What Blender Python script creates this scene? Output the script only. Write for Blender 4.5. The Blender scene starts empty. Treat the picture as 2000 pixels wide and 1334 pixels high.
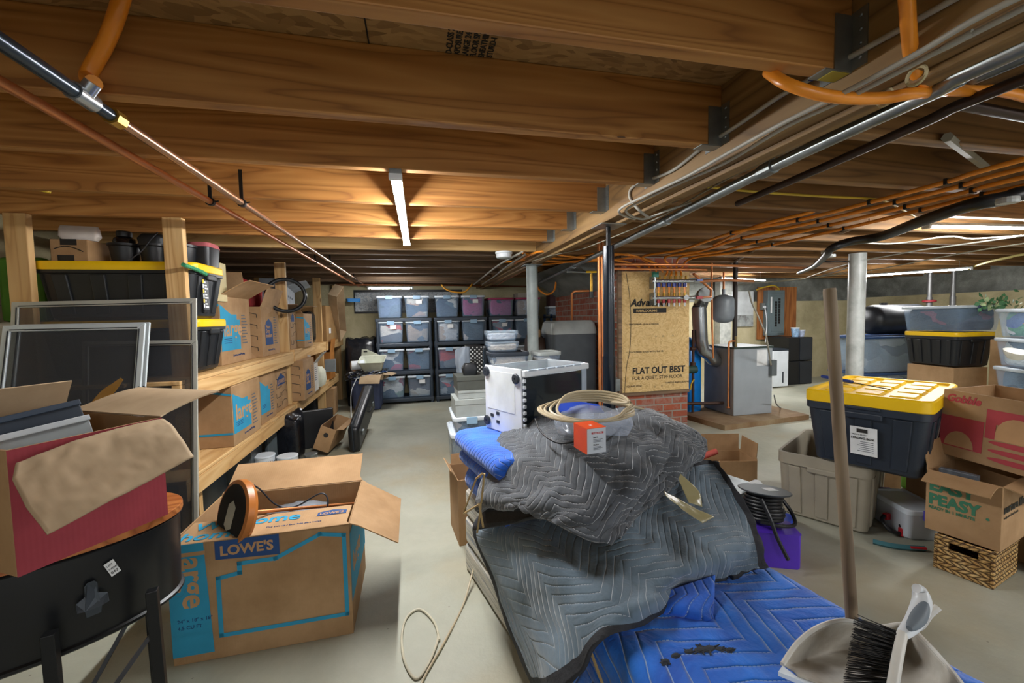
import bpy, bmesh, math, random
from mathutils import Vector, Matrix, Euler, noise
random.seed(11)
PI = math.pi
D = bpy.data
SC = bpy.context.scene
COL = SC.collection

# ---------------------------------------------------------------- camera
CAM_F, CAM_YAW, CAM_PITCH, CAM_ROLL = 813.27, math.radians(12.816), math.radians(3.289), math.radians(1.133)
CAM_P = Vector((0.0, 0.0, 1.22))
_cy, _sy, _cp, _sp = math.cos(CAM_YAW), math.sin(CAM_YAW), math.cos(CAM_PITCH), math.sin(CAM_PITCH)
_w = Vector((_sy*_cp, _cy*_cp, -_sp)); _r0 = Vector((_cy, -_sy, 0)); _d0 = _w.cross(_r0)
_cr, _sr = math.cos(CAM_ROLL), math.sin(CAM_ROLL)
_r = _cr*_r0 + _sr*_d0; _d = -_sr*_r0 + _cr*_d0
cam = D.cameras.new('camera'); cam.sensor_width = 36.0; cam.lens = 36.0*CAM_F/2000.0; cam.clip_start = 0.02
cam_o = D.objects.new('camera', cam); COL.objects.link(cam_o)
cam_o.matrix_world = Matrix(((_r.x, -_d.x, -_w.x, CAM_P.x), (_r.y, -_d.y, -_w.y, CAM_P.y), (_r.z, -_d.z, -_w.z, CAM_P.z), (0, 0, 0, 1)))
SC.camera = cam_o

def W(px, py, x=None, y=None, z=None):
    """the point of the plane x=.., y=.. or z=.. seen at a pixel of the 2000x1334 photograph"""
    q = _w + _r*((px-1000)/CAM_F) + _d*((py-667)/CAM_F)
    if x is not None: t = (x-CAM_P.x)/q.x
    elif y is not None: t = (y-CAM_P.y)/q.y
    else: t = (z-CAM_P.z)/q.z
    return CAM_P + q*t

# ---------------------------------------------------------------- world, view, fill
world = D.worlds.new('world'); SC.world = world; world.use_nodes = True
world.node_tree.nodes['Background'].inputs[0].default_value = (0.93, 0.97, 1.0, 1)
world.node_tree.nodes['Background'].inputs[1].default_value = 0.58
SC.view_settings.view_transform = 'Standard'; SC.view_settings.look = 'None'
SC.view_settings.gamma = 1.0; SC.view_settings.exposure = 0.74
try: SC.view_settings.use_curve_mapping = False
except Exception: pass
LAMP_STRENGTH = 165.0

# ---------------------------------------------------------------- helpers
def tag(o, label=None, cat=None, group=None, kind=None):
    if label: o['label'] = label
    if cat: o['category'] = cat
    if group: o['group'] = group
    if kind: o['kind'] = kind
    return o
def thing(name, label, cat, loc=(0, 0, 0), rz=0.0, group=None, kind=None, rot=None):
    o = D.objects.new(name, None); COL.objects.link(o); o.empty_display_size = .05
    o.location = loc; o.rotation_euler = rot if rot is not None else (0, 0, rz)
    return tag(o, label, cat, group, kind)
def copy_tree(o, parent=None):
    c = o.copy(); COL.objects.link(c); c.parent = parent
    for ch in list(o.children): copy_tree(ch, c)
    return c

class MB:
    def __init__(s): s.v = []; s.f = []; s.m = []; s.uv = None
    def add(s, vs, fs, m=0, M=None):
        n = len(s.v)
        for p in vs:
            p = Vector(p)
            s.v.append(M @ p if M else p)
        for f in fs: s.f.append([i+n for i in f]); s.m.append(m)
        return s
    def box(s, x0, x1, y0, y1, z0, z1, m=0, M=None):
        vs = [(x0,y0,z0),(x1,y0,z0),(x1,y1,z0),(x0,y1,z0),(x0,y0,z1),(x1,y0,z1),(x1,y1,z1),(x0,y1,z1)]
        return s.add(vs, [(0,3,2,1),(4,5,6,7),(0,1,5,4),(1,2,6,5),(2,3,7,6),(3,0,4,7)], m, M)
    def hexa(s, b, t, m=0):
        return s.add(list(b)+list(t), [(3,2,1,0),(4,5,6,7),(0,1,5,4),(1,2,6,5),(2,3,7,6),(3,0,4,7)], m)
    def prism(s, pts, d, m=0):
        """polygon pts pushed along d"""
        n = len(pts); pts = [Vector(p) for p in pts]; d = Vector(d)
        vs = pts+[p+d for p in pts]
        fs = [tuple(range(n))[::-1], tuple(range(n, 2*n))]+[(i, (i+1) % n, (i+1) % n+n, i+n) for i in range(n)]
        return s.add(vs, fs, m)
    def tube(s, pts, r, n=10, m=0, closed=False, r_fn=None):
        pts = [Vector(p) for p in pts]; k = len(pts)
        if k < 2: return s
        up = Vector((0, 0, 1)); base = len(s.v); prev = None
        for i, p in enumerate(pts):
            a = pts[(i-1) % k] if (closed or i > 0) else pts[i]; b = pts[(i+1) % k] if (closed or i < k-1) else pts[i]
            t = (b-a)
            if t.length < 1e-9: t = Vector((1, 0, 0))
            t.normalize()
            if prev is None:
                u = t.cross(up) if abs(t.z) < .95 else t.cross(Vector((1, 0, 0)))
            else:
                u = prev - t*prev.dot(t)
            u.normalize(); w = t.cross(u); prev = u
            rr = r_fn(i/(k-1)) if r_fn else r
            for j in range(n):
                a_ = 2*PI*j/n; s.v.append(p+(u*math.cos(a_)+w*math.sin(a_))*rr)
        for i in range(k if closed else k-1):
            for j in range(n):
                a0 = base+i*n+j; a1 = base+i*n+(j+1) % n; i2 = (i+1) % k
                b0 = base+i2*n+j; b1 = base+i2*n+(j+1) % n
                s.f.append([a0, a1, b1, b0]); s.m.append(m)
        if not closed:
            s.f.append([base+j for j in range(n)][::-1]); s.m.append(m)
            s.f.append([base+(k-1)*n+j for j in range(n)]); s.m.append(m)
        return s
    def cyl(s, a, b, r, r2=None, n=20, m=0):
        r2 = r if r2 is None else r2
        return s.tube([a, b], r, n, m, r_fn=lambda t: r+(r2-r)*t)
    def lathe(s, prof, c=(0, 0, 0), n=28, m=0, M=None, sx=1, sy=1):
        """prof: (radius, z) from bottom to top"""
        c = Vector(c); k = len(prof); vs = []
        for r, z in prof:
            for j in range(n): vs.append(c+Vector((r*sx*math.cos(2*PI*j/n), r*sy*math.sin(2*PI*j/n), z)))
        fs = []
        for i in range(k-1):
            for j in range(n): fs.append((i*n+j, i*n+(j+1) % n, (i+1)*n+(j+1) % n, (i+1)*n+j))
        if prof[0][0] > 1e-6: fs.append(tuple(range(n))[::-1])
        if prof[-1][0] > 1e-6: fs.append(tuple((k-1)*n+j for j in range(n)))
        return s.add(vs, fs, m, M)
    def rrect(s, prof, c=(0, 0), m=0, seg=4, M=None, caps=(True, True)):
        """loft of rounded rectangles: prof = list of (half_x, half_y, corner_radius, z)"""
        vs = []; n = 4*(seg+1)
        for hx, hy, cr, z in prof:
            cr = min(cr, hx*.99, hy*.99)
            for q, (sx, sy) in enumerate(((1, 1), (-1, 1), (-1, -1), (1, -1))):
                for j in range(seg+1):
                    a = PI/2*(q+j/seg)
                    vs.append((c[0]+sx*(hx-cr)+cr*math.cos(a), c[1]+sy*(hy-cr)+cr*math.sin(a), z))
        fs = []
        for i in range(len(prof)-1):
            for j in range(n): fs.append((i*n+j, i*n+(j+1) % n, (i+1)*n+(j+1) % n, (i+1)*n+j))
        if caps[0]: fs.append(tuple(range(n))[::-1])
        if caps[1]: fs.append(tuple((len(prof)-1)*n+j for j in range(n)))
        return s.add(vs, fs, m, M)
    def build(s, name, mats, parent=None, bevel=0, smooth=None, seg=2, loc=None, rz=None, weld=False):
        me = D.meshes.new(name); me.from_pydata([tuple(p) for p in s.v], [], s.f)
        if not isinstance(mats, (list, tuple)): mats = [mats]
        for mt in mats: me.materials.append(mt)
        if len(mats) > 1: me.polygons.foreach_set('material_index', s.m)
        bm = bmesh.new(); bm.from_mesh(me)
        if weld: bmesh.ops.remove_doubles(bm, verts=bm.verts, dist=1e-5)
        bmesh.ops.recalc_face_normals(bm, faces=bm.faces)
        bm.to_mesh(me); bm.free(); me.update()
        o = D.objects.new(name, me); COL.objects.link(o)
        if parent is not None: o.parent = parent
        if loc is not None: o.location = loc
        if rz is not None: o.rotation_euler = (0, 0, rz)
        if bevel:
            b = o.modifiers.new('bevel', 'BEVEL'); b.width = bevel; b.segments = seg; b.limit_method = 'ANGLE'; b.angle_limit = .6
        if smooth is not None and smooth is not False:
            me.shade_smooth()
            ang = smooth if isinstance(smooth, float) else .7
            try: me.set_sharp_from_angle(angle=ang)
            except Exception: pass
        return o
def bend(pts, n=8, closed=False):
    """Catmull-Rom curve through pts"""
    P = [Vector(p) for p in pts]; out = []; k = len(P)
    rng = range(k) if closed else range(k-1)
    for i in rng:
        if closed: a, b, c, d = P[(i-1) % k], P[i], P[(i+1) % k], P[(i+2) % k]
        else: a, b, c, d = P[max(i-1, 0)], P[i], P[i+1], P[min(i+2, k-1)]
        for j in range(n):
            t = j/n
            out.append(.5*((2*b)+(c-a)*t+(2*a-5*b+4*c-d)*t*t+(3*b-a-3*c+d)*t**3))
    if not closed: out.append(P[-1])
    return out
def polyline(pts, n):
    P = [Vector(p) for p in pts]; return [P[i].lerp(P[i+1], j/n) for i in range(len(P)-1) for j in range(n)]+[P[-1]]
def surf(name, rows, mat, parent=None, nu=8, nv=8, thick=.01, wr=0.0, wrs=9, smooth=True, uvs=None, seed=0, edge_mat=None, edge_w=0.0, straight=False):
    """a cloth or film through a grid of 3D points; uv in metres"""
    fn = polyline if straight else bend
    rr = [fn(r, nu) for r in rows]
    cols = [fn([r[i] for r in rr], nv) for i in range(len(rr[0]))]
    nx, ny = len(cols), len(cols[0])
    V = [[Vector(cols[i][j]) for j in range(ny)] for i in range(nx)]
    # arc lengths
    U = [0.0]
    for i in range(1, nx): U.append(U[-1]+sum((V[i][j]-V[i-1][j]).length for j in range(ny))/ny)
    T = [0.0]
    for j in range(1, ny): T.append(T[-1]+sum((V[i][j]-V[i][j-1]).length for i in range(nx))/nx)
    vs = []
    for i in range(nx):
        for j in range(ny):
            p = V[i][j]
            if wr:
                a = V[min(i+1, nx-1)][j]-V[max(i-1, 0)][j]; b = V[i][min(j+1, ny-1)]-V[i][max(j-1, 0)]
                nrm = a.cross(b)
                if nrm.length > 1e-9: nrm.normalize()
                q = Vector((U[i]*wrs, T[j]*wrs*.7, seed))
                h = noise.noise(q)*.6+abs(noise.noise(q*2.1+Vector((3, 1, 7))))*.6+noise.noise(q*4.3)*.18
                p = p+nrm*h*wr
            vs.append(p)
    fs = [(i*ny+j, (i+1)*ny+j, (i+1)*ny+j+1, i*ny+j+1) for i in range(nx-1) for j in range(ny-1)]
    me = D.meshes.new(name); me.from_pydata([tuple(p) for p in vs], [], fs)
    me.materials.append(mat)
    if edge_mat: me.materials.append(edge_mat)
    uvl = me.uv_layers.new(name='UVMap')
    for po in me.polygons:
        for li in po.loop_indices:
            vi = me.loops[li].vertex_index; i, j = divmod(vi, ny)
            uvl.data[li].uv = (U[i], T[j])
        if edge_mat:
            i, j = divmod(me.loops[po.loop_indices[0]].vertex_index, ny)
            if min(U[i], U[-1]-U[min(i+1, nx-1)]) < edge_w or min(T[j], T[-1]-T[min(j+1, ny-1)]) < edge_w: po.material_index = 1
    me.update(); me.shade_smooth()
    o = D.objects.new(name, me); COL.objects.link(o)
    if parent is not None: o.parent = parent
    if thick:
        s = o.modifiers.new('thickness', 'SOLIDIFY'); s.thickness = thick; s.offset = -1
    return o

# ---------------------------------------------------------------- materials
def lin(c):
    if isinstance(c, str):
        c = c.lstrip('#'); c = tuple(int(c[i:i+2], 16)/255 for i in (0, 2, 4))
    return tuple((x/12.92 if x <= .04045 else ((x+.055)/1.055)**2.4) for x in c)+(1.0,)
_M = {}
class NT:
    def __init__(s, name):
        s.mat = D.materials.new(name); s.mat.use_nodes = True; s.t = s.mat.node_tree; s.b = s.t.nodes['Principled BSDF']
    def n(s, typ, **kw):
        x = s.t.nodes.new(typ)
        for k, v in kw.items():
            if k.startswith('i_'):
                key = k[2:]; key = int(key) if key.isdigit() else key.replace('_', ' ')
                if isinstance(v, bpy.types.NodeSocket): s.t.links.new(v, x.inputs[key])
                else: x.inputs[key].default_value = v
            else: setattr(x, k, v)
        return x
    def link(s, a, b): s.t.links.new(a, b)
    def coord(s, kind='Object', scale=(1, 1, 1), rot=(0, 0, 0), loc=(0, 0, 0)):
        c = s.n('ShaderNodeTexCoord'); m = s.n('ShaderNodeMapping'); s.link(c.outputs[kind], m.inputs[0])
        m.inputs['Scale'].default_value = scale; m.inputs['Rotation'].default_value = rot; m.inputs['Location'].default_value = loc
        return m.outputs[0]
    def math(s, op, a, b=None, c=None, clamp=False):
        x = s.n('ShaderNodeMath', operation=op, use_clamp=clamp)
        for i, v in enumerate((a, b, c)):
            if v is None: continue
            if isinstance(v, bpy.types.NodeSocket): s.link(v, x.inputs[i])
            else: x.inputs[i].default_value = v
        return x.outputs[0]
    def noise(s, vec, scale=5, detail=4, rough=.55, dist=0):
        x = s.n('ShaderNodeTexNoise'); s.link(vec, x.inputs['Vector']); x.inputs['Scale'].default_value = scale
        x.inputs['Detail'].default_value = detail; x.inputs['Roughness'].default_value = rough; x.inputs['Distortion'].default_value = dist
        return x.outputs[0]
    def ramp(s, fac, stops, interp='LINEAR'):
        x = s.n('ShaderNodeValToRGB'); s.link(fac, x.inputs[0]); cr = x.color_ramp; cr.interpolation = interp
        while len(cr.elements) < len(stops): cr.elements.new(.5)
        for e, (p, c) in zip(cr.elements, stops):
            e.position = p; e.color = lin(c) if not (isinstance(c, tuple) and len(c) == 4) else c
        return x.outputs[0]
    def mix(s, fac, a, b, blend='MIX'):
        x = s.n('ShaderNodeMix', data_type='RGBA', blend_type=blend)
        for sock, v in ((x.inputs[0], fac), (x.inputs[6], a), (x.inputs[7], b)):
            if isinstance(v, bpy.types.NodeSocket): s.link(v, sock)
            elif isinstance(v, (int, float)): sock.default_value = v
            else: sock.default_value = lin(v) if not (isinstance(v, tuple) and len(v) == 4) else v
        return x.outputs[2]
    def bump(s, h, strength=.3, dist=.01):
        x = s.n('ShaderNodeBump'); x.inputs['Strength'].default_value = strength; x.inputs['Distance'].default_value = dist
        s.link(h, x.inputs['Height']); s.link(x.outputs[0], s.b.inputs['Normal'])
    def col(s, c): 
        if isinstance(c, bpy.types.NodeSocket): s.link(c, s.b.inputs['Base Color'])
        else: s.b.inputs['Base Color'].default_value = lin(c)
    def set(s, rough=.5, metal=0, **kw):
        s.b.inputs['Roughness'].default_value = rough; s.b.inputs['Metallic'].default_value = metal
        for k, v in kw.items(): s.b.inputs[k.replace('_', ' ')].default_value = v
        return s.mat
def plain(name, c, rough=.5, metal=0, var=.12, scale=6, bump=0, bscale=60, alpha=None, **kw):
    if name in _M: return _M[name]
    t = NT(name); v = t.coord()
    n = t.noise(v, scale, 4)
    c1 = lin(c); lo = tuple(x*(1-var*1.6) for x in c1[:3])+(1,); hi = tuple(min(1, x*(1+var)) for x in c1[:3])+(1,)
    t.col(t.ramp(n, [(.3, lo), (.7, hi)]))
    if bump: t.bump(t.noise(v, bscale, 3), bump, .004)
    m = t.set(rough, metal, **kw)
    if alpha is not None: t.b.inputs['Alpha'].default_value = alpha
    _M[name] = m; return m
def clear(name, c, alpha=.35, rough=.15):
    if name in _M: return _M[name]
    t = NT(name); v = t.coord(); n = t.noise(v, 3, 3)
    t.col(c); t.set(rough, 0)
    t.link(t.math('MULTIPLY_ADD', n, .25, alpha-.12), t.b.inputs['Alpha'])
    _M[name] = t.mat; return t.mat
def emit(name, c, s):
    t = NT(name); t.col(c); t.b.inputs['Emission Color'].default_value = lin(c); t.b.inputs['Emission Strength'].default_value = s
    _M[name] = t.mat; return t.mat
def woodm(name, light, mid, dark, axis=0, ring=11, rough=.62, knots=True, stain=.35):
    if name in _M: return _M[name]
    t = NT(name)
    oi = t.n('ShaderNodeObjectInfo'); tc = t.n('ShaderNodeTexCoord')
    off = t.n('ShaderNodeVectorMath', operation='ADD'); t.link(tc.outputs['Object'], off.inputs[0])
    cmb = t.n('ShaderNodeCombineXYZ'); 
    for i in range(3): t.link(t.math('MULTIPLY', oi.outputs['Random'], (17., 9., 5.)[i]), cmb.inputs[i])
    t.link(cmb.outputs[0], off.inputs[1])
    sc = [7.5, 7.5, 7.5]; sc[axis] = .38
    mp = t.n('ShaderNodeMapping'); mp.inputs['Scale'].default_value = sc; t.link(off.outputs[0], mp.inputs[0])
    f = t.noise(mp.outputs[0], 1.0, 2, .5, .3)
    # knots bend the rings
    ksc = [2.6, 2.6, 2.6]; ksc[axis] = 1.5
    mk = t.n('ShaderNodeMapping'); mk.inputs['Scale'].default_value = ksc; t.link(off.outputs[0], mk.inputs[0])
    vo = t.n('ShaderNodeTexVoronoi'); t.link(mk.outputs[0], vo.inputs['Vector']); vo.inputs['Scale'].default_value = 1.0
    kd = t.math('SUBTRACT', 1.0, t.math('MULTIPLY', vo.outputs['Distance'], 6.5), clamp=True)
    kd = t.math('POWER', kd, 2.0)
    g = t.math('ADD', t.math('MULTIPLY', f, ring), t.math('MULTIPLY', kd, 2.2 if knots else 0))
    fr = t.math('FRACT', g)
    sc2 = [60, 60, 60]; sc2[axis] = 2.0
    m2 = t.n('ShaderNodeMapping'); m2.inputs['Scale'].default_value = sc2; t.link(off.outputs[0], m2.inputs[0])
    fine = t.noise(m2.outputs[0], 1.0, 3, .6)
    base = t.ramp(fr, [(0, mid), (.5, light), (.8, mid), (.93, tuple((a+b)/2 for a, b in zip(lin(mid), lin(dark)))), (1, mid)])
    big = t.noise(off.outputs[0], 1.6, 4, .6)
    c = t.mix(t.math('MULTIPLY', fine, .34), base, dark)
    c = t.mix(t.math('MULTIPLY', t.math('SUBTRACT', big, .42, clamp=True), stain*2.2, clamp=True), c, dark)
    if knots:
        kk = t.math('GREATER_THAN', kd, .5)
        c = t.mix(t.math('MULTIPLY', kk, .75), c, tuple(x*.22 for x in lin(dark)[:3])+(1,))
    t.col(c); t.bump(t.math('ADD', fine, fr), .12, .004)
    _M[name] = t.set(rough); return t.mat
def cardboard(name='cardboard', c='#b5926a', d='#93714b', flute=True):
    if name in _M: return _M[name]
    t = NT(name); v = t.coord(); n = t.noise(v, 4, 5, .6); f = t.noise(v, 90, 3)
    base = t.ramp(n, [(.3, d), (.62, c)]); c2 = t.mix(t.math('MULTIPLY', f, .22), base, d)
    t.col(c2)
    w = t.n('ShaderNodeTexWave', wave_type='BANDS', bands_direction='X'); t.link(v, w.inputs['Vector']); w.inputs['Scale'].default_value = 34
    t.bump(t.math('ADD', t.math('MULTIPLY', w.outputs['Fac'], .10 if flute else 0), t.math('MULTIPLY', n, .8)), .25, .004)
    _M[name] = t.set(.82); return t.mat
def quilt(name, c, dark, thread, pitch=.052, zig=.3, ang=.78, rough=.8, sheen=.3, spot=None, bs=.6):
    if name in _M: return _M[name]
    t = NT(name); tc = t.n('ShaderNodeTexCoord')
    wn = t.n('ShaderNodeTexNoise'); t.link(tc.outputs['UV'], wn.inputs['Vector']); wn.inputs['Scale'].default_value = 6
    mp = t.n('ShaderNodeMapping'); t.link(tc.outputs['UV'], mp.inputs[0]); mp.inputs['Rotation'].default_value = (0, 0, ang)
    sp = t.n('ShaderNodeSeparateXYZ'); t.link(mp.outputs[0], sp.inputs[0])
    u, v_ = sp.outputs[0], sp.outputs[1]
    wob = t.math('MULTIPLY', wn.outputs[0], .012)
    tri = t.math('PINGPONG', u, zig/2)
    f = t.math('ADD', t.math('ADD', v_, tri), wob)
    q = t.math('FRACT', t.math('DIVIDE', f, pitch))
    dist = t.math('ABSOLUTE', t.math('SUBTRACT', q, .5))       # .5 at the stitch
    puff = t.math('SUBTRACT', 1.0, t.math('POWER', t.math('MULTIPLY', dist, 2.0), 7.0))
    dash = t.math('GREATER_THAN', t.math('FRACT', t.math('MULTIPLY', t.math('ADD', u, v_), 75.0)), .32)
    st = t.math('MULTIPLY', t.math('GREATER_THAN', dist, .468), dash)
    fuzz = t.noise(tc.outputs['UV'], 38, 5, .65); crs = t.noise(tc.outputs['UV'], 9, 4, .6, .6)
    base = t.ramp(crs, [(.3, dark), (.68, c)])
    base = t.mix(t.math('MULTIPLY', fuzz, .25), base, dark)
    if spot:
        pass
    t.col(t.mix(t.math('MULTIPLY', st, .75), base, thread))
    h = t.math('ADD', t.math('MULTIPLY', puff, 1.0), t.math('ADD', t.math('MULTIPLY', fuzz, .25), t.math('MULTIPLY', crs, 1.6)))
    t.bump(h, bs, .012)
    t.b.inputs['Sheen Weight'].default_value = sheen
    _M[name] = t.set(rough); return t.mat
def clothes(name, cols, seed=0, scale=5):
    if name in _M: return _M[name]
    t = NT(name); v = t.coord('Object', (1, 1, 1.7), loc=(seed*3.1, seed*1.7, seed))
    nn = t.n('ShaderNodeTexNoise'); t.link(v, nn.inputs['Vector']); nn.inputs['Scale'].default_value = 4; nn.inputs['Detail'].default_value = 3
    mx = t.n('ShaderNodeMix', data_type='VECTOR'); mx.inputs[0].default_value = .22; t.link(v, mx.inputs[4]); t.link(nn.outputs['Color'], mx.inputs[5])
    vo = t.n('ShaderNodeTexVoronoi'); t.link(mx.outputs[1], vo.inputs['Vector']); vo.inputs['Scale'].default_value = scale
    bw = t.n('ShaderNodeSeparateColor'); t.link(vo.outputs['Color'], bw.inputs[0])
    k = len(cols); st = [(i/k, cc) for i, cc in enumerate(cols)]
    c = t.ramp(bw.outputs[0], st, 'CONSTANT')
    fz = t.noise(v, 22, 4, .6, 1.2); t.col(t.mix(t.math('MULTIPLY', fz, .12), c, '#202530')); t.bump(t.math('ADD', fz, vo.outputs['Distance']), .8, .03)
    _M[name] = t.set(.85); return t.mat

M_joist = woodm('new_joist_wood', '#c8914f', '#b27a3c', '#6f4420', 0, 15, stain=.3)
M_jend = woodm('stud_wood', '#e0bd86', '#cfa76e', '#a67a48', 2, 9, stain=.15)
M_shelfwood = woodm('shelf_board_wood', '#e3bf87', '#d2a76d', '#a87c49', 1, 9, stain=.2)
M_old = woodm('old_joist_wood', '#93765a', '#796046', '#45362a', 0, 9, stain=.6, knots=False)
M_beam = woodm('old_beam_wood', '#a1804f', '#87673d', '#4c3820', 1, 9, stain=.6)
M_galv = plain('galvanised_steel', '#9aa0a0', .38, .8, .2, 9)
M_copper = plain('copper', '#dd8f58', .36, .65, .15, 5)
M_black = plain('black_plastic', '#1b1d20', .4, 0, .15)
M_charcoal = plain('charcoal_plastic', '#2b333d', .42, 0, .12)
M_steelblk = plain('black_steel', '#17191b', .35, .3, .15)
M_white = plain('white_plastic', '#dfe5ea', .35, 0, .06)
M_pex = plain('orange_pex', '#f7992e', .3, 0, .08)
M_card = cardboard('cardboard')
M_card2 = cardboard('cardboard_inside', '#a5804f', '#84623b')
M_cardp = cardboard('cardboard_pale', '#bda585', '#9f8768', flute=False)

def text(body, size, loc, parent, mat, rot=(PI/2, 0, 0), name='lettering', bold=.0, align='LEFT', sx=1.0, shear=0, space=1.0, ext=.0004, label=None):
    cu = D.curves.new(name, 'FONT'); cu.body = body; cu.size = size; cu.align_x = align; cu.extrude = ext; cu.offset = bold*size
    cu.shear = shear; cu.space_character = space; cu.resolution_u = 3
    tmp = D.objects.new(name+'_outline', cu); me = D.meshes.new_from_object(tmp); D.objects.remove(tmp); D.curves.remove(cu)
    me.materials.clear(); me.materials.append(mat)
    o = D.objects.new(name, me); COL.objects.link(o); o.location = loc; o.rotation_euler = rot; o.scale = (sx, 1, 1)
    if parent is not None: o.parent = parent
    if label: o['label'] = label
    return o
def struct(name, mb, mats, label=None, **kw):
    o = mb.build(name, mats, **kw); return tag(o, label, None, None, 'structure')
# ================================================================ the room
ZJ = 1.765     # underside of the new joists
XW = -2.2      # left wall
def concrete(name, a, b, c, scale=1.2, bump=.15, rough=.75, stain=None):
    t = NT(name); v = t.coord(); n = t.noise(v, scale, 8, .6, .3); n2 = t.noise(v, scale*14, 5, .7)
    col = t.ramp(n, [(.28, a), (.5, b), (.72, c)])
    col = t.mix(t.math('MULTIPLY', n2, .38), col, a)
    if stain:
        s = t.noise(t.coord('Object', (1, 1, 1), loc=(4, 2, 0)), .8, 5, .6)
        col = t.mix(t.math('MULTIPLY', t.math('SUBTRACT', s, .52, clamp=True), 3.2, clamp=True), col, stain)
    sp = t.n('ShaderNodeTexVoronoi'); t.link(v, sp.inputs['Vector']); sp.inputs['Scale'].default_value = 9
    spot = t.math('LESS_THAN', sp.outputs['Distance'], .035); col = t.mix(t.math('MULTIPLY', spot, .5), col, '#4d4840')
    t.col(col); t.bump(t.math('ADD', n2, n), bump, .02); return t.set(rough)
M_floor = concrete('floor_concrete', '#8b8c7d', '#acac9b', '#c1c1b0', 1.1, .14, .55, '#a9946a')
M_wall = concrete('painted_block', '#958b6a', '#bdb28c', '#d6ccaa', 1.6, .5, .85)
M_wall_up = concrete('dark_rubble', '#666861', '#8f928b', '#b8bbb3', 3.5, .9, .9)
def osb(name, a, b, c, sc=1.0):
    t = NT(name); v = t.coord()
    nn = t.n('ShaderNodeTexNoise'); t.link(v, nn.inputs['Vector']); nn.inputs['Scale'].default_value = 3*sc; nn.inputs['Detail'].default_value = 2
    mx = t.n('ShaderNodeMix', data_type='VECTOR'); mx.inputs[0].default_value = .22; t.link(v, mx.inputs[4]); t.link(nn.outputs['Color'], mx.inputs[5])
    m = t.n('ShaderNodeMapping'); t.link(mx.outputs[1], m.inputs[0]); m.inputs['Scale'].default_value = (26*sc, 80*sc, 50*sc); m.inputs['Rotation'].default_value = (.3, .2, .5)
    vo = t.n('ShaderNodeTexVoronoi'); t.link(m.outputs[0], vo.inputs['Vector']); vo.inputs['Scale'].default_value = 1
    s = t.n('ShaderNodeSeparateColor'); t.link(vo.outputs['Color'], s.inputs[0])
    col = t.ramp(s.outputs[0], [(0, a), (.35, b), (.8, c), (1, a)]); n = t.noise(v, 2, 5)
    t.col(t.mix(t.math('MULTIPLY', n, .5), col, b)); t.bump(s.outputs[1], .25, .004); return t.set(.7)
M_osb = osb('subfloor_osb', '#7c5b34', '#a07b4b', '#b9935e')
M_osbw = osb('panel_osb', '#c29c60', '#d8b578', '#e3c58c', 1.7)
def brickm(name, bw=.21, bh=.072, axis='X'):
    t = NT(name); tc = t.n('ShaderNodeTexCoord'); s = t.n('ShaderNodeSeparateXYZ'); t.link(tc.outputs['Object'], s.inputs[0])
    c = t.n('ShaderNodeCombineXYZ'); t.link(t.math('ADD', s.outputs[0], s.outputs[1]), c.inputs[0]); t.link(s.outputs[2], c.inputs[1])
    b = t.n('ShaderNodeTexBrick'); t.link(c.outputs[0], b.inputs['Vector']); b.inputs['Scale'].default_value = 1
    b.inputs['Color1'].default_value = lin('#a8573c'); b.inputs['Color2'].default_value = lin('#8a4a38'); b.inputs['Mortar'].default_value = lin('#9a8f84')
    b.inputs['Mortar Size'].default_value = .008; b.inputs['Brick Width'].default_value = bw; b.inputs['Row Height'].default_value = bh; b.inputs['Mortar Smooth'].default_value = .3
    n = t.noise(tc.outputs['Object'], 9, 6, .7); t.col(t.mix(t.math('MULTIPLY', t.math('SUBTRACT', n, .45, clamp=True), 2.4, clamp=True), b.outputs[0], '#a39a90'))
    t.bump(t.math('ADD', t.math('MULTIPLY', b.outputs[1], -1.0), n), .6, .012); return t.set(.85)
M_brick = brickm('chimney_brick')
struct('floor', MB().box(XW-.2, 9.2, -3.2, 7.4, -.1, 0), M_floor, 'pale trowelled concrete basement floor')
struct('wall_left', MB().box(XW-.2, XW, -3.2, 7.2, 0, 2.05), M_wall, 'concrete wall behind the wooden shelving')
struct('wall_back', MB().box(XW, 2.6, 6.95, 7.2, 0, 2.05), M_wall, 'tan painted concrete wall behind the plastic shelf units')
struct('wall_back_2', MB().box(2.6, 9.0, 6.3, 7.2, 0, 1.42), M_wall, 'tan concrete wall behind the boiler and the breaker panel')
struct('wall_back_3', MB().box(2.6, 9.0, 6.42, 7.2, 1.42, 2.05), M_wall_up, 'rough dark stone course above the concrete ledge')
struct('wall_right', MB().box(8.4, 9.0, 0, 6.3, 0, 1.47), M_wall, 'tan concrete wall behind the stacked clear totes')
struct('wall_right_2', MB().box(8.55, 9.0, 0, 6.42, 1.47, 2.05), M_wall_up, 'rough dark stone course at the top of the right wall')
struct('ceiling', MB().box(XW, 1.0, -3, 3.46, 1.955, 1.98), M_osb, 'strand board subfloor above the new joists')
def planks(name):
    t = NT(name); v = t.coord(); s = t.n('ShaderNodeSeparateXYZ'); t.link(v, s.inputs[0])
    q = t.math('MULTIPLY', s.outputs[0], 6.5); fl = t.math('FLOOR', q); fr = t.math('FRACT', q)
    wn = t.n('ShaderNodeTexWhiteNoise', noise_dimensions='1D'); t.link(fl, wn.inputs['W'])
    n = t.noise(t.coord('Object', (14, .8, 14)), 1.5, 4, .6)
    c = t.ramp(n, [(.3, '#5a3f24'), (.7, '#a8814f')]); c = t.mix(t.math('MULTIPLY', wn.outputs[0], .5), c, '#4a3320')
    c = t.mix(t.math('LESS_THAN', fr, .04), c, '#15100a'); t.col(c); return t.set(.8)
M_plank = planks('old_ceiling_planks')
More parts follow.
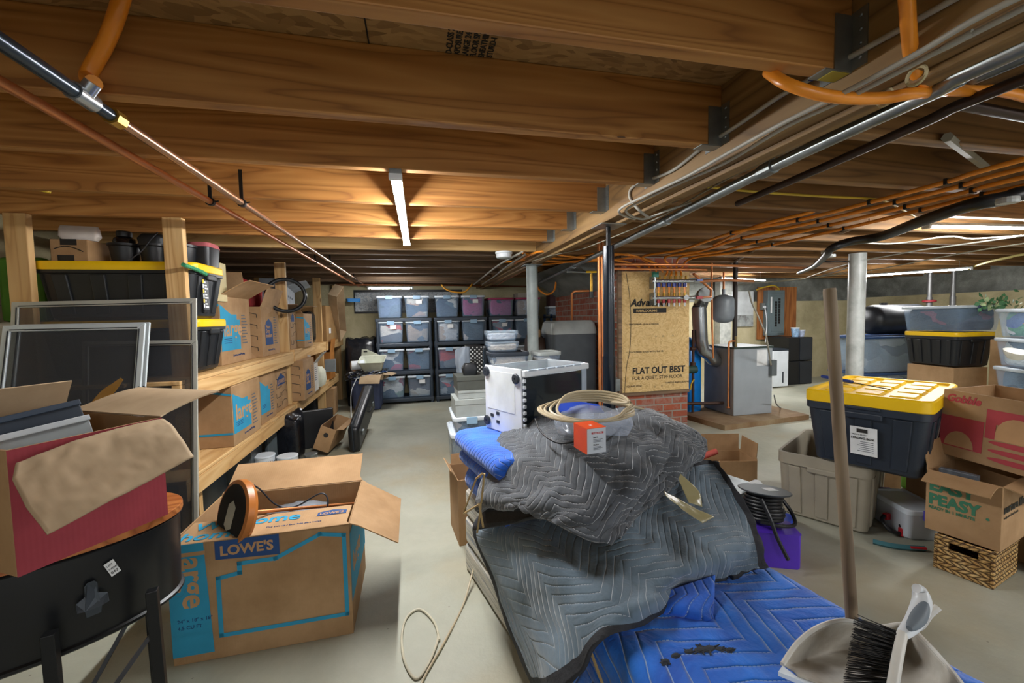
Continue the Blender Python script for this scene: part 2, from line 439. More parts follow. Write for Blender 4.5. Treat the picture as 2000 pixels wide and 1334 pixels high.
struct('ceiling_2', MB().box(XW, 1.0, 3.46, 7.2, 1.955, 1.98), M_plank, 'old dark board ceiling over the far left joists')
struct('ceiling_3', MB().box(1.0, 9.0, -3, 7.2, 1.99, 2.02), M_plank, 'old dark board ceiling right of the beam')

M_oldr = woodm('old_warm_joist_wood', '#a97c48', '#8d6536', '#4c351d', 0, 9, stain=.5, knots=False)
def joist(name, x0, x1, y, z0, z1, mat, label, th=.038, group=None, jit=0):
    mb = MB(); L = x1-x0
    mb.box(0, L, -th, 0, 0, z1-z0)
    o = mb.build(name, mat, bevel=.003); o.location = (x0, y, z0)
    if jit: o.rotation_euler = (0, 0, random.uniform(-jit, jit))
    return tag(o, label, 'joist', group, 'structure')
NJ = [.41, .823, 1.239, 1.63, 2.087, 2.538, 2.945]
for i, y in enumerate(NJ):
    joist('ceiling_joist', XW, .985, y, ZJ, 1.955, M_joist, 'new orange brown ceiling joist hung on the old beam', group='new ceiling joists left of the beam')
M_pale = woodm('pale_board', '#d9b47a', '#c79f63', '#9a7444', 0, 9, stain=.15)
joist('ceiling_joist', XW, 1.0, 3.42, ZJ, 1.955, M_pale, 'pale joist that ends the new framing, before the dark old joists', th=.05)
for i, y in enumerate([3.68, 4.07, 4.55, 5.05, 5.53, 6.05, 6.5, 6.9]):
    joist('old_ceiling_joist', XW, 1.2, y, ZJ+random.uniform(-.015, .015), 1.96, M_old, 'dark old ceiling joist over the far left shelves', th=.05, group='dark old joists left of the beam', jit=.004)
for i, y in enumerate([-.2, .27, .72, 1.16, 1.56, 1.97, 2.4, 2.85, 3.3, 3.75, 4.2, 4.65, 5.1, 5.55, 6.0]):
    joist('old_ceiling_joist', 1.13, 8.6, y, 1.80+random.uniform(-.012, .012), 1.992, M_oldr, 'dark old ceiling joist right of the beam', th=.05, group='dark old joists right of the beam', jit=.004)
# the carrying beam: three old planks side by side
b = MB(); b.box(.985, 1.045, -3, 7.0, 1.715, 1.955); b.box(1.046, 1.10, -3, 7.0, 1.70, 1.99); b.box(1.10, 1.16, -3, 7.0, 1.725, 1.99)
struct('ceiling_beam', b, M_beam, 'old built-up wooden beam running front to back', bevel=.004)
# joist hangers
hang = thing('joist_hanger', 'galvanised joist hanger on the old beam', 'joist hanger', (.985, NJ[0]-.019, ZJ), group='galvanised joist hangers along the beam')
h = MB(); h.box(-.075, 0, -.0215, .0215, -.003, 0); h.box(-.05, 0, -.0225, -.0195, 0, .12); h.box(-.05, 0, .0195, .0225, 0, .12)
h.box(-.003, 0, -.055, -.02, 0, .125); h.box(-.003, 0, .02, .055, 0, .125)
h.build('strap', M_galv, hang)
for k in range(4):
    for sgn in (-1, 1):
        MB().lathe([(.0045, 0), (.003, .003)], n=8, M=Matrix.Translation((-.003, sgn*.04, .02+k*.03)) @ Matrix.Rotation(-PI/2, 4, 'Y')).build('nail', M_galv, hang)
hang['label'] = 'joist hanger above the camera, just outside the top right of the picture'
for y, lb in zip(NJ[1:], ('largest joist hanger in view, with a yellow sticker, at the first full joist', 'joist hanger beside the lower blue staple, second largest in view', 'joist hanger where the pale cable dips under the beam, third in line', 'shiny joist hanger just beyond the cable loop, fourth in line', 'joist hanger right above the jack post plate, fifth in line', 'smallest joist hanger, last before the pale end joist')):
    c = copy_tree(hang); c.location = (.985, y-.019, ZJ); c['label'] = lb
tag(MB().box(-.052, -.004, -.018, .018, -.0045, -.0032).build('hanger_sticker', plain('yellow_sticker', '#b9a83c', .6), None, loc=(.985, NJ[1]-.019, ZJ)), 'yellow printed sticker under the largest joist hanger', 'sticker')
# ================================================================ shared builders
def Wd(px, py, d):
    """the point seen at a pixel, d metres in front of the camera"""
    return CAM_P + (_w + _r*((px-1000)/CAM_F) + _d*((py-667)/CAM_F))*d
I_blue = plain('ink_blue', '#2b96bd', .75, 0, .08)
I_navy = plain('ink_navy', '#21477d', .75, 0, .1)
I_grey = plain('ink_grey', '#5f646d', .8)
I_red = plain('ink_red', '#b4434a', .75, 0, .08)
I_green = plain('ink_green', '#3c7a5c', .8, 0, .08)
I_black = plain('ink_black', '#2a2826', .8)
I_white = plain('paper_white', '#e6e8e8', .7)
I_tan = plain('unprinted_board', '#c0966a', .85)
def decal(parent, pts, mat, face='front', size=(1, 1, 1), name='printed_panel', off=.0012, th=.0006):
    """flat shape on a box face; pts = (u, v) in metres measured from the lower left of that face; size = (L, W, H)"""
    L, Wd_, H = size
    if face == 'front': P = [(u, -off, v) for u, v in pts]; d = (0, -th, 0)
    elif face == 'right': P = [(L+off, u, v) for u, v in pts]; d = (th, 0, 0)
    elif face == 'left': P = [(-off, Wd_-u, v) for u, v in pts]; d = (-th, 0, 0)
    else: P = [(u, v, H+off) for u, v in pts]; d = (0, 0, th)
    mb = MB(); mb.prism(P, d); return mb.build(name, mat, parent)
def ftext(parent, s, size, u, v, mat, face='front', dims=(1, 1, 1), **kw):
    L, Wd_, H = dims; o = kw.pop('off', .0016)
    if face == 'front': loc, rot = (u, -o, v), (PI/2, 0, 0)
    elif face == 'right': loc, rot = (L+o, u, v), (PI/2, 0, PI/2)
    elif face == 'left': loc, rot = (-o, Wd_-u, v), (PI/2, 0, -PI/2)
    else: loc, rot = (u, v, H+o), (0, 0, 0)
    if 'turn' in kw:
        tr = kw.pop('turn'); rot = (Euler(rot).to_matrix() @ Matrix.Rotation(tr, 3, 'Z')).to_euler()
    return text(s, size, loc, parent, mat, rot=rot, **kw)
def carton(label, loc, rz, size, flaps=None, mat=None, inner=None, group=None, rot=None, closed=False, tape=False, name='cardboard_box', cat='cardboard box', sag=0.0, fl=None, curl=.04):
    """origin: lower left corner of the front face. flaps: dict side -> opening angle (0 = straight up, 90 = level outward)"""
    L, Wd_, H = size; t = .005; mat = mat or M_card
    root = thing(name, label, cat, loc, rz, group, rot=rot)
    b = MB()
    if closed:
        b.box(0, L, 0, Wd_, 0, H); b.build('carton_body', mat, root, bevel=.004)
        g = MB(); g.box(.0, L, Wd_/2-.002, Wd_/2+.002, H, H+.0012); g.build('top_seam', M_card2, root)
    else:
        o = [(0, 0), (L, 0), (L, Wd_), (0, Wd_)]; i_ = [(t, t), (L-t, t), (L-t, Wd_-t), (t, Wd_-t)]
        vs = [(x, y, 0) for x, y in o]+[(x, y, H) for x, y in o]+[(x, y, t) for x, y in i_]+[(x, y, H) for x, y in i_]
        fs = [(0, 3, 2, 1)]+[(k, (k+1) % 4, (k+1) % 4+4, k+4) for k in range(4)]+[(k+4, (k+1) % 4+4, (k+1) % 4+12, k+12) for k in range(4)]+[(k+12, (k+1) % 4+12, (k+1) % 4+8, k+8) for k in range(4)]+[(8, 9, 10, 11)]
        b.add(vs, fs); b.build('carton_body', mat, root, bevel=.0015)
        fl = fl or {}
        for side, ang in (flaps or {}).items():
            a = math.radians(ang); n = 6
            ln = fl.get(side, Wd_/2 if side in ('front', 'back') else min(Wd_/2, L/2))
            w = L if side in ('front', 'back') else Wd_
            prof = []; y, z = 0.0, 0.0
            for k in range(n+1):
                f = k/n; aa = a*(1-curl*math.sin(PI*f))
                prof.append((math.sin(aa)*ln*f, math.cos(aa)*ln*f+sag*math.sin(PI*f)*.02))
            m = MB(); vs = []
            for k, (dy, dz) in enumerate(prof):
                cut = .012*(k > 0)
                nx, nz = math.cos(a), -math.sin(a)
                for x in (cut, w-cut):
                    vs.append((x, dy, dz)); vs.append((x, dy-nx*.004, dz-nz*.004))
            fs = []
            for k in range(n):
                q = k*4; r = q+4
                fs += [(q, q+2, r+2, r), (q+1, r+1, r+3, q+3), (q, r, r+1, q+1), (q+2, q+3, r+3, r+2)]
            fs += [(0, 1, 3, 2), (n*4, n*4+2, n*4+3, n*4+1)]
            m.add(vs, fs); f = m.build('flap', inner or mat, root, smooth=.5)
            if side == 'front': f.matrix_basis = Matrix.Translation((L, 0, H)) @ Matrix.Rotation(PI, 4, 'Z')
            elif side == 'back': f.matrix_basis = Matrix.Translation((0, Wd_, H))
            elif side == 'right': f.matrix_basis = Matrix.Translation((L, Wd_, H)) @ Matrix.Rotation(-PI/2, 4, 'Z')
            else: f.matrix_basis = Matrix.Translation((0, 0, H)) @ Matrix.Rotation(PI/2, 4, 'Z')
    return root
def heavy_tote(label, loc, rz, size, lid=None, body=None, lidmat=None, group=None, rot=None, name='storage_tote', sticker=False, ribs=5, taper=.86, open_top=False, rim=.045, lidh=.035):
    """origin: centre of the base. size = (length, width, height with lid)"""
    L, Wd_, H = size; hl, hw = L/2, Wd_/2
    t = thing(name, label, 'storage tote', loc, rz, group, rot=rot)
    body = body or M_charcoal
    hb = H-(lidh if not open_top else 0)
    b = MB()
    pr = [(hl*taper-.02, hw*taper-.02, .03, 0), (hl*taper, hw*taper, .035, .015), (hl*.955, hw*.95, .04, hb-rim), (hl*.99, hw*.985, .045, hb-rim+.004), (hl*.99, hw*.985, .045, hb)]
    if open_top:
        pr += [(hl*.94, hw*.92, .04, hb), (hl*.9, hw*.88, .04, hb-.03), (hl*taper-.012, hw*taper-.012, .03, .02)]
    b.rrect(pr, seg=4); b.build('tote_body', body, t, smooth=.6)
    # ribs
    for side in (-1, 1):
        for k in range(ribs):
            f = (k+.5)/ribs*2-1
            r = MB(); w = L*.36/ribs
            x0, x1 = f*hl*.9-w/2, f*hl*.9+w/2
            yb, yt = side*hw*taper, side*hw*.95; e = side*.009; s2 = taper/.955
            r.hexa([(x0*s2, yb-side*.01, .03), (x1*s2, yb-side*.01, .03), (x1*s2, yb+e, .03), (x0*s2, yb+e, .03)], [(x0, yt-side*.01, hb-rim-.004), (x1, yt-side*.01, hb-rim-.004), (x1, yt+e, hb-rim-.004), (x0, yt+e, hb-rim-.004)])
            r.build('rib', body, t, bevel=.004)
        n2 = max(3, ribs-2)
        for k in range(n2):
            f = (k+.5)/n2*2-1; w = Wd_*.4/n2; y0, y1 = f*hw*.88-w/2, f*hw*.88+w/2; xb, xt = side*hl*taper, side*hl*.955; e = side*.009; s2 = taper/.95
            r = MB(); r.hexa([(xb-side*.01, y0*s2, .03), (xb+e, y0*s2, .03), (xb+e, y1*s2, .03), (xb-side*.01, y1*s2, .03)], [(xt-side*.01, y0, hb-rim-.004), (xt+e, y0, hb-rim-.004), (xt+e, y1, hb-rim-.004), (xt-side*.01, y1, hb-rim-.004)])
            r.build('rib', body, t, bevel=.004)
        MB().box(side*hl*.97-.014, side*hl*.97+.014, -hw*.3, hw*.3, hb-rim-.022, hb-rim+.01).build('handle', body, t, bevel=.006)
    if not open_top:
        l = MB(); lm = lidmat or M_yellow
        l.rrect([(hl*.985, hw*.98, .045, hb-.012), (hl, hw, .05, hb-.006), (hl, hw, .05, hb+lidh-.009), (hl*.985, hw*.975, .045, hb+lidh-.002), (hl*.93, hw*.9, .04, hb+lidh-.002), (hl*.915, hw*.88, .035, hb+lidh-.015)], seg=4)
        lo = l.build('lid', lm, t, smooth=.6)
        for i in range(4):
            for j in range(3):
                x = (i-1.5)*L*.21; y = (j-1)*Wd_*.26
                MB().rrect([(L*.088, Wd_*.105, .012, hb+lidh-.015), (L*.078, Wd_*.09, .012, hb+lidh-.002)], c=(x, y), seg=2).build('raised_panel', lm, lo)
    return t
M_yellow = plain('yellow_lid', '#f2c40f', .38, 0, .05)
M_tan = plain('tan_plastic', '#9d9583', .5, 0, .06)
M_clear = clear('clear_bin', '#b4d0ee', .15, .12)
M_clear_cloudy = clear('cloudy_bin', '#b3c6d6', .27, .2)
M_lidwhite = plain('pale_lid', '#dfe9f2', .4, 0, .05)
M_latchblue = plain('pale_blue_latch', '#8fb0cb', .4, 0, .05)
def cloth_block(name, label, mat, loc, size, rz=0, seed=0, group=None, parent=None):
    L, Wd_, H = size; n = 10; vs = []; fs = []
    bm = bmesh.new(); bmesh.ops.create_cube(bm, size=1.0)
    bmesh.ops.subdivide_edges(bm, edges=bm.edges, cuts=7, use_grid_fill=True)
    for v in bm.verts:
        p = v.co.copy(); q = Vector((p.x*L, p.y*Wd_, p.z*H))
        nz = noise.noise(Vector((q.x*9+seed*7, q.y*9, q.z*11+seed)))
        k = 1-.07*max(0, (abs(p.x*2)**4+abs(p.y*2)**4+abs(p.z*2)**4)-1.2)
        if p.z > .3: q.z += nz*.05*min(H, .4)/.25
        else: q *= 1.0+nz*.03
        v.co = Vector((q.x*k, q.y*k, q.z+H/2))
        if v.co.z < .001: v.co.z = 0.001
    me = D.meshes.new(name); bm.to_mesh(me); bm.free(); me.materials.append(mat); me.shade_smooth()
    o = D.objects.new(name, me); COL.objects.link(o); o.location = loc; o.rotation_euler = (0, 0, rz)
    if parent: o.parent = parent
    return tag(o, label, 'clothes' if label else None, group, 'stuff' if label else None)
def latch_bin(label, loc, rz, size, lid=None, latch=None, body=None, group=None, rim_col=None, name='clear_storage_bin', latches=2, fill=None, fill_label=None, fill_h=.92, seed=0, card=False, rot=None, taper=.86):
    """clear box, long axis along local y, origin: centre of the base, narrow end facing -y"""
    wx, ly, H = size; t = thing(name, label, 'storage bin', loc, rz, group, rot=rot)
    hx, hy = wx/2, ly/2; b = MB(); body = body or M_clear
    b.rrect([(hx*taper-.01, hy*taper-.01, .02, 0), (hx*taper, hy*taper, .025, .012), (hx*.95, hy*.95, .03, H-.04), (hx*.97, hy*.965, .03, H-.03), (hx*.97, hy*.965, .03, H-.02),
             (hx*.94, hy*.94, .03, H-.02), (hx*.93, hy*.93, .028, H-.04), (hx*taper-.004, hy*taper-.004, .022, .012)], seg=3)
    b.build('bin_body', body, t, smooth=.6)
    lm = lid or M_lidwhite
    l = MB(); l.rrect([(hx*.985, hy*.98, .03, H-.028), (hx, hy, .035, H-.02), (hx, hy, .035, H-.004), (hx*.97, hy*.97, .03, H), (hx*.88, hy*.9, .03, H), (hx*.86, hy*.88, .03, H-.008)], seg=3)
    l.build('lid', lm, t, smooth=.6)
    if latches:
        for sy in (-1, 1):
            MB().box(-wx*.14, wx*.14, sy*hy*1.015-.006, sy*hy*1.015+.006, H-.05, H+.002).build('latch', latch or M_latchblue, t, bevel=.003)
    if card: MB().box(-.01, wx*.2, -hy*.99-.0008, -hy*.99, H-.115, H-.06).build('paper_label', I_white, t)
    if fill is not None:
        z0 = .014; s = .82
        c = cloth_block('folded_clothes', fill_label, fill, (0, 0, 0), (wx*taper*.96, ly*taper*.965, (H-.03)*fill_h), 0, seed)
        c.location = Vector(loc)+Vector((0, 0, z0)); c.rotation_euler = (0, 0, rz) if rot is None else rot
    return t
# ================================================================ wooden shelving along the left wall
XF = -1.16   # front plane of the posts
sh = thing('wooden_shelving', 'site-built raw timber shelving of posts and planks along the left wall', 'shelving', (-1.7, 4.5, 0))
def sp(name, x0, x1, y0, y1, z0, z1, mat=M_jend, bevel=.003):
    c = Vector(((x0+x1)/2, (y0+y1)/2, z0)); mb = MB(); mb.box(x0-c.x, x1-c.x, y0-c.y, y1-c.y, 0, z1-z0)
    o = mb.build(name, mat, sh, bevel=bevel); o.location = c-Vector(sh.location); return o
for y in (2.49, 4.2, 5.62, 6.86):
    sp('post', XF-.089, XF, y, y+.038, 0, ZJ)
    sp('post', -1.90, -1.811, y, y+.038, 0, ZJ)
for z0, z1 in ((.835, .924), (.345, .434)):
    for y0, y1 in ((2.30, 4.2), (4.238, 5.62), (5.66, 6.86)):
        if y0 > 5.6 and z0 < .5: y1 = 6.4
        dz = .015 if y0 > 4.2 else 0
        sp('front_rail', XF+.001, XF+.039, y0, y1-.002, z0+dz, z1+dz, M_shelfwood)
        for k in range(5):
            x1 = XF-.0-.19*k+(.038 if k == 0 else 0); x0 = x1-.186
            if y0 > 5.6 and z0 < .5 and k > 2: continue
            sp('shelf_plank', max(x0, XW+.01), x1, y0, y1-.004, z1+dz+.001, z1+dz+.02, M_shelfwood)
SZU, SZL = .946, .456
# ---- two long black totes with yellow lids at the near end
heavy_tote('black tote with yellow lid on the top shelf end, under the black planter tubs', (-1.49, 2.715, SZU+.303), 0, (.72, .36, .30), group='yellow-lidded totes on the timber shelving', ribs=4, rim=.03, name='storage_tote', body=M_black)
heavy_tote('black tote with yellow lid standing on the upper plank, seen through the insect screens', (-1.49, 2.715, SZU+.001), 0, (.72, .36, .30), group='yellow-lidded totes on the timber shelving', ribs=4, rim=.03, body=M_black)
ZT = SZU+.303+.30
# label strip on the side of the totes facing the aisle
for i, z in enumerate((ZT-.3,)):
    st = thing('product_label', 'tall black and yellow printed label on the aisle end of the upper tote', 'label', (-1.142, 2.62, z+.05), PI/2-.0)
    MB().box(0, .07, -.001, 0, 0, .17).build('label_sheet', M_black, st)
    for k in range(6): MB().box(.004, .016, -.002, -.001, .01+k*.027, .03+k*.027).build('printed_mark', M_yellow if k % 2 else I_white, st)
    for k in range(9): MB().box(.024, .06-.012*(k % 3), -.002, -.001, .01+k*.017, .018+k*.017).build('printed_mark', I_white, st)
b = carton('small brown parcel box with black tape and a curved arrow print on the yellow lid', (-1.80, 2.60, ZT), 0, (.16, .16, .115), closed=True, mat=M_card)
MB().box(.045, .115, -.0015, -.0005, .085, .1155).build('tape', M_black, b); MB().box(.03, .10, -.0015, -.0005, 0, .035).build('tape', M_black, b)
pts = [(.02+.12*i/12, -.002, .048+.03*math.sin(PI*(.2+.75*i/12))) for i in range(13)]; MB().tube(pts, .0022, 6).build('printed_arrow', M_black, b)
bag = MB(); bag.rrect([(.07, .015, .01, 0), (.085, .025, .02, .02), (.08, .02, .015, .06), (.075, .008, .006, .075)], seg=3)
o = bag.build('foam_sheet', plain('foam_white', '#d3cbc3', .7), None, smooth=.7, loc=(-1.70, 2.65, ZT+.116), rz=.15); tag(o, 'sheet of white packing foam lying on the small parcel box', 'packing foam')
for i, (x, lab) in enumerate(((-1.545, 'black planter tub with a jar cap on top, next to the parcel box'), (-1.405, 'black planter tub with folded black gear on top, next to the timber post'), (-1.27, 'black planter tub behind the timber post'))):
    t = thing('planter_tub', lab, 'planter tub', (x, 2.72, ZT))
    MB().lathe([(.052, 0), (.056, .01), (.066, .095), (.073, .1), (.073, .112), (.066, .112), (.06, .1), (.05, .01)], n=24).build('tub_body', M_black, t, smooth=.5)
    if i == 0:
        j = thing('jar', 'dark glass jar with a black lid standing in the planter tub', 'jar', (x, 2.72, ZT+.014)); j.location.z = ZT+.012
        MB().lathe([(.042, 0), (.047, .09), (.05, .115), (.045, .13), (.03, .14)], n=24).build('glass', plain('dark_glass', '#15110f', .12), j, smooth=.5)
        MB().lathe([(.033, .14), (.034, .143), (.034, .165), (.03, .17)], n=24).build('jar_lid', M_black, j, smooth=.5)
g = MB(); g.rrect([(.06, .05, .03, 0), (.065, .055, .03, .03), (.05, .045, .03, .055), (.02, .02, .01, .06)], seg=3)
o = g.build('folded_bag', M_black, None, smooth=.8, loc=(-1.405, 2.72, ZT+.112)); tag(o, 'folded black bag on top of the middle planter tub', 'bag')
o = MB().tube(bend([(-1.355, 2.66, ZT+.17), (-1.38, 2.63, ZT+.12), (-1.41, 2.61, ZT+.06), (-1.47, 2.60, ZT+.006)]), .0035, 8).build('cable', M_black, None, smooth=True); tag(o, 'thin black cable hanging down the front of the planter tubs', 'cable')
t = thing('storage_tub', 'black tub with a red and white striped lid behind the front timber post', 'tub', (-1.20, 2.80, ZT))
MB().rrect([(.05, .07, .02, 0), (.058, .08, .025, .11)], seg=3).build('tub_body', M_black, t, smooth=.6); MB().rrect([(.06, .082, .025, .11), (.055, .075, .03, .135)], seg=3).build('lid', plain('red_white_lid', '#b9656a', .5), t, smooth=.6)
b = carton('cream file box behind the striped tub, under the joists', (-1.22, 2.93, 1.36), PI/2, (.20, .2, .25), closed=True, mat=plain('cream_board', '#cdbf94', .8))
# green artificial grass strip under the yellow lid
o = MB().tube(bend([W(358, 517, x=-1.125), W(372, 522, x=-1.125), W(392, 530, x=-1.125), W(402, 536, x=-1.12)]), .011, 8).build('tinsel_garland', plain('green_tinsel', '#2f9465', .4, 0, .4, 160, 1, 300), None); tag(o, 'green tinsel garland pinched under the upper yellow lid', 'garland')
o = MB().box(-.10, .10, -.03, .03, 0, .34).build('rolled_mat', plain('green_mat', '#4c7a1e', .8), None, bevel=.02, loc=(-2.02, 2.75, SZU+.302)); tag(o, 'bright green rolled mat at the far left behind the end post', 'mat')
o = MB().box(-.09, .09, -.08, .08, 0, .30).build('paper_sack', plain('pale_sack', '#b9b3a4', .8), None, bevel=.03, loc=(-2.0, 2.70, SZU+.001)); tag(o, 'pale paper sack below the green mat at the left end of the shelf', 'sack')

# ---- moving cartons. yaw 90: the printed front faces the aisle
def listing(b, x, z, n, w, dims, face='front', dz=.022, mat=None):
    for k in range(n):
        ww = w*(.55+.45*((k*37) % 7)/7)
        decal(b, [(x, z-k*dz), (x+ww, z-k*dz), (x+ww, z-k*dz+dz*.34), (x, z-k*dz+dz*.34)], mat or I_grey, face, dims, 'printed_line')
def large_box(label, loc, rz, size, word='large', pal=I_blue, flaps=None, rot=None, mat=None, closed=False, group='moving boxes on the timber shelving'):
    L, Wd_, H = size
    b = carton(label, loc, rz, size, flaps, mat=mat, rot=rot, group=group, closed=closed)
    decal(b, [(.02*L, .2*H), (.62*L, .2*H), (.62*L, .66*H), (.52*L, .66*H), (.52*L, .74*H), (.34*L, .74*H), (.02*L, .88*H)], pal, 'front', size)
    ftext(b, word, .3*L, .09*L, .42*H, I_tan, 'front', size, bold=.02, off=.0022)
    for k in range(3): decal(b, [(.1*L, .37*H-k*.03*H), (.34*L, .37*H-k*.03*H), (.34*L, .38*H-k*.03*H), (.1*L, .38*H-k*.03*H)], I_navy, 'front', size, 'printed_line', .002)
    listing(b, .68*L, .72*H, 10, .22*L, size)
    ftext(b, "Lowes.com/Moving", .05*L, .35*L, .1*H, I_navy, 'front', size)
    decal(b, [(.25*Wd_, .2*H), (Wd_, .2*H), (Wd_, .235*H), (.25*Wd_, .235*H)], pal, 'left', size, 'printed_band')
    decal(b, [(.35*Wd_, .93*H), (Wd_, .85*H), (Wd_, .885*H), (.35*Wd_, .965*H)], pal, 'left', size, 'printed_band')
    return b
B1 = large_box('brown moving box printed large on a blue house, upper shelf beside the yellow-lidded totes', (-1.235, 3.03, SZU), PI/2, (.50, .42, .45), flaps={'front': 62, 'back': 5, 'right': -20, 'left': 4})
def lines_print(b, size, face='left'):
    L, Wd_, H = size
    for k in range(4):
        z = H*(.12+.22*k)
        for (u0, u1, a) in ((.1, .4, 0), (.5, .9, 1)):
            w = Wd_ if face != 'front' else L
            m = MB(); off = .002
            if a: P = [(u0*w, z), (u0*w, z+.07*H), ((u0+u1)/2*w, z+.11*H), (u1*w, z+.07*H), (u1*w, z)]
            else: P = [(u0*w, z+.11*H), (u0*w, z), (u1*w, z), (u1*w, z+.11*H)]
            for p, q in zip(P, P[1:]):
                d = Vector((q[0]-p[0], q[1]-p[1])); d.normalize(); nx = Vector((-d.y, d.x))*.0022
                decal(b, [(p[0]+nx.x, p[1]+nx.y), (q[0]+nx.x, q[1]+nx.y), (q[0]-nx.x, q[1]-nx.y), (p[0]-nx.x, p[1]-nx.y)], I_black, face, size, 'printed_line')
def medium_box(label, loc, rz, size, flaps=None, rot=None, words=('Heavy', 'Duty', 'medium'), group='moving boxes on the timber shelving', closed=False):
    L, Wd_, H = size; b = carton(label, loc, rz, size, flaps, rot=rot, group=group, closed=closed)
    decal(b, [(.18*L, .22*H), (.6*L, .22*H), (.6*L, .64*H), (.56*L, .64*H), (.56*L, .68*H), (.39*L, .76*H), (.22*L, .68*H), (.22*L, .64*H), (.18*L, .64*H)], I_navy, 'front', size)
    for k, wd in enumerate(words): ftext(b, wd, .105*L, .21*L, .56*H-k*.09*H, I_tan, 'front', size, bold=.02, off=.0022)
    listing(b, .68*L, .78*H, 11, .2*L, size); lines_print(b, size)
    ftext(b, "Lowes.com/Moving", .05*L, .3*L, .1*H, I_navy, 'front', size)
    return b
M1 = medium_box('brown moving box with a navy house panel, upper shelf just before the second timber post', (-1.20, 3.66, SZU), PI/2, (.42, .32, .40), words=('Heavy', 'Duty', 'medium'), flaps={'front': 20, 'right': 70, 'back': 10})
b = carton('brown box with zigzag line print standing behind the second timber post, upper shelf', (-1.16, 4.27, SZU+.015), PI/2, (.22, .4, .37), flaps={'front': 80, 'back': 30}, group='moving boxes on the timber shelving')
decal(b, [(.05, .26), (.14, .26), (.14, .31), (.095, .34), (.05, .31)], I_navy, 'front', (.22, .4, .37)); lines_print(b, (.22, .4, .37), 'front')
large_box('smaller brown box printed large on blue, upper shelf just before the third timber post', (-1.10, 4.52, SZU+.015), PI/2, (.34, .36, .34), flaps={'back': 30, 'left': 60})
o = carton('tall plain brown box with open flaps standing behind the large-print box, under the joists', (-1.62, 3.15, SZU), PI/2, (.40, .34, .62), flaps={'front': -60, 'back': 0, 'right': 5, 'left': 4})
# lower shelf
large_box('brown moving box with a torn blue large print, lower shelf nearest the insect screens', (-1.125, 2.86, SZL), PI/2, (.46, .26, .37), flaps={'front': -35, 'back': 20}, word='large')
large_box('brown moving box with a corner of blue print showing, lower shelf in the middle', (-1.15, 3.40, SZL), PI/2, (.34, .4, .37), flaps={'front': -40, 'left': 60}, word='')
b = carton('brown box with a house outline print, lower shelf before the second timber post', (-1.17, 3.80, SZL), PI/2, (.34, .4, .36), closed=True, group='moving boxes on the timber shelving'); lines_print(b, (.34, .4, .36), 'front')
decal(b, [(.06, .22), (.26, .22), (.26, .28), (.16, .32), (.06, .28)], I_navy, 'front', (.34, .4, .36)); ftext(b, "LOWE'S", .05, .075, .235, I_tan, 'front', (.34, .4, .36), bold=.02, off=.0022)
medium_box('brown heavy duty medium box with hand hole, lower shelf right after the second timber post', (-1.06, 4.26, SZL+.015), PI/2, (.42, .34, .38), closed=True)
b = carton('narrow white carton with an open flap, lower shelf after the heavy duty box', (-1.08, 4.72, SZL+.015), PI/2, (.22, .3, .30), flaps={'front': 40, 'left': 20}, mat=plain('white_board', '#d3cfc6', .8))
listing(b, .06, .25, 7, .12, (.22, .3, .3))
o = MB().rrect([(.07, .12, .04, 0), (.085, .14, .05, .06), (.08, .12, .05, .16), (.05, .08, .04, .21)], seg=4).build('folded_blanket', plain('cream_fleece', '#d9dac6', .9, 0, .1, 12, .5), None, smooth=.8, loc=(-1.13, 5.10, SZL+.035)); tag(o, 'cream fleece bundle at the end of the lower shelf before the third post', 'blanket')
o = MB().box(0, .012, 0, .34, 0, .3).build('plywood_board', M_cardp, None, loc=(-1.36, 2.56, SZL)); tag(o, 'flat pale board standing on the lower shelf behind the insect screens', 'board')
o = MB().box(0, .3, 0, .01, 0, .42).build('cardboard_sheet', M_card, None, loc=(-1.55, 2.70, SZL)); tag(o, 'large flat cardboard sheet across the end of the lower shelf', 'cardboard sheet')
o.rotation_euler = (-.05, 0, 0)
# things on top of the boxes
o = MB().tube(bend([(-1.115+.13*math.cos(a), 4.04+.10*math.cos(a), 1.455+.14*math.sin(a)) for a in [2*PI*i/14 for i in range(14)]], 5, True), .017, 12, closed=True).build('vacuum_hose', M_black, None, smooth=True); tag(o, 'ribbed black vacuum hose coiled in a loop over the second timber post', 'hose')
rb = cloth_block('red_cloth', 'bright red fleece bulging out between the boxes below the joists', plain('red_fleece', '#c4181c', .85, 0, .2), (-1.48, 3.93, 1.34), (.28, .5, .24), 0, 3)
b = carton('grey printed appliance carton lying open on top of the boxes past the hose', (-1.22, 4.45, 1.345), PI/2+.15, (.62, .36, .22), flaps={'front': 70, 'right': 20}, mat=plain('grey_carton', '#a9b0b6', .6), rot=(0, .04, PI/2+.15))
for k in range(3): decal(b, [(.05+.14*k, .12), (.14+.14*k, .12), (.14+.14*k, .14), (.05+.14*k, .14)], I_grey, 'front', (.62, .36, .22), 'printed_line')
decal(b, [(.06+.03*math.cos(a), .06+.03*math.sin(a)) for a in [2*PI*i/12 for i in range(12)]], I_white, 'front', (.62, .36, .22))
o = cloth_block('black_bag', 'black bin bag stuffed behind the last moving box on the upper shelf', plain('black_film', '#16181d', .25, 0, .2, 12, .9, 30), (-1.35, 5.1, SZU+.035), (.4, .42, .34), 0, 5)
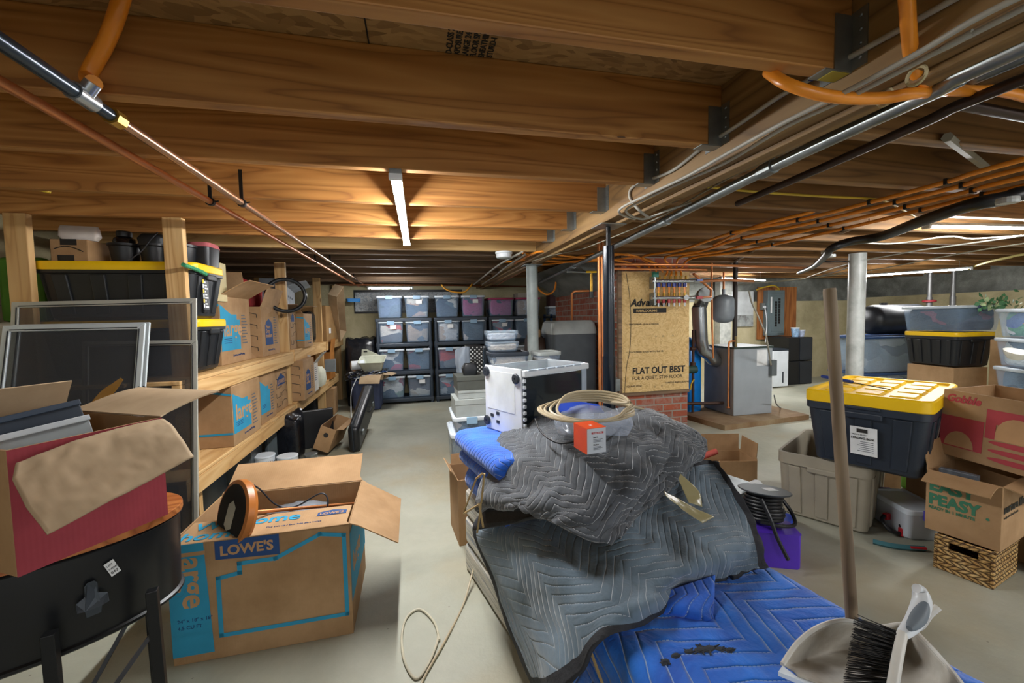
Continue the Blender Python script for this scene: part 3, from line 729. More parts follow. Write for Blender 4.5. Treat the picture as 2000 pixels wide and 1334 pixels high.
# leaning flat carton past third post
lean = carton('long shallow brown tray carton leaning diagonally past the third timber post', (0, 0, 0), 0, (.9, .22, .12), flaps={}, mat=M_cardp, inner=M_card2)
A = W(672, 575, x=-1.05); lean.matrix_world = Matrix.Translation((-1.02, 6.55, 1.62)) @ Matrix.Rotation(PI/2+.55, 4, 'Z') @ Matrix.Rotation(.0, 4, 'X')
lean.matrix_world = Matrix.Translation(W(640, 575, x=-1.12)) @ Matrix(((-.10, .30, .95, 0), (.72, .68, -.14, 0), (-.69, .67, -.28, 0), (0, 0, 0, 1))).normalized()
b = carton('big plain brown carton with a small white label behind the third timber post', (-1.12, 5.68, SZU+.015), PI/2, (.75, .5, .46), closed=True, mat=M_card2)
decal(b, [(.15, .1), (.27, .1), (.27, .17), (.15, .17)], I_white, 'front', (.75, .5, .46), 'paper_label')
o = MB().rrect([(.09, .05, .02, 0), (.1, .06, .02, .05)], seg=3).build('blue_box', plain('bright_blue_plastic', '#2f7fc4', .4), None, smooth=.5, loc=W(690, 590, y=6.6), rz=.3); tag(o, 'small bright blue plastic box resting on the timber near the back wall', 'box')
# under the shelves
t = thing('crt_television', 'dark blue tube television standing on the floor under the shelf', 'television', (-1.12, 4.30, 0.0), .35)
MB().hexa([(-.28, -.02, 0), (.28, -.02, 0), (.22, .3, .03), (-.22, .3, .03)], [(-.28, -.02, .36), (.28, -.02, .36), (.14, .3, .24), (-.14, .3, .24)]).build('rear_casing', plain('navy_plastic', '#1f2a3d', .4), t, bevel=.02, smooth=.6)
MB().box(-.29, .29, -.05, -.02, 0, .37).build('front_bezel', M_black, t, bevel=.01)
def pail(label, loc, r, h, text_='', blue=True, metal=False):
    t = thing('paint_pail', label, 'paint pail', loc, .5)
    m = M_galv if metal else M_white
    MB().lathe([(r*.86, 0), (r*.88, .004), (r*.98, h-.02), (r*.98, h)], n=28).build('pail_body', m, t, smooth=.5)
    MB().lathe([(r, h-.014), (r*1.04, h-.012), (r*1.04, h-.002), (r*.96, h), (r*.93, h-.006), (0, h-.006)], n=28).build('lid', M_lidwhite if not metal else M_galv, t, smooth=.5)
    MB().lathe([(r*.905, h*.2), (r*.975, h*.78)], n=28).build('paper_wrap', plain('blue_print' if blue else 'pale_print', '#3c8fc4' if blue else '#c9cfd6', .5), t, smooth=.5)
    MB().tube(bend([(r*1.02*math.cos(a), r*1.02*math.sin(a), h-.03-.07*abs(math.sin(a))**2) for a in [-.2+PI*.9*i/8-PI*.6 for i in range(9)]]), .0018, 6).build('bail_handle', M_galv, t, smooth=True)
    return t
p = pail('white pail with a printed blue band, under the shelf behind the big moving box', (-1.16, 3.45, 0), .072, .22)
text('ROMAN', .026, (-.055, -.070, .165), p, I_black, rot=(PI/2, 0, 0), bold=.02)
pail('white pail with a plain pale wrap, between the printed pail and the metal can', (-1.0, 3.45, 0), .072, .20, blue=False)
pail('small metal paint can with a pale label, third along the floor', (-.86, 3.55, 0), .048, .17, blue=False, metal=True)
b = carton('black and grey carton under the lower shelf left of the pails', (-1.42, 3.3, 0), .1, (.22, .3, .29), closed=True, mat=plain('grey_case', '#4c5358', .5))
t = thing('monitor', 'grey flat monitor standing on the floor below the lower shelf', 'monitor', (-1.22, 3.72, 0), PI/2-.3)
MB().box(0, .34, 0, .03, .03, .31).build('screen_panel', plain('grey_monitor', '#5a6468', .4), t, bevel=.006); MB().rrect([(.12, .09, .04, 0), (.11, .08, .04, .02)], c=(.17, .05), seg=3).build('foot', M_charcoal, t)
bgb = cloth_block('rubbish_bag', 'crumpled black plastic bag slumped under the shelf by the second post', plain('black_film', '#16181d', .25), (-1.12, 3.95, 0), (.2, .24, .40), 0, 8)
for i, (x, y, sx, sy, sz) in enumerate(((-1.6, 4.95, .5, .5, .34), (-1.55, 3.0, .5, .4, .3), (-1.5, 5.9, .5, .4, .36))):
    cloth_block('rubbish_bag', ('black plastic bag behind the television', 'black plastic bag deep under the near end of the shelf', 'black plastic bag in the dark below the last shelf bay')[i], M_black, (x, y, 0), (sx, sy, sz), 0, i+20)
# ================================================================ insect screens leaning on the shelving
M_alu = plain('aluminium', '#b9b9b0', .4, .35, .1)
M_aluw = plain('white_aluminium', '#c9d2d5', .35, .2, .06)
def meshmat():
    t = NT('insect_mesh'); v = t.coord('Object', (1, 1, 1)); t.col('#34363a'); t.set(.7)
    w1 = t.n('ShaderNodeTexWave', wave_type='BANDS', bands_direction='X'); t.link(v, w1.inputs['Vector']); w1.inputs['Scale'].default_value = 120
    w2 = t.n('ShaderNodeTexWave', wave_type='BANDS', bands_direction='Z'); t.link(v, w2.inputs['Vector']); w2.inputs['Scale'].default_value = 120
    n = t.noise(v, 3, 4, .6)
    a = t.math('MAXIMUM', w1.outputs['Fac'], w2.outputs['Fac'])
    t.link(t.math('ADD', t.math('MULTIPLY', a, .2), t.math('MULTIPLY_ADD', n, .3, .42)), t.b.inputs['Alpha']); return t.mat
M_mesh = meshmat()
def screen(label, TL, TR, BR, BL, wbar=.027, mat=None, pins=0):
    c = (TL+TR+BR+BL)/4; t = thing('window_screen', label, 'window screen', (c.x, c.y, min(p.z for p in (BR, BL))), group='insect screens leaning on the shelving')
    o0 = Vector(t.location); P = [p-o0 for p in (TL, TR, BR, BL)]
    nrm = (P[1]-P[0]).cross(P[3]-P[0]).normalized()
    if nrm.y > 0: nrm = -nrm
    mat = mat or M_alu
    cen = sum(P, Vector())/4
    for i in range(4):
        a, b = P[i], P[(i+1) % 4]; e = (b-a).normalized(); inn = nrm.cross(e)
        if inn.dot(cen-a) < 0: inn = -inn
        vs0 = [a, b, b+inn*wbar-e*wbar, a+inn*wbar+e*wbar]
        m = MB(); m.prism(vs0, nrm*-.011); m.build('frame_bar', mat, t, bevel=.0015)
        q = MB(); q.tube([a+inn*wbar*.75+e*wbar+nrm*.001, b+inn*wbar*.75-e*wbar+nrm*.001], .0022, 6); q.build('rubber_spline', M_black, t)
    m = MB(); off = nrm*-.006
    w = wbar*.9; m.add([P[0]+((cen-P[0]).normalized()*w*1.3)+off, P[1]+((cen-P[1]).normalized()*w*1.3)+off, P[2]+((cen-P[2]).normalized()*w*1.3)+off, P[3]+((cen-P[3]).normalized()*w*1.3)+off], [(0, 1, 2, 3)])
    m.build('insect_mesh', M_mesh, t)
    for k in range(pins):
        p = P[1].lerp(P[2], .28+.4*k); MB().tube([p+nrm*.001, p+nrm*.012], .003, 8).build('latch_pin', M_black, t)
    return t
def q4(TL, TR, BR, BL): return [W(p[0], p[1], y=p[2]) for p in (TL, TR, BR, BL)]
screen('tallest grey-framed insect screen, rearmost, its top bar in front of the yellow lid', *q4((22, 590, 2.42), (383, 582, 2.42), (386, 1140, 2.16), (-5, 1150, 2.16)), pins=1)
screen('insect screen with grey frame, lower than the rearmost one, leaning at its right', *q4((160, 667, 2.36), (384, 664, 2.36), (387, 1140, 2.11), (158, 1150, 2.11)), wbar=.024)
screen('insect screen with white side bars, second of the front pair', *q4((25, 634, 2.27), (292, 629, 2.27), (258, 1120, 1.99), (-30, 1120, 1.99)), mat=M_aluw, pins=1)
s = screen('frontmost insect screen, cream frame with a maker name on its top bar', *q4((5, 636, 2.23), (283, 631, 2.23), (247, 1120, 1.94), (-55, 1120, 1.94)), mat=M_aluw, pins=1)
# ================================================================ oval cooler table
M_tub = plain('cooler_black', '#15171b', .33, .1, .1)
M_lidwood = woodm('cooler_lid_wood', '#c98344', '#a9602c', '#6e3817', 0, 10, rough=.35)
ct = thing('cooler_table', 'black oval drinks cooler on legs with a wooden lid, under the red box', 'cooler', (-.985, 1.19, 0), .28)
A_, B_ = .355, .205
MB().lathe([(.955, .505), (.965, .51), (.985, .708), (1.0, .712), (.98, .715), (.93, .70), (.9, .53), (0, .53)], sx=A_, sy=B_, n=64).build('oval_tub', M_tub, ct, smooth=.5)
MB().lathe([(.96, .50), (.985, .505), (.985, .511), (.96, .516)], sx=A_, sy=B_, n=64).build('base_rim', M_steelblk, ct, smooth=.5)
for k in range(2):
    m = MB(); s0, s1 = (0, 33) if k == 0 else (32, 65)
    ring = [(A_*1.005*math.cos(2*PI*i/64+PI/2), B_*1.005*math.sin(2*PI*i/64+PI/2), .716) for i in range(s0, s1)]
    m.prism(ring, (0, 0, .019)); m.build('wooden_lid_half', M_lidwood, ct, bevel=.002)
inv = ct.matrix_basis.inverted()
ctm = Matrix.Translation(Vector((-.985, 1.19, 0))) @ Matrix.Rotation(.28, 4, 'Z'); cti = ctm.inverted()
def ctl(p): return cti @ Vector(p)
legs = [(-.640, 1.135), (-.765, 1.025), (-.80, 1.40), (-1.19, .95), (-1.28, 1.26)]
for i, (x, y) in enumerate(legs[:3]+legs[3:]):
    p = ctl((x, y, 0)); q = ctl((x+(-.985-x)*-.03, y+(1.19-y)*-.03, 0))
    m = MB(); zt = .585; w = .011
    m.hexa([(q.x-w, q.y-w, 0), (q.x+w, q.y-w, 0), (q.x+w, q.y+w, 0), (q.x-w, q.y+w, 0)], [(p.x-w, p.y-w, zt), (p.x+w, p.y-w, zt), (p.x+w, p.y+w, zt), (p.x-w, p.y+w, zt)])
    m.build('leg', M_steelblk, ct, bevel=.0015)
for a, b in ((0, 3), (1, 4), (2, 1)):
    pa, pb = ctl((*legs[a], .30)), ctl((*legs[b], .30)); m = MB(); m.tube([pa, pb], .008, 4); m.build('cross_brace', M_steelblk, ct)
pa = ctl((-.80, 1.40, .45)); MB().tube([pa, ctl((-.93, 1.2, .12))], .007, 4).build('cross_brace', M_steelblk, ct)
# wall bottle opener
oc = W(203, 1165, y=1.05); oc = W(203, 1165, z=.615)
a_ = math.atan2(oc.y-1.19, oc.x+.985)
loc_ = ctl(oc); ang = math.atan2(loc_.y/B_/B_, loc_.x/A_/A_)
r_ = Vector((A_*math.cos(math.atan2(loc_.y/B_, loc_.x/A_)), B_*math.sin(math.atan2(loc_.y/B_, loc_.x/A_)), .61))*1.0; r_.z = .61
Mo = Matrix.Translation(r_) @ Matrix.Rotation(ang+PI/2, 4, 'Z')
m = MB(); P = [(-.012, -.035), (.012, -.035), (.014, -.02), (.026, -.016), (.026, 0), (.011, .008), (.011, .03), (.006, .038), (-.006, .038), (-.011, .03), (-.011, .008), (-.026, 0), (-.026, -.016), (-.014, -.02)]
m.prism([Mo @ Vector((x, -.004-.012*(z < -.01), z)) for x, z in P], Mo.to_3x3() @ Vector((0, .003, 0))); m.build('bottle_opener', plain('dark_bare_steel', '#3f454b', .45, .6), ct, bevel=.001)
lc = W(262, 1108, z=.66); ll = ctl(lc); an = math.atan2(ll.y/B_/B_, ll.x/A_/A_); th_ = math.atan2(ll.y/B_, ll.x/A_)
Ml = Matrix.Translation(Vector((A_*.99*math.cos(th_), B_*.99*math.sin(th_), .66))) @ Matrix.Rotation(an+PI/2, 4, 'Z') @ Matrix.Rotation(-.35, 4, 'Y')
st = MB(); st.add([(-.009, -.004, -.018), (.009, -.004, -.018), (.009, -.004, .018), (-.009, -.004, .018), (-.009, -.003, -.018), (.009, -.003, -.018), (.009, -.003, .018), (-.009, -.003, .018)], [(0, 1, 2, 3), (7, 6, 5, 4), (0, 4, 5, 1), (1, 5, 6, 2), (2, 6, 7, 3), (3, 7, 4, 0)], 0, Ml)
st.build('paper_sticker', I_white, ct)
for k, (s_, z_) in enumerate((('047', -.013), ('WO40', -.002), ('LOT', .008))):
    g = text(s_, .009 if k == 0 else .006, (0, 0, 0), ct, I_black); g.matrix_basis = Ml @ Matrix.Translation((-.007, -.0046, z_)) @ Matrix.Rotation(PI/2, 4, 'X')
# ================================================================ red carton on the cooler
ZL = .736
RA = W(33, 1128, z=ZL); RB = W(327, 1004, z=ZL); yaw = math.atan2(RB.y-RA.y, RB.x-RA.x); RL = (RB-RA).length
M_redcard = cardboard('red_printed_board', '#a03a44', '#842c36')
RS = (RL, .36, .25)
rb = carton('worn red-printed carton with torn brown flaps on top of the oval cooler table', (RA.x, RA.y, ZL), yaw, RS, flaps={'back': -28, 'right': 78}, mat=M_card, inner=M_cardp, fl={'back': .1, 'right': .17, 'front': .11})
decal(rb, [(.0, .0), (RL, .0), (RL, RS[2]), (0, RS[2])], M_redcard, 'front', RS, off=.002)
decal(rb, [(.10, .0), (.30, .0), (.30, RS[2]), (.10, RS[2])], M_redcard, 'left', RS, off=.002)
rmi = (Matrix.Translation((RA.x, RA.y, ZL)) @ Matrix.Rotation(yaw, 4, 'Z')).inverted()
def rl(p): return rmi @ p
# creased front flap hanging outward
pts = [[(30, 905, .785), (130, 868, .855), (230, 838, .935), (318, 818, 1.015)],
       [(24, 935, .765), (130, 895, .835), (240, 858, .915), (335, 830, .995)],
       [(50, 990, .75), (150, 948, .815), (260, 905, .895), (358, 862, .975)],
       [(92, 1044, .745), (190, 993, .805), (290, 940, .88), (378, 893, .96)]]
o = surf('front_flap', [[rl(Wd(*p)) for p in r] for r in pts], M_cardp, rb, nu=12, nv=12, thick=.004, wr=.006, wrs=15, seed=3, straight=True)
o = surf('tape_strip', [[rl(Wd(*p)) for p in r] for r in [[(178, 786, 1.42), (200, 762, 1.4), (236, 738, 1.38)], [(195, 790, 1.4), (222, 768, 1.39), (241, 742, 1.37)]]], plain('amber_tape', '#c08a2e', .25), rb, thick=.0006, wr=.002, wrs=30)
o = surf('tape_strip', [[rl(Wd(*p)) for p in r] for r in [[(0, 822, .96), (40, 820, 1.0), (70, 835, 1.02), (84, 850, 1.02)], [(0, 832, .95), (38, 830, .99), (62, 845, 1.01), (72, 855, 1.01)]]], plain('amber_tape', '#c08a2e', .25), rb, thick=.0006, wr=.002, wrs=30)
for k, (lab, nm, col, dy, zz, dx) in enumerate((('dark navy folder standing in the red carton', 'folder', '#1e2a38', .15, .275, .02), ('grey-edged picture frame leaning beside the navy folder in the red carton', 'picture_frame', '#8f9698', .085, .25, -.01))):
    f = thing(nm, lab, 'folder' if k == 0 else 'picture frame', (0, 0, 0)); f.matrix_world = rmi.inverted() @ Matrix.Translation((-.02+dx, dy, .007)) @ Matrix.Rotation(-.10+.03*k, 4, 'Y') @ Matrix.Rotation(-.25, 4, 'X')
    MB().box(.02, RL-.02, 0, .012, .03, zz).build('cover' if k == 0 else 'backing', plain('item_'+nm, col, .4), f, bevel=.003)
    MB().box(.0+.02, RL-.02, -.006, .0, zz-.014, zz).build('edge_strip', plain('strip_'+nm, '#b9c0c4' if k else '#2c3a4b', .4), f, bevel=.002)
# ================================================================ big moving carton on the floor
LS = (.605, .445, .44)
FA = W(340, 1302, z=0)
lb = carton('big open moving carton printed large in blue on the foreground floor, lamp inside', (-.884, 1.656, 0), .012, LS, flaps={'front': -90, 'back': 64, 'right': 122}, mat=M_card, inner=M_card, fl={'front': .175, 'right': .21, 'back': .185}, curl=0.0)
decal(lb, [(.0, .03), (.13, .03), (.115, LS[2]), (.0, LS[2])], I_blue, 'front', LS)
ftext(lb, 'large', .108, .043, .415, I_tan, 'front', LS, bold=.02, off=.0022, turn=-PI/2)
ftext(lb, '24" x 18" x 18"', .018, .02, .155, I_navy, 'front', LS, off=.0022); ftext(lb, '4.5 CU FT', .018, .02, .13, I_navy, 'front', LS, off=.0022)
decal(lb, [(.15, .37), (.36, .36), (.36, .437), (.15, .437)], I_navy, 'front', LS); ftext(lb, "LOWE'S", .05, .165, .383, I_tan, 'front', LS, bold=.03, off=.0022)
hp = [(.155, .085), (.155, .30), (.225, .31), (.225, .345), (.345, .345), (.50, .415), (.585, .40), (.585, .085)]
for p, q in zip(hp, hp[1:]+hp[:1]):
    d = Vector((q[0]-p[0], q[1]-p[1])).normalized(); nx = Vector((-d.y, d.x))*.0075; e = d*.0075
    decal(lb, [(p[0]-e.x+nx.x, p[1]-e.y+nx.y), (q[0]+e.x+nx.x, q[1]+e.y+nx.y), (q[0]+e.x-nx.x, q[1]+e.y-nx.y), (p[0]-e.x-nx.x, p[1]-e.y-nx.y)], I_blue, 'front', LS, 'printed_line')
decal(lb, [(0, .13), (LS[1], .13), (LS[1], .42), (.0, .40)], I_blue, 'right', LS); ftext(lb, 'large', .11, .05, .22, I_tan, 'right', LS, bold=.02, off=.0022)
ftext(lb, 'Welcome', .085, .035, .098, I_blue, 'top', LS, bold=.02, sx=1.1, off=.0015); ftext(lb, 'home.', .085, .02, .02, I_blue, 'top', LS, bold=.02, sx=1.1, off=.0015)
decal(lb, [(.47, .10), (.58, .10), (.58, .13), (.525, .145), (.47, .13)], I_navy, 'top', LS, off=.0015); ftext(lb, "LOWE'S", .026, .478, .106, I_tan, 'top', LS, bold=.02, off=.0024)
ftext(lb, 'This side up / Este lado para arriba', .014, .30, .05, I_navy, 'top', LS, off=.0015)
# floor lamp lying in the carton
P0, P1 = Wd(466, 1003, 1.60), Wd(697, 983, 2.02); ax = (P1-P0).normalized()
fl_ = thing('floor_lamp', 'floor lamp lying across the open carton, round wooden base with black felt underside', 'floor lamp', P0)
Ra = ax.to_track_quat('Z', 'Y').to_matrix().to_4x4()
MB().lathe([(.0, -.028), (.105, -.028), (.112, -.025)], n=40, M=Ra).build('felt_pad', plain('black_felt', '#14110f', .95), fl_, smooth=.5)
MB().lathe([(.112, -.026), (.124, -.022), (.126, 0), (.12, .012), (.03, .016), (.0, .016)], n=48, M=Ra).build('wooden_base', plain('orange_wood', '#b06a2c', .35, 0, .2), fl_, smooth=.5)
MB().add([(-.03, -.045, -.0295), (0, -.06, -.0295), (.03, -.045, -.0295), (.03, .03, -.0295), (0, .05, -.0295), (-.03, .03, -.0295)], [(0, 1, 2, 3, 4, 5)], 0, Ra).build('foil_label', M_alu, fl_)
MB().tube([Vector((0, 0, 0))+ax*.012, ax*(P1-P0).length], .007, 14).build('copper_rod', M_copper, fl_, smooth=True)
MB().tube([ax*.012, ax*.06], .012, 14).build('rod_collar', M_copper, fl_, smooth=True)
o = MB().tube(bend([Wd(*p)-P0 for p in ((480, 985, 1.74), (476, 950, 1.73), (484, 943, 1.74), (508, 956, 1.78), (538, 985, 1.85), (575, 990, 1.88), (625, 964, 1.9), (640, 975, 1.9), (632, 995, 1.88), (580, 1000, 1.86), (545, 990, 1.86))]), .0035, 8).build('power_cord', M_charcoal, fl_, smooth=True)
surf('plastic_wrap', [[Wd(*p)-Vector((0, 0, .0)) for p in r] for r in [[(530, 975, 2.0), (580, 968, 2.0), (640, 978, 2.0)], [(520, 1003, 1.92), (580, 1000, 1.9), (636, 998, 1.92)]]], clear('crinkled_film', '#b9c4cf', .35, .1), None, thick=.001, wr=.012, wrs=20)
tag(D.objects['plastic_wrap'], 'crumpled clear film inside the big open carton behind the lamp rod', 'plastic wrap')
# ================================================================ wrapped mattress stack, pads, blankets
M_wrap = plain('film_wrapped_side', '#b8b3a6', .28, 0, .35, 14, .8, 9)
def wrapm():
    t = NT('wrapped_layers'); v = t.coord('Object', (3, 1, 16), rot=(0, .06, 0)); n = t.noise(v, 2.2, 5, .6, .8)
    t.col(t.ramp(n, [(.25, '#6c7a92'), (.42, '#a9a79f'), (.55, '#cfc9bb'), (.7, '#7d8899')])); t.bump(n, .8, .02); return t.set(.25)
ma = math.atan2(.16, .692)
mt = thing('wrapped_mattress', 'stack of film-wrapped mattress slabs on the floor, blue pads and grey blankets on top', 'mattress', (.192, 1.98, 0), ma)
MWD, MLN, MHT = .60, 1.75, .40
M_wl = wrapm()
for k in range(3):
    z0, z1 = k*.133, (k+1)*.133; MB().box(.0+.004*k, MWD, -MLN, 0, z0+.002, z1).build('mattress_slab', M_wl, mt, bevel=.02, seg=3)
mm = Matrix.Translation((.192, 1.98, 0)) @ Matrix.Rotation(ma, 4, 'Z'); mi = mm.inverted()
M_bq = quilt('blue_quilt', '#1680f2', '#0c58c4', '#a9c8f0', .055, .30, .35)
M_bq2 = quilt('blue_quilt_dark', '#1f78f2', '#0f52c4', '#a9c8f0', .034, .9, 1.2)
M_gq = quilt('grey_quilt', '#565d65', '#2a2e33', '#d5dae0', .032, .17, .785, bs=.5)
M_gq2 = quilt('grey_blue_quilt', '#6f8596', '#4b5d6a', '#c5ccd4', .036, .24, .6, bs=.4)
M_hem = plain('dark_binding', '#2b2d32', .8, 0, .2, 20, .8)
# blue pad spread over the near part
def ml(x, y, z): return mm @ Vector((x, y, z))
rows = []
for y in (-.86, -.92, -.98, -1.15, -1.35, -1.55, -1.72):
    rows.append([ml(-.018, y, .22), ml(-.016, y, .34), ml(.0, y, .415), ml(.06, y, .432), ml(.2, y, .436), ml(.35, y, .434), ml(.5, y, .434), ml(.585, y, .43), ml(.612, y, .40), ml(.616, y, .26)])
o = surf('moving_pad', rows, M_bq, None, nu=6, nv=12, thick=.012, wr=.012, wrs=9, seed=4); tag(o, 'bright blue quilted moving pad spread over the near end of the mattress, torn', 'moving pad')
tear = thing('stuffing_tuft', 'dark torn stuffing poking out of the blue pad near the bottom edge', 'stuffing', W(1380, 1272, z=.437), 0, kind='stuff')
for (px, py, r) in ((1320, 1285, .010), (1345, 1278, .011), (1368, 1274, .014), (1385, 1272, .016), (1405, 1273, .011), (1425, 1274, .009), (1300, 1296, .008)):
    p = W(px, py, z=.440)-Vector(tear.location); m = MB()
    m.lathe([(0, -.004), (r*1.1, -.002), (r*1.25, .003), (r*.6, .009), (0, .010)], c=p, n=9, sx=1.25, sy=.7)
    for q in range(14):
        a = random.uniform(0, 6.3); m.tube([p+Vector((0, 0, .004)), p+Vector((math.cos(a)*r*1.9, math.sin(a)*r*1.2, random.uniform(.0, r*.6)))], .0035, 5, r_fn=lambda t: .004*(1-t)+.0008)
    m.build('fluff', plain('dark_fluff', '#3c4046', .95), tear)
# folded pads at the far end
def pad(name, label, cx, cy, z, w, l, h, mat, rz, layers=2, seed=0):
    t = thing(name, label, 'moving pad', (cx, cy, z), rz, 'folded blue pads under the white enclosure')
    for k in range(layers):
        hh = h/layers; m = MB()
        n = 14; prof = [(-w/2+hh*.5-hh*.5*math.sin(PI*i/8), hh*.5-hh*.5*math.cos(PI*i/8)) for i in range(9)]+[(w/2-hh*.5+hh*.5*math.sin(PI*i/8), hh*.5+hh*.5*math.cos(PI*i/8)) for i in range(9)]
        me = D.meshes.new('fold'); vs = []; ny = 26; npf = len(prof)
        arc = [0]
        for i in range(1, npf): arc.append(arc[-1]+math.hypot(prof[i][0]-prof[i-1][0], prof[i][1]-prof[i-1][1]))
        for j in range(ny):
            y = -l/2+l*j/(ny-1)
            for i, (x, zz) in enumerate(prof):
                nz = noise.noise(Vector((x*8, y*9, k*3+seed)))*.012
                e = 1 if 0 < j < ny-1 else .93
                vs.append((x*e+nz*.5, y, zz*e+hh*k+(1-e)*hh*.5+nz*.5))
        fs = [(j*npf+i, j*npf+(i+1) % npf, (j+1)*npf+(i+1) % npf, (j+1)*npf+i) for j in range(ny-1) for i in range(npf)]
        fs += [tuple(range(npf))[::-1], tuple((ny-1)*npf+i for i in range(npf))]
        me.from_pydata(vs, [], fs); me.materials.append(mat); uv = me.uv_layers.new(name='UVMap')
        for po in me.polygons:
            for li in po.loop_indices:
                j, i = divmod(me.loops[li].vertex_index, npf); uv.data[li].uv = (arc[i], l*j/(ny-1))
        me.shade_smooth(); o = D.objects.new('fold', me); COL.objects.link(o); o.parent = t
    return t
def mc(x, y): p = ml(x, y, 0); return p.x, p.y
x, y = mc(.30, -.28); pad('folded_pad', 'lowest folded blue pad on the mattress, tied with a tan strap', x, y, .402, .625, .46, .135, M_bq2, ma, 1, 1)
x, y = mc(.285, -.26); pad('folded_pad', 'middle folded blue pad, thinner than the top one', x, y, .537, .62, .50, .068, M_bq2, ma, 1, 2)
x, y = mc(.28, -.25); pad('folded_pad', 'top folded blue pad with a rolled edge below the white enclosure', x, y, .605, .64, .52, .085, M_bq2, ma, 1, 3)
strap = MB()
strap.tube([W(906, 1000, x=.17), W(930, 935, x=.20), W(942, 925, x=.215)], .004, 6); strap.tube([W(946, 925, x=.22), W(940, 985, x=.215), W(932, 1040, x=.2)], .004, 6); strap.tube([W(906, 1003, x=.17), W(936, 985, x=.2), W(944, 1030, x=.21)], .004, 6)
tag(strap.build('tan_strap', plain('tan_webbing', '#b39a6a', .7), None), 'thin tan strap knotted around the corner of the blue pads', 'strap')
o = MB().tube([W(1150, 1262, z=.40), ml(-.026, -1.22, .2)+Vector((0, 0, 0)), ml(-.028, -1.45, .03)], .004, 6).build('tan_strap', plain('tan_webbing', '#b39a6a', .7), None); tag(o, 'tan strap running down the side of the wrapped mattress near the bottom', 'strap')
# side plane helper
nrmS = (mm.to_3x3() @ Vector((-1, 0, 0))); pS = mm @ Vector((0, 0, 0))
def S(px, py, off=.03):
    q = _w + _r*((px-1000)/CAM_F) + _d*((py-667)/CAM_F); t = ((pS+nrmS*off)-CAM_P).dot(nrmS)/q.dot(nrmS); return CAM_P+q*t
B = [[Wd(958, 985, 1.75), Wd(1040, 985, 1.62), Wd(1110, 985, 1.52), Wd(1180, 985, 1.45), Wd(1235, 960, 1.5), Wd(1290, 940, 1.55), Wd(1340, 915, 1.6), Wd(1380, 900, 1.65), Wd(1402, 905, 1.62)],
     [S(928, 1036, .05), Wd(1010, 1040, 1.50), Wd(1090, 1050, 1.36), Wd(1170, 1055, 1.27), Wd(1222, 1035, 1.28), Wd(1290, 1010, 1.36), Wd(1350, 985, 1.42), Wd(1410, 965, 1.48), Wd(1445, 965, 1.46)],
     [S(960, 1125, .05), Wd(1022, 1110, 1.38), Wd(1100, 1115, 1.22), Wd(1180, 1110, 1.16), Wd(1240, 1095, 1.17), Wd(1310, 1070, 1.22), Wd(1380, 1045, 1.28), Wd(1440, 1025, 1.36), Wd(1474, 1020, 1.37)],
     [S(992, 1215, .05), Wd(1045, 1200, 1.30), Wd(1110, 1180, 1.14), Wd(1185, 1160, 1.07), Wd(1255, 1150, 1.09), Wd(1325, 1120, 1.13), Wd(1395, 1090, 1.2), Wd(1455, 1070, 1.27), Wd(1486, 1065, 1.29)],
     [S(1022, 1285, .05), Wd(1072, 1275, 1.15), Wd(1125, 1245, 1.05), Wd(1190, 1205, 1.02), W(1262, 1182, z=.50), W(1322, 1142, z=.47), W(1396, 1122, z=.465), W(1456, 1108, z=.463), W(1492, 1098, z=.465)],
     [S(1052, 1345, .05), Wd(1085, 1362, 1.04), Wd(1132, 1310, .99), Wd(1190, 1243, .99), W(1278, 1200, z=.455), W(1326, 1154, z=.452), W(1398, 1132, z=.452), W(1458, 1118, z=.452), W(1496, 1108, z=.452)]]
o = surf('moving_blanket', B, M_gq2, None, nu=12, nv=12, thick=.012, wr=.018, wrs=6.5, seed=9, edge_mat=M_hem, edge_w=.02)
tag(o, 'grey-blue quilted moving blanket with a dark hem draped down over the mattress side', 'moving blanket')
A = [[Wd(985, 850, 1.86), Wd(1060, 822, 1.84), Wd(1150, 812, 1.82), Wd(1230, 800, 1.80), Wd(1300, 815, 1.76), Wd(1345, 845, 1.72)],
     [Wd(972, 865, 1.80), Wd(1050, 845, 1.70), Wd(1150, 838, 1.62), Wd(1240, 830, 1.60), Wd(1325, 838, 1.62), Wd(1374, 862, 1.66)],
     [Wd(955, 905, 1.74), Wd(1045, 890, 1.52), Wd(1145, 885, 1.42), Wd(1240, 882, 1.42), Wd(1320, 885, 1.50), Wd(1380, 882, 1.60)],
     [Wd(940, 950, 1.68), Wd(1035, 940, 1.42), Wd(1140, 945, 1.30), Wd(1235, 945, 1.31), Wd(1300, 935, 1.43), Wd(1345, 918, 1.54)],
     [Wd(930, 984, 1.63), Wd(1020, 975, 1.38), Wd(1120, 1000, 1.22), Wd(1200, 1005, 1.23), Wd(1262, 978, 1.36), Wd(1312, 942, 1.48)],
     [Wd(936, 994, 1.64), Wd(1005, 990, 1.42), Wd(1080, 1022, 1.24), Wd(1168, 1062, 1.16), Wd(1222, 1030, 1.25), Wd(1275, 975, 1.42)]]
o = surf('moving_blanket', A, M_gq, None, nu=16, nv=14, thick=.014, wr=.026, wrs=10, seed=2)
tag(o, 'crumpled dark grey quilted moving blanket heaped on top, small orange box on it', 'moving blanket')
Cc = [[Wd(945, 990, 1.66), Wd(1010, 990, 1.46), Wd(1070, 1000, 1.32), Wd(1120, 1010, 1.26), Wd(1160, 1040, 1.2)],
      [Wd(938, 1012, 1.66), Wd(1010, 1008, 1.45), Wd(1070, 1012, 1.30), Wd(1120, 1022, 1.24), Wd(1158, 1055, 1.19)],
      [Wd(926, 1036, 1.67), Wd(1000, 1024, 1.46), Wd(1060, 1012, 1.30), Wd(1120, 1022, 1.235), Wd(1150, 1056, 1.185)]]
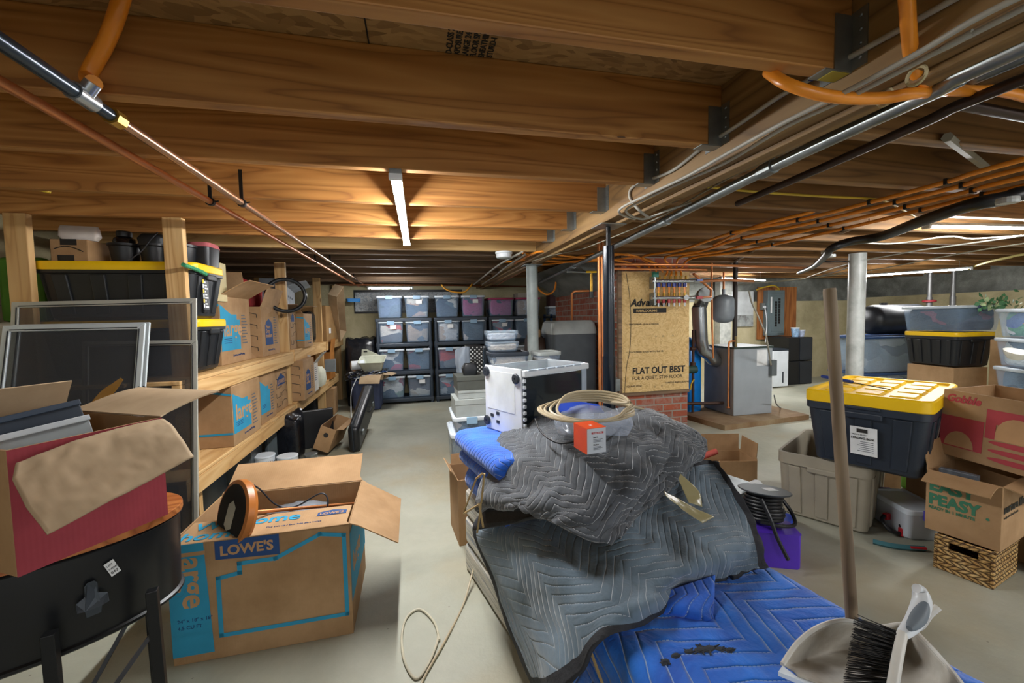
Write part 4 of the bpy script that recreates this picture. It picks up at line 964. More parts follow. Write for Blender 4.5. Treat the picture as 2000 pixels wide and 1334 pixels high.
o = surf('moving_blanket', Cc, plain('dark_lining', '#241f1d', .9, 0, .3, 20, .6), None, nu=8, nv=6, thick=.01, wr=.004, wrs=14, seed=12, edge_mat=M_hem, edge_w=.01); tag(o, 'folded-back dark lining edge with white piping between the two grey blankets', 'moving blanket')
o = surf('moving_pad', [[W(1280, 1165, z=.47), W(1330, 1150, z=.475), W(1395, 1128, z=.47)], [W(1290, 1190, z=.452), W(1330, 1186, z=.466), W(1392, 1160, z=.462)], [W(1300, 1192, z=.442), W(1382, 1212, z=.442), W(1384, 1205, z=.442)]], M_bq2, None, thick=.01, wr=.004); tag(o, 'small folded corner of bright blue padding below the blanket hem', 'moving pad')
o = surf('tape_strip', [[Wd(1296, 958, 1.31), Wd(1345, 985, 1.32), Wd(1395, 1010, 1.30)], [Wd(1300, 968, 1.29), Wd(1340, 1000, 1.29), Wd(1372, 1022, 1.28)]], plain('olive_film', '#a39a72', .2), None, thick=.001, wr=.006, wrs=30); tag(o, 'crinkled strip of olive packing tape lying on the grey blanket', 'tape')
o = surf('tape_strip', [[Wd(1330, 925, 1.39), Wd(1365, 960, 1.36), Wd(1372, 990, 1.34)], [Wd(1325, 935, 1.38), Wd(1338, 965, 1.35), Wd(1345, 982, 1.33)]], plain('olive_film', '#a39a72', .2), None, thick=.001, wr=.006, wrs=30, seed=3); tag(o, 'shorter twist of olive packing tape just above the other strip', 'tape')
# ---------------- white enclosure with dark glass
ea = .46; E0 = Vector((.435, 1.735, .692))
en = thing('printer_enclosure', 'white appliance housing on its side with a tinted glass panel, on the blue pads', 'enclosure', E0, ea)
EW, ED, EH = .41, .27, .31
MB().box(-.004, .004, 0, ED, 0, EH-.006).build('side_panel', M_white, en, bevel=.003)
MB().box(.004, EW, ED-.006, ED, 0, EH-.01).build('back_panel', M_white, en)
MB().box(.004, EW, .0, ED, -.0, .006).build('base_panel', M_charcoal, en)
MB().box(EW, EW+.006, 0, ED, 0, EH-.01).build('side_panel', M_white, en, bevel=.003)
MB().box(-.0055, -.004, .045, ED-.02, .10, EH-.03).build('inset_panel', plain('off_white_panel', '#e3e9ea', .3), en, bevel=.002)
for yy, zz in ((.03, EH-.05), (ED-.02, EH-.035), (ED-.02, .04)):
    f = MB().lathe([(.020, 0), (.023, .003), (.023, .009), (.019, .012), (.005, .012), (.004, .008), (0, .008)], n=24, M=Matrix.Translation((-.005, yy, zz)) @ Matrix.Rotation(-PI/2, 4, 'Y')).build('rubber_foot', M_charcoal, en, smooth=.5)
for yy, zz in ((.16, .045), (.16, .10-.015), (.205, .07)):
    MB().box(-.0065, -.004, yy, yy+.022, zz-.008, zz+.006).build('vent_slot', M_charcoal, en)
t_ = NT('tinted_glass'); t_.col('#1b262e'); t_.set(.06); t_.b.inputs['Alpha'].default_value = .88
MB().box(.012, EW-.03, -.003, .0, .0, EH-.045).build('glass_panel', t_.mat, en)
MB().box(EW-.03, EW+.006, -.006, .004, 0, EH-.02).build('corner_post', plain('pale_blue_frame', '#aebccb', .35), en, bevel=.002)
MB().box(.0, EW+.006, -.022, .006, EH-.04, EH-.012).build('top_rail', M_white, en, bevel=.004)
for k in range(6): MB().box(.02+k*.058, .066+k*.058, -.024, -.006, EH-.017, EH-.0105).build('rail_slot', plain('pale_blue_frame', '#aebccb', .35), en)
for k in range(9): MB().box(.0, .014, -.014, -.002, .02+k*.028, .036+k*.028).build('hinge_rib', M_white, en, bevel=.003)
MB().box(.01, EW, .01, ED-.01, EH-.014, EH-.010).build('glass_top', clear('glass_lid', '#8f9da5', .3, .05), en)
# ---------------- items on the heap
op = Wd(1147, 888, 1.30); ob = thing('small_box', 'small orange and white product box on the crumpled grey blanket', 'box', (op.x, op.y, op.z), .12)
MB().box(0, .068, 0, .085, 0, .080).build('box_body', plain('white_print_box', '#c5ccd4', .5), ob, bevel=.001)
OR_ = plain('orange_print', '#e2501f', .45)
MB().box(-.0006, .0686, -.0004, .0854, .0802, .0812).build('printed_top', OR_, ob); MB().box(-.0012, -.0004, 0, .085, .0, .08).build('printed_side', OR_, ob)
MB().box(.016, .058, -.0012, -.0004, .062, .068).build('printed_banner', I_red, ob)
text('QUICK GUIDE', .005, (.02, -.0016, .0635), ob, I_white); text('Scan it', .0055, (.022, -.0012, .05), ob, I_black, bold=.02); text('Match it', .0055, (.022, -.0012, .026), ob, I_black, bold=.02)
for k in range(6): MB().box(.022, .055-.006*(k % 2), -.0010, -.0004, (.044, .040, .036, .020, .016, .012)[k], (.0455, .0415, .0375, .0215, .0175, .0135)[k]).build('printed_line', I_grey, ob)
text('it', .016, (.028, .03, .0813), ob, I_white, rot=(0, 0, 0), bold=.03)
M_cord = plain('beige_cord', '#b8a98a', .45)
loop = []
for k in range(5):
    cx, cy, rx, ry = 1145+3*k, 803-k*2.5, 92-5*k, 21+2*k
    for i in range(12):
        a = 2*PI*i/12+.3; loop.append(Wd(cx+rx*math.cos(a)+6*math.sin(3*a+k), cy+ry*math.sin(a), 1.53-.13*math.sin(a)))
loop += [Wd(1180, 785, 1.7), Wd(1240, 795, 1.75), Wd(1300, 815, 1.78), Wd(1352, 838, 1.8)]
o = MB().tube(bend(loop, 4), .0052, 8).build('extension_cord', M_cord, None, smooth=True); tag(o, 'coiled beige extension cord in front of the tinted glass panel', 'cord')
o = surf('bubble_wrap', [[Wd(1080, 812, 1.66), Wd(1140, 792, 1.68), Wd(1200, 800, 1.66)], [Wd(1085, 835, 1.54), Wd(1150, 815, 1.52), Wd(1235, 822, 1.52)], [Wd(1090, 850, 1.48), Wd(1160, 850, 1.44), Wd(1225, 852, 1.46)]], clear('bubble_film', '#aeb9cb', .34, .12), None, thick=.006, wr=.012, wrs=26, seed=5); tag(o, 'crinkled bubble wrap pouch with blue edge under the coiled cord', 'bubble wrap')
o = surf('plastic_pouch', [[Wd(1088, 788, 1.72), Wd(1120, 785, 1.72), Wd(1170, 792, 1.72)], [Wd(1085, 805, 1.65), Wd(1130, 808, 1.64), Wd(1180, 806, 1.65)]], plain('blue_pouch', '#2748b0', .3), None, thick=.004, wr=.004); tag(o, 'flat shiny blue pouch behind the coiled cord', 'pouch')
o = MB().tube(bend([Wd(1045, 818, 1.56), Wd(1058, 845, 1.5), Wd(1090, 865, 1.42), Wd(1130, 862, 1.4), Wd(1170, 868, 1.40), Wd(1200, 848, 1.46), Wd(1212, 835, 1.5)]), .0035, 8).build('cable', M_black, None, smooth=True); tag(o, 'thin black cable looping behind the small orange box', 'cable')
# floor cords beside the mattress
o = MB().tube(bend([W(938, 1065, z=.18), W(925, 1110, z=.06)]+[W(*p, z=.006) for p in ((905, 1180), (870, 1250), (830, 1320), (815, 1360))]), .0042, 8).build('extension_cord', M_cord, None, smooth=True); tag(o, 'tan cord running off the mattress corner down along the floor', 'cord')
o = MB().tube(bend([W(*p, z=.006) for p in ((858, 1250), (848, 1215), (820, 1190), (795, 1205), (785, 1240), (790, 1290), (812, 1325), (835, 1300), (852, 1260), (856, 1240))]), .0045, 8).build('extension_cord', plain('pale_cord', '#c9c3ac', .5), None, smooth=True); tag(o, 'loop of pale cord lying on the open floor right of the big carton', 'cord')
# ---------------- broom handle, dustpan and hand brush
hA, hB = Wd(1620, 563, .905), Wd(1664, 1210, .945); hd = (hB-hA).normalized(); foot = hB+hd*((hB.z-.0)/-hd.z)
o = thing('broom_handle', 'weathered round wooden handle standing up in front of the dark yellow-lidded tote', 'broom', foot)
MB().tube([Vector((0, 0, 0)), hA-foot-(hA-foot).normalized()*.006, hA-foot], .0145, 20, r_fn=lambda t: .0122 if t < .9 else .0108).build('shaft', woodm('grey_wood_pole', '#968369', '#7d6a53', '#4c3d2e', 2, 8), o, smooth=.6)
M_pan = plain('ivory_plastic', '#d8d7d0', .4, 0, .12, 9)
M_tray = concrete('dusty_tray', '#8a7d6a', '#c9c6bc', '#e2e0da', 5, .05, .5)
rim = [(1528, 1298, .80), (1558, 1255, .84), (1600, 1224, .87), (1650, 1212, .9), (1715, 1224, .92), (1768, 1220, .92), (1800, 1245, .87), (1850, 1300, .79), (1885, 1345, .73)]
fle = [(1534, 1303, .80), (1572, 1288, .86), (1612, 1276, .91), (1652, 1268, .935), (1712, 1268, .945), (1758, 1272, .945), (1790, 1292, .90), (1832, 1328, .81), (1862, 1362, .745)]
mid = [(1548, 1312, .795), (1590, 1308, .82), (1630, 1305, .84), (1670, 1304, .85), (1720, 1306, .86), (1760, 1312, .86), (1790, 1330, .83), (1820, 1352, .78), (1845, 1375, .74)]
lip = [(1558, 1322, .785), (1590, 1334, .78), (1625, 1347, .775), (1660, 1358, .77), (1710, 1370, .765), (1750, 1380, .76), (1780, 1388, .75), (1810, 1395, .74), (1835, 1402, .73)]
dp0 = Wd(1660, 1300, .86)
dp = thing('dustpan', 'dirty white plastic dustpan in front of the broom handle at the lower right', 'dustpan', (dp0.x, dp0.y, 0))
dl = Vector((dp0.x, dp0.y, 0))
surf('tray', [[Wd(*p)-dl for p in r] for r in (rim, fle, mid, lip)], M_tray, dp, nu=6, nv=6, thick=.004)
MB().tube(bend([Wd(*p)-dl for p in rim], 6), .0045, 8).build('rolled_rim', M_pan, dp, smooth=True)
MB().tube(bend([Wd(*p)-dl for p in ((1768, 1222, .92), (1795, 1225, .90), (1815, 1200, .90), (1832, 1186, .90))], 6), .007, 8).build('side_arm', M_pan, dp, smooth=True)
MB().prism([Wd(*p)-dl for p in ((1528, 1300, .80), (1558, 1322, .785), (1625, 1347, .775), (1640, 1362, .765), (1520, 1312, .785))], Vector((0, 0, -.008))).build('rubber_lip', M_lidwhite, dp)
hb_ = thing('hand_brush', 'hand brush with black bristles and a white and grey grip clipped in the dustpan', 'hand brush', (dp0.x+.08, dp0.y, 0)); hl_ = Vector((dp0.x+.08, dp0.y, 0))
m = MB(); rnd = random.Random(5)
for i in range(34):
    f = i/33
    for j in range(7):
        a = Wd(1757-12*f+rnd.uniform(-2, 2), 1238+108*f+rnd.uniform(-3, 3), .80-.07*f+.004*j)
        b_ = Wd(1672-24*f+rnd.uniform(-4, 4), 1205+135*f+rnd.uniform(-6, 6), .82-.07*f+.005*j)
        m.tube([a-hl_, b_-hl_], .0011, 4, r_fn=lambda t: .0012*(1-.6*t))
m.build('bristles', plain('black_bristle', '#17181b', .5), hb_)
MB().tube(bend([Wd(*p)-hl_ for p in ((1742, 1350, .72), (1752, 1290, .76), (1762, 1238, .80))], 6), .0085, 10).build('brush_block', M_pan, hb_, smooth=True)
MB().tube(bend([Wd(*p)-hl_ for p in ((1762, 1240, .80), (1785, 1215, .82), (1800, 1180, .84), (1797, 1155, .85), (1790, 1149, .85))], 6), .013, 14, r_fn=lambda t: .009+.007*math.sin(PI*min(1, t*1.1))).build('grip', M_white, hb_, smooth=True)
MB().tube(bend([Wd(*p)-hl_ for p in ((1776, 1228, .795), (1795, 1205, .815), (1808, 1178, .83))], 6), .011, 12, r_fn=lambda t: .005+.0075*math.sin(PI*t)).build('rubber_insert', plain('grey_rubber', '#6f7a84', .5), hb_, smooth=True)
# ================================================================ plastic shelf units on the back wall
M_unit = plain('shelf_unit_grey', '#323c48', .45, 0, .1)
YU = 6.18
unit_x = [-.575, .245, 1.06]
def shelf_unit(label, x0, w=.79, dep=.46):
    t = thing('shelf_unit', label, 'shelf unit', (x0, YU, 0), 0, 'dark grey plastic shelf units on the back wall')
    for z in (.03, .425, .83, 1.19):
        m = MB(); m.box(0, w, 0, dep, z, z+.052); m.build('shelf', M_unit, t, bevel=.008)
        MB().box(.03, w-.03, -.004, .0, z+.012, z+.040).build('shelf_lip', M_unit, t)
    for x in (.028, w-.028):
        for y in (.028, dep-.028): MB().tube([(x, y, 0), (x, y, 1.235)], .024, 12).build('leg', M_unit, t, smooth=.6)
        for z in (.445, .85): MB().lathe([(.031, -.045), (.034, 0), (.031, .045)], c=(x, .028, z), n=14).build('joint_collar', M_unit, t, smooth=.6)
    return t
shelf_unit('dark plastic shelf unit nearest the timber shelving, full of latch bins', unit_x[0])
shelf_unit('dark plastic shelf unit in the middle, clear bins and a sagging clear bag in front', unit_x[1])
shelf_unit('dark plastic shelf unit behind the grey steel column', unit_x[2])
N, WHT, TL_, RD, PK, TN, GR = '#324a69', '#d8d6d0', '#3f6178', '#c94040', '#d4365c', '#a58a70', '#6c7680'
fills = [
 ('dark', ['#46536e', '#5f7396', '#9a8fb5', '#4f6580', '#cdbfe0']), ('navy', [N, N, '#c9a58f', '#e2d8c8', N]),
 ('red', [PK, '#e04a3c', '#e8e6e2', N, '#52728b']), ('soft', ['#d9b7b4', N, '#cf5aa0', '#e4e4e0', N]),
 ('rust', ['#e0573c', N, '#b5a596', '#e6ddd2', '#5b4f58']), ('beige', [N, N, '#b09a84', '#b09a84', '#d8dde0']),
 ('white', [N, '#dfe1e4', '#c9b8a8', N, '#e9e9ea']), ('grey', ['#55697d', '#6b8296', '#e1d5cf', '#465868', '#7b90a2']),
 ('mix', [N, '#e3e3e0', '#d4426c', N, '#c9cdd2']), ('plain', [N, N, '#34465c', '#b33450', N]),
 ('scar', ['#c23a36', '#383e54', '#d02848', '#7f8796', '#43506a']), ('green', ['#7fa08c', '#c13c55', '#394f68', '#5f7d8f', '#d9d9d4']),
 ('tan', ['#6b5f5a', '#c9bca8', '#2f3d50', '#d6d2c8', '#584c4c']), ('coral', [N, N, '#d24a58', '#aab0b8', '#47566c'])]
FM = {k: clothes('clothes_'+k, c, i) for i, (k, c) in enumerate(fills)}
LV = [(1.243, 'on top of'), (.883, 'on upper shelf of'), (.478, 'on middle shelf of'), (.083, 'on bottom shelf of')]
un = ['timber-side unit', 'middle unit', 'unit behind the column']
plan = {(0, 0): ['dark', 'navy'], (0, 1): ['rust', 'beige'], (0, 2): ['mix', 'plain'], (0, 3): ['green', 'tan'],
        (1, 0): ['red', 'soft'], (1, 1): ['white', 'grey'], (1, 2): ['scar', 'grey'], (1, 3): ['coral', 'plain'],
        (2, 1): ['coral', 'grey'], (2, 2): ['tan', 'navy'], (2, 3): ['dark', 'mix']}
desc = dict(dark='dark and lilac clothes', navy='navy and cream cloth', rust='an orange cloth over white ones', beige='beige cloth under navy', mix='white and navy cloth', plain='navy cloth, red edge',
            green='green and red cloth', tan='dark and cream cloth', red='bright pink and red clothes', soft='pale pink and navy clothes', white='white and striped clothes', grey='grey-blue clothes', scar='red and dark clothes', coral='red cloth below')
for (u, l), names in plan.items():
    for k, nm in enumerate(names):
        z, where = LV[l]; side = ('left', 'right')[k]
        lab = 'clear bin with %s, %s %s %s' % (desc[nm], side, where, un[u])
        latch_bin(lab, (unit_x[u]+.205+.385*k, YU+.24, z), random.uniform(-.03, .03), (.365, .47, .32), fill=FM[nm], fill_label='%s in the %s bin %s %s' % (desc[nm], side, where, un[u]), seed=u*10+l*3+k, card=(k+l) % 3 == 1, group='clear latch bins on the plastic shelf units')
M_mag = plain('magenta_lid', '#a8305a', .4)
for k in range(2):
    latch_bin('clear bin with magenta lid, %s of the pair behind the grey column' % ('left', 'right')[k], (unit_x[2]+.20+.42*k, YU+.24, 1.243), 0, (.40, .47, .28), lid=M_mag, latches=0, fill=FM[('soft', 'white')[k]], fill_label='pale folded linens in the %s magenta-lidded bin' % ('left', 'right')[k], seed=50+k, group='clear latch bins on the plastic shelf units')
b = carton('pale flat box on the right magenta-lidded bin beside the grey column', (unit_x[2]+.46, YU+.05, 1.523), 0, (.34, .3, .07), closed=True, mat=plain('pale_box', '#b7b0a2', .8))
# small stacks just left of the chimney
t = thing('shelf_rack', 'dark metal rack with a blue post standing left of the brick chimney', 'rack', (2.02, 6.15, 0))
for x in (0, .36):
    for y in (0, .35): MB().box(x, x+.03, y, y+.03, 0, 1.26).build('post', plain('blue_steel', '#1f3d63', .4), t)
for z in (.3, .75, 1.2): MB().box(0, .39, 0, .38, z, z+.03).build('shelf', M_unit, t)
b = carton('brown carton at the back of the rack left of the chimney, top', (2.16, 6.2, 1.39), 0, (.24, .25, .16), closed=True)
b = carton('dark red and white packet standing on the rack beside the brown carton', (2.03, 6.2, 1.39), 0, (.12, .2, .17), closed=True, mat=plain('dark_packet', '#4a2c2e', .6))
latch_bin('clear tray with silvery wrapping under the brown carton on the rack', (2.2, 6.36, 1.232), 0, (.35, .3, .155), fill=clothes('silver', ['#aeb4ba', '#8d949b', '#d4d7da'], 31), fill_label='silvery wrapping in the tray beside the chimney', seed=61, latches=0)
cloth_block('rubbish_bag', 'dark brown sack leaning between the grey column and the pellet stove', plain('brown_film', '#3a2a20', .5), (1.30, 4.55, 0), (.20, .26, .98), 0, 44)
b = carton('torn brown paper sheet on the dark sack beside the grey column', (1.26, 4.45, .94), .4, (.10, .05, .14), closed=True)
# ================================================================ columns
c = thing('support_column', 'grey dented steel column standing in front of the shelf units', 'column', (1.055, 3.75, 0), kind='structure')
MB().tube([(0, 0, 0), (0, 0, .6), (0, 0, 1.2), (0, 0, 1.695)], .052, 28).build('pipe', concrete('weathered_zinc', '#7c8786', '#9aa4a3', '#b9c2c0', 4, .1, .45), c, smooth=.6)
MB().box(-.08, .08, -.08, .08, 1.694, 1.702).build('cap_plate', M_galv, c)
c = thing('jack_post', 'dark blue-black adjustable steel post with a screw and top plate under the beam', 'post', (1.012, 2.08, 0), kind='structure')
M_post = plain('black_blue_enamel', '#141d28', .22, .2, .1)
MB().tube([(0, 0, 0), (0, 0, 1.0)], .0345, 28).build('lower_tube', M_post, c, smooth=.6); MB().tube([(0, 0, .9), (0, 0, 1.59)], .0305, 28).build('upper_tube', M_post, c, smooth=.6)
MB().tube([(0, 0, 1.58), (0, 0, 1.70)], .0125, 14).build('screw', M_steelblk, c, smooth=.6)
MB().box(-.07, .07, -.07, .07, 1.693, 1.699).build('top_plate', M_galv, c, bevel=.001); MB().box(-.07, .07, -.07, .07, 0, .006).build('base_plate', M_steelblk, c)
for z in (.95, .78, .6): MB().tube([(-.01, -.0352, z), (-.01, -.033, z)], .008, 14).build('pin_hole', M_black, c)
c = thing('support_column', 'thick pale steel column at the right, in front of the blue-lidded totes', 'column', Wd(1671, 650, 4.2)*1.0, kind='structure'); c.location.z = 0
MB().tube([(0, 0, 0), (0, 0, 1.79)], .072, 32).build('pipe', concrete('bright_zinc', '#8b8d88', '#b3b6b2', '#d0d2cf', 5, .08, .35), c, smooth=.6)
# ================================================================ corner junk by the back wall
tb = heavy_tote('blue-grey tote overflowing with cables and cardboard in the back left corner', (-.69, 6.02, 0), .0, (.40, .34, .42), body=plain('slate_blue', '#3c4769', .45), open_top=True, ribs=3)
cz = thing('cable_heap', 'tangled heap of black and white cables on the blue-grey tote', 'cables', (-.70, 5.98, .40), kind='stuff')
rnd = random.Random(3)
for q, (mtl, nn) in enumerate(((M_black, 20), (M_white, 9), (plain('cable_blue', '#2b5fc0', .4), 4))):
    m = MB()
    for i in range(nn):
        pts = [Vector((rnd.uniform(-.24, .3), rnd.uniform(-.2, .1), rnd.uniform(0.02, .15))) for _ in range(5)]; m.tube(bend(pts, 6), .0045, 6)
    m.build('cables', mtl, cz, smooth=True)
o = MB().tube(bend([(-.80, 5.78, .45), (-.86, 5.72, .3), (-.87, 5.70, .1), (-.84, 5.5, .006)]), .005, 6).build('white_cable', M_white, None, smooth=True); tag(o, 'white cable hanging down the left side of the blue-grey tote', 'cable')
b = carton('crushed open cardboard flaps sticking out of the blue-grey tote', (-.76, 5.84, .425), -.25, (.30, .26, .07), flaps={'front': 140, 'right': 100, 'left': 60}, mat=M_cardp, fl={'front': .14, 'left': .12, 'right': .12})
t = thing('plastic_basin', 'cream plastic basin with a handle hole on top of the cable heap', 'basin', (-.60, 5.96, .56), -.1, rot=(.35, .0, -.1))
MB().rrect([(.12, .09, .03, 0), (.17, .12, .04, .14), (.175, .125, .04, .145), (.165, .115, .035, .14), (.115, .085, .03, .01)], seg=4, caps=(True, True)).build('bowl', plain('cream_plastic', '#cfd2c2', .4), t, smooth=.6)
MB().prism([(-.17, .12, .13), (.1, .12, .13), (-.02, .12, .2), (-.08, .12, .235), (-.15, .12, .235)], (0, .006, 0)).build('handle', plain('cream_plastic', '#cfd2c2', .4), t, bevel=.002)
MB().box(-.13, -.08, .119, .1195, .195, .212).build('handle_hole', M_black, t)
for k, (x, lab) in enumerate(((-.88, 'white plastic jug lying on its side on the cable heap'),)):
    t = thing('jug', lab, 'jug', (x, 5.90, .62), 0, rot=(0, PI/2, .3))
    MB().lathe([(.055, 0), (.06, .01), (.062, .15), (.07, .17), (.066, .17), (.05, .02)], n=20).build('jug_body', M_white, t, smooth=.5)
    MB().tube(bend([(.06, 0, .14), (.10, 0, .12), (.10, 0, .05), (.06, 0, .03)]), .008, 8).build('handle', M_white, t, smooth=True)
cloth_block('rubbish_bag', 'shiny black bin bag behind the cream basin in the corner', plain('black_film', '#16181d', .25), (-.80, 6.45, .0), (.42, .45, .95), 0, 77)
b = carton('open orange-brown shelf carton on its side, past the third timber post', (-1.10, 5.72, .47), PI/2, (.3, .34, .35), flaps={'front': 8, 'right': 5}, mat=cardboard('orange_card', '#b5762f', '#92591f'))
o = MB().box(0, .13, 0, .02, 0, .16).build('grey_panel', plain('light_grey_panel', '#8f979c', .5), None, bevel=.003, loc=(-1.145, 5.60, .58)); tag(o, 'small square grey panel hooked on the third timber post', 'panel'); 
b = carton('small brown carton on the floor below the last shelf bay', (-1.08, 5.75, 0), PI/2, (.25, .2, .34), closed=True)
# hard case and narrow box leaning on the floor
t = thing('instrument_case', 'long black hard instrument case standing on edge on the floor by the shelf', 'case', (-.60, 4.02, 0.0), 0, rot=(0, -.22, PI/2-.05))
m = MB(); prof = [(0, .0), (.02, .07), (.3, .10), (.55, .10), (.9, .13), (1.0, .11), (1.02, .03)]
m.hexa([(0, -.05, 0), (.98, -.06, 0), (.98, .06, 0), (0, .05, 0)], [(.02, -.05, .24), (.96, -.06, .30), (.96, .06, .30), (.02, .05, .24)]); m.build('shell', M_black, t, bevel=.035, seg=4, smooth=.8)
MB().box(.0, .98, -.0, .008, .01, .29).build('seam', M_charcoal, t); MB().tube(bend([(.42, -.062, .22), (.43, -.09, .21), (.52, -.09, .21), (.53, -.062, .22)]), .007, 8).build('handle', M_black, t, smooth=True)
for x in (.15, .8): MB().box(x, x+.05, -.066, -.05, .1, .14).build('latch', M_galv, t, bevel=.002)
nb = carton('long narrow brown parcel box tipped against the black instrument case', (-.82, 3.98, .03), PI/2-.1, (.46, .14, .22), flaps={'front': 70}, rot=(0, .0, PI/2-.12), fl={'front': .06})
nb.rotation_euler = (.38, .0, PI/2-.12)
decal(nb, [(.07+.022*math.cos(a), .15+.022*math.sin(a)) for a in [2*PI*i/14 for i in range(14)]], I_black, 'left', (.46, .14, .22))
# insulated window and ducting on the back wall
t = thing('foil_panel', 'shiny crinkled foil insulation panel on the back wall', 'insulation panel', (-.93, 6.93, 1.36))
t_ = NT('crinkled_foil'); v = t_.coord('Object', (1, 1, 1)); n = t_.noise(v, 26, 6, .7, 1.5); t_.col(t_.ramp(n, [(.35, '#8a949d'), (.5, '#d8e0e6'), (.62, '#ffffff')])); t_.bump(n, 1, .02); t_.set(.3, .6)
MB().box(0, 1.6, -.012, 0, 0, .30).build('foil_sheet', t_.mat, t)
struct('window_1', MB().box(-.95, .75, 6.938, 6.949, 1.33, 1.70), M_steelblk, 'shallow basement window opening behind the foil panel')
# stack of small boxes in front of the middle unit
t = thing('polka_dot_box', 'black storage box with white polka dots in the gap left of the white enclosure', 'box', (.48, 4.02, .66))
M_dot = NT('polka_dots'); tc = M_dot.n('ShaderNodeTexCoord'); vv = M_dot.n('ShaderNodeTexVoronoi'); mp = M_dot.n('ShaderNodeMapping'); M_dot.link(tc.outputs['Object'], mp.inputs[0]); M_dot.link(mp.outputs[0], vv.inputs['Vector']); vv.inputs['Scale'].default_value = 34; vv.inputs['Randomness'].default_value = 0; mp.inputs['Rotation'].default_value = (0, PI/4, 0)
M_dot.col(M_dot.mix(M_dot.math('LESS_THAN', vv.outputs['Distance'], .28), '#141414', '#dfe0de')); M_dot.set(.6); M_dot = M_dot.mat
MB().box(0, .14, 0, .28, 0, .105).build('box_body', M_dot, t); MB().box(-.004, .144, -.004, .284, .11, .145).build('lid', M_dot, t)
t = thing('polka_dot_box', 'second polka dot box, taller, on top of the lower one', 'box', (.48, 4.02, .812)); MB().box(0, .14, 0, .28, 0, .10).build('box_body', M_dot, t); MB().box(-.004, .144, -.004, .284, .10, .135).build('lid', M_dot, t)
o = surf('plastic_sheet', [[W(889, 684, y=4.0), W(895, 680, y=3.98), W(907, 677, y=3.94), W(917, 677, y=3.98)], [W(889, 700, y=3.98), W(896, 700, y=3.93), W(906, 700, y=3.93), W(918, 698, y=4.0)], [W(890, 716, y=3.98), W(897, 716, y=3.93), W(906, 716, y=3.94), W(917, 714, y=4.0)], [W(891, 730, y=3.98), W(897, 731, y=3.95), W(904, 731, y=3.96), W(912, 728, y=4.0)]], clear('cloudy_film', '#b9c7d8', .62, .2), None, thick=.003, wr=.02, wrs=9); tag(o, 'sagging cloudy clear plastic bag hanging in front of the middle shelf unit', 'plastic bag')
def plainbox(label, x, y, z, s, m, lidm=None, name='shoe_box'):
    t = thing(name, label, 'box', (x, y, z), .03); MB().box(0, s[0], 0, s[1], 0, s[2]*.72).build('box_body', m, t, bevel=.001); MB().box(-.003, s[0]+.003, -.003, s[1]+.003, s[2]*.7, s[2]).build('lid', lidm or m, t, bevel=.001); return t
M_sb = plain('olive_box', '#4d504a', .6); M_lb = plain('light_box', '#a3a9a6', .6)
st_ = thing('storage_cube', 'low cabinet hidden under the polka dot boxes', 'cabinet', (.42, 4.0, 0)); MB().box(0, .3, .02, .34, 0, .655).build('cube_body', M_charcoal, st_)
latch_bin('clear bin at the foot of the small box stack beside the blue pads', (.36, 3.2, 0), 0, (.30, .42, .38), fill=FM['tan'], fill_label='dark things in the clear bin by the blue pads', seed=91, body=M_clear_cloudy)
latch_bin('second clear bin in the small box stack, white lid', (.37, 3.2, .382), 0, (.28, .42, .12), fill=FM['grey'], fill_label='grey things in the second clear bin of the stack', seed=92)
plainbox('wide pale grey shoe box, lowest of three', .255, 3.0, .504, (.24, .3, .125), M_lb)
t = plainbox('narrower pale shoe box in the middle of three', .28, 3.03, .631, (.20, .25, .06), M_lb)
plainbox('dark olive shoe box on top, black bag strap on it', .275, 3.03, .693, (.23, .25, .10), M_sb)
o = MB().rrect([(.05, .04, .02, 0), (.06, .05, .02, .05), (.04, .04, .02, .085)], seg=3).build('camera_pouch', M_black, None, smooth=.7, loc=(.38, 3.14, .794)); tag(o, 'black pouch with strap on the dark olive shoe box', 'pouch')
o = MB().box(-.012, .012, 0, .03, 0, .62).build('slotted_strip', plain('slotted_plastic', '#8f8d84', .5), None, loc=(.47, 2.55, .0)); o.rotation_euler = (0, .12, 0); o.scale = (2.0, 1, 1.35); tag(o, 'pale slotted plastic strip leaning behind the white enclosure', 'strip')
b = carton('torn brown carton on the floor behind the blue pads', (.185, 2.18, 0), .1, (.26, .26, .36), flaps={'left': 35, 'back': 10}, fl={'left': .06, 'back': .06})
# clear boxes behind the white enclosure
tb2 = thing('side_table', 'plain low table behind the white enclosure, carrying small clear boxes', 'table', (.53, 2.93, 0))
MB().box(0, .62, 0, .4, .82, .85).build('table_top', M_charcoal, tb2)
for x in (.02, .56):
    for y in (.02, .35): MB().box(x, x+.04, y, y+.03, 0, .82).build('leg', M_charcoal, tb2)
latch_bin('smoky clear bin with a grey lid behind the white enclosure', (.67, 3.12, .852), PI/2, (.26, .30, .11), lid=M_charcoal, fill=FM['tan'], fill_label='dark things in the smoky bin behind the enclosure', seed=93, latches=0)
latch_bin('small clear box of black adapters on the smoky bin', (.625, 3.1, .963), PI/2, (.2, .24, .08), fill=FM['tan'], fill_label='black adapters in the small clear box', seed=94, latches=0, lid=M_clear_cloudy)
latch_bin('topmost small clear box with a black cable inside', (.62, 3.1, 1.044), PI/2, (.2, .24, .08), fill=clothes('blk', ['#202428', '#c7cbd0', '#33414a'], 9), fill_label='black cable in the topmost small clear box', seed=95, latches=0, lid=M_clear_cloudy)
latch_bin('clear cup-like box on the table edge behind the enclosure', (.98, 3.13, .852), .1, (.2, .2, .10), latches=0, fill=FM['tan'], fill_label='odds and ends in the box on the table edge', seed=96, lid=M_lb)
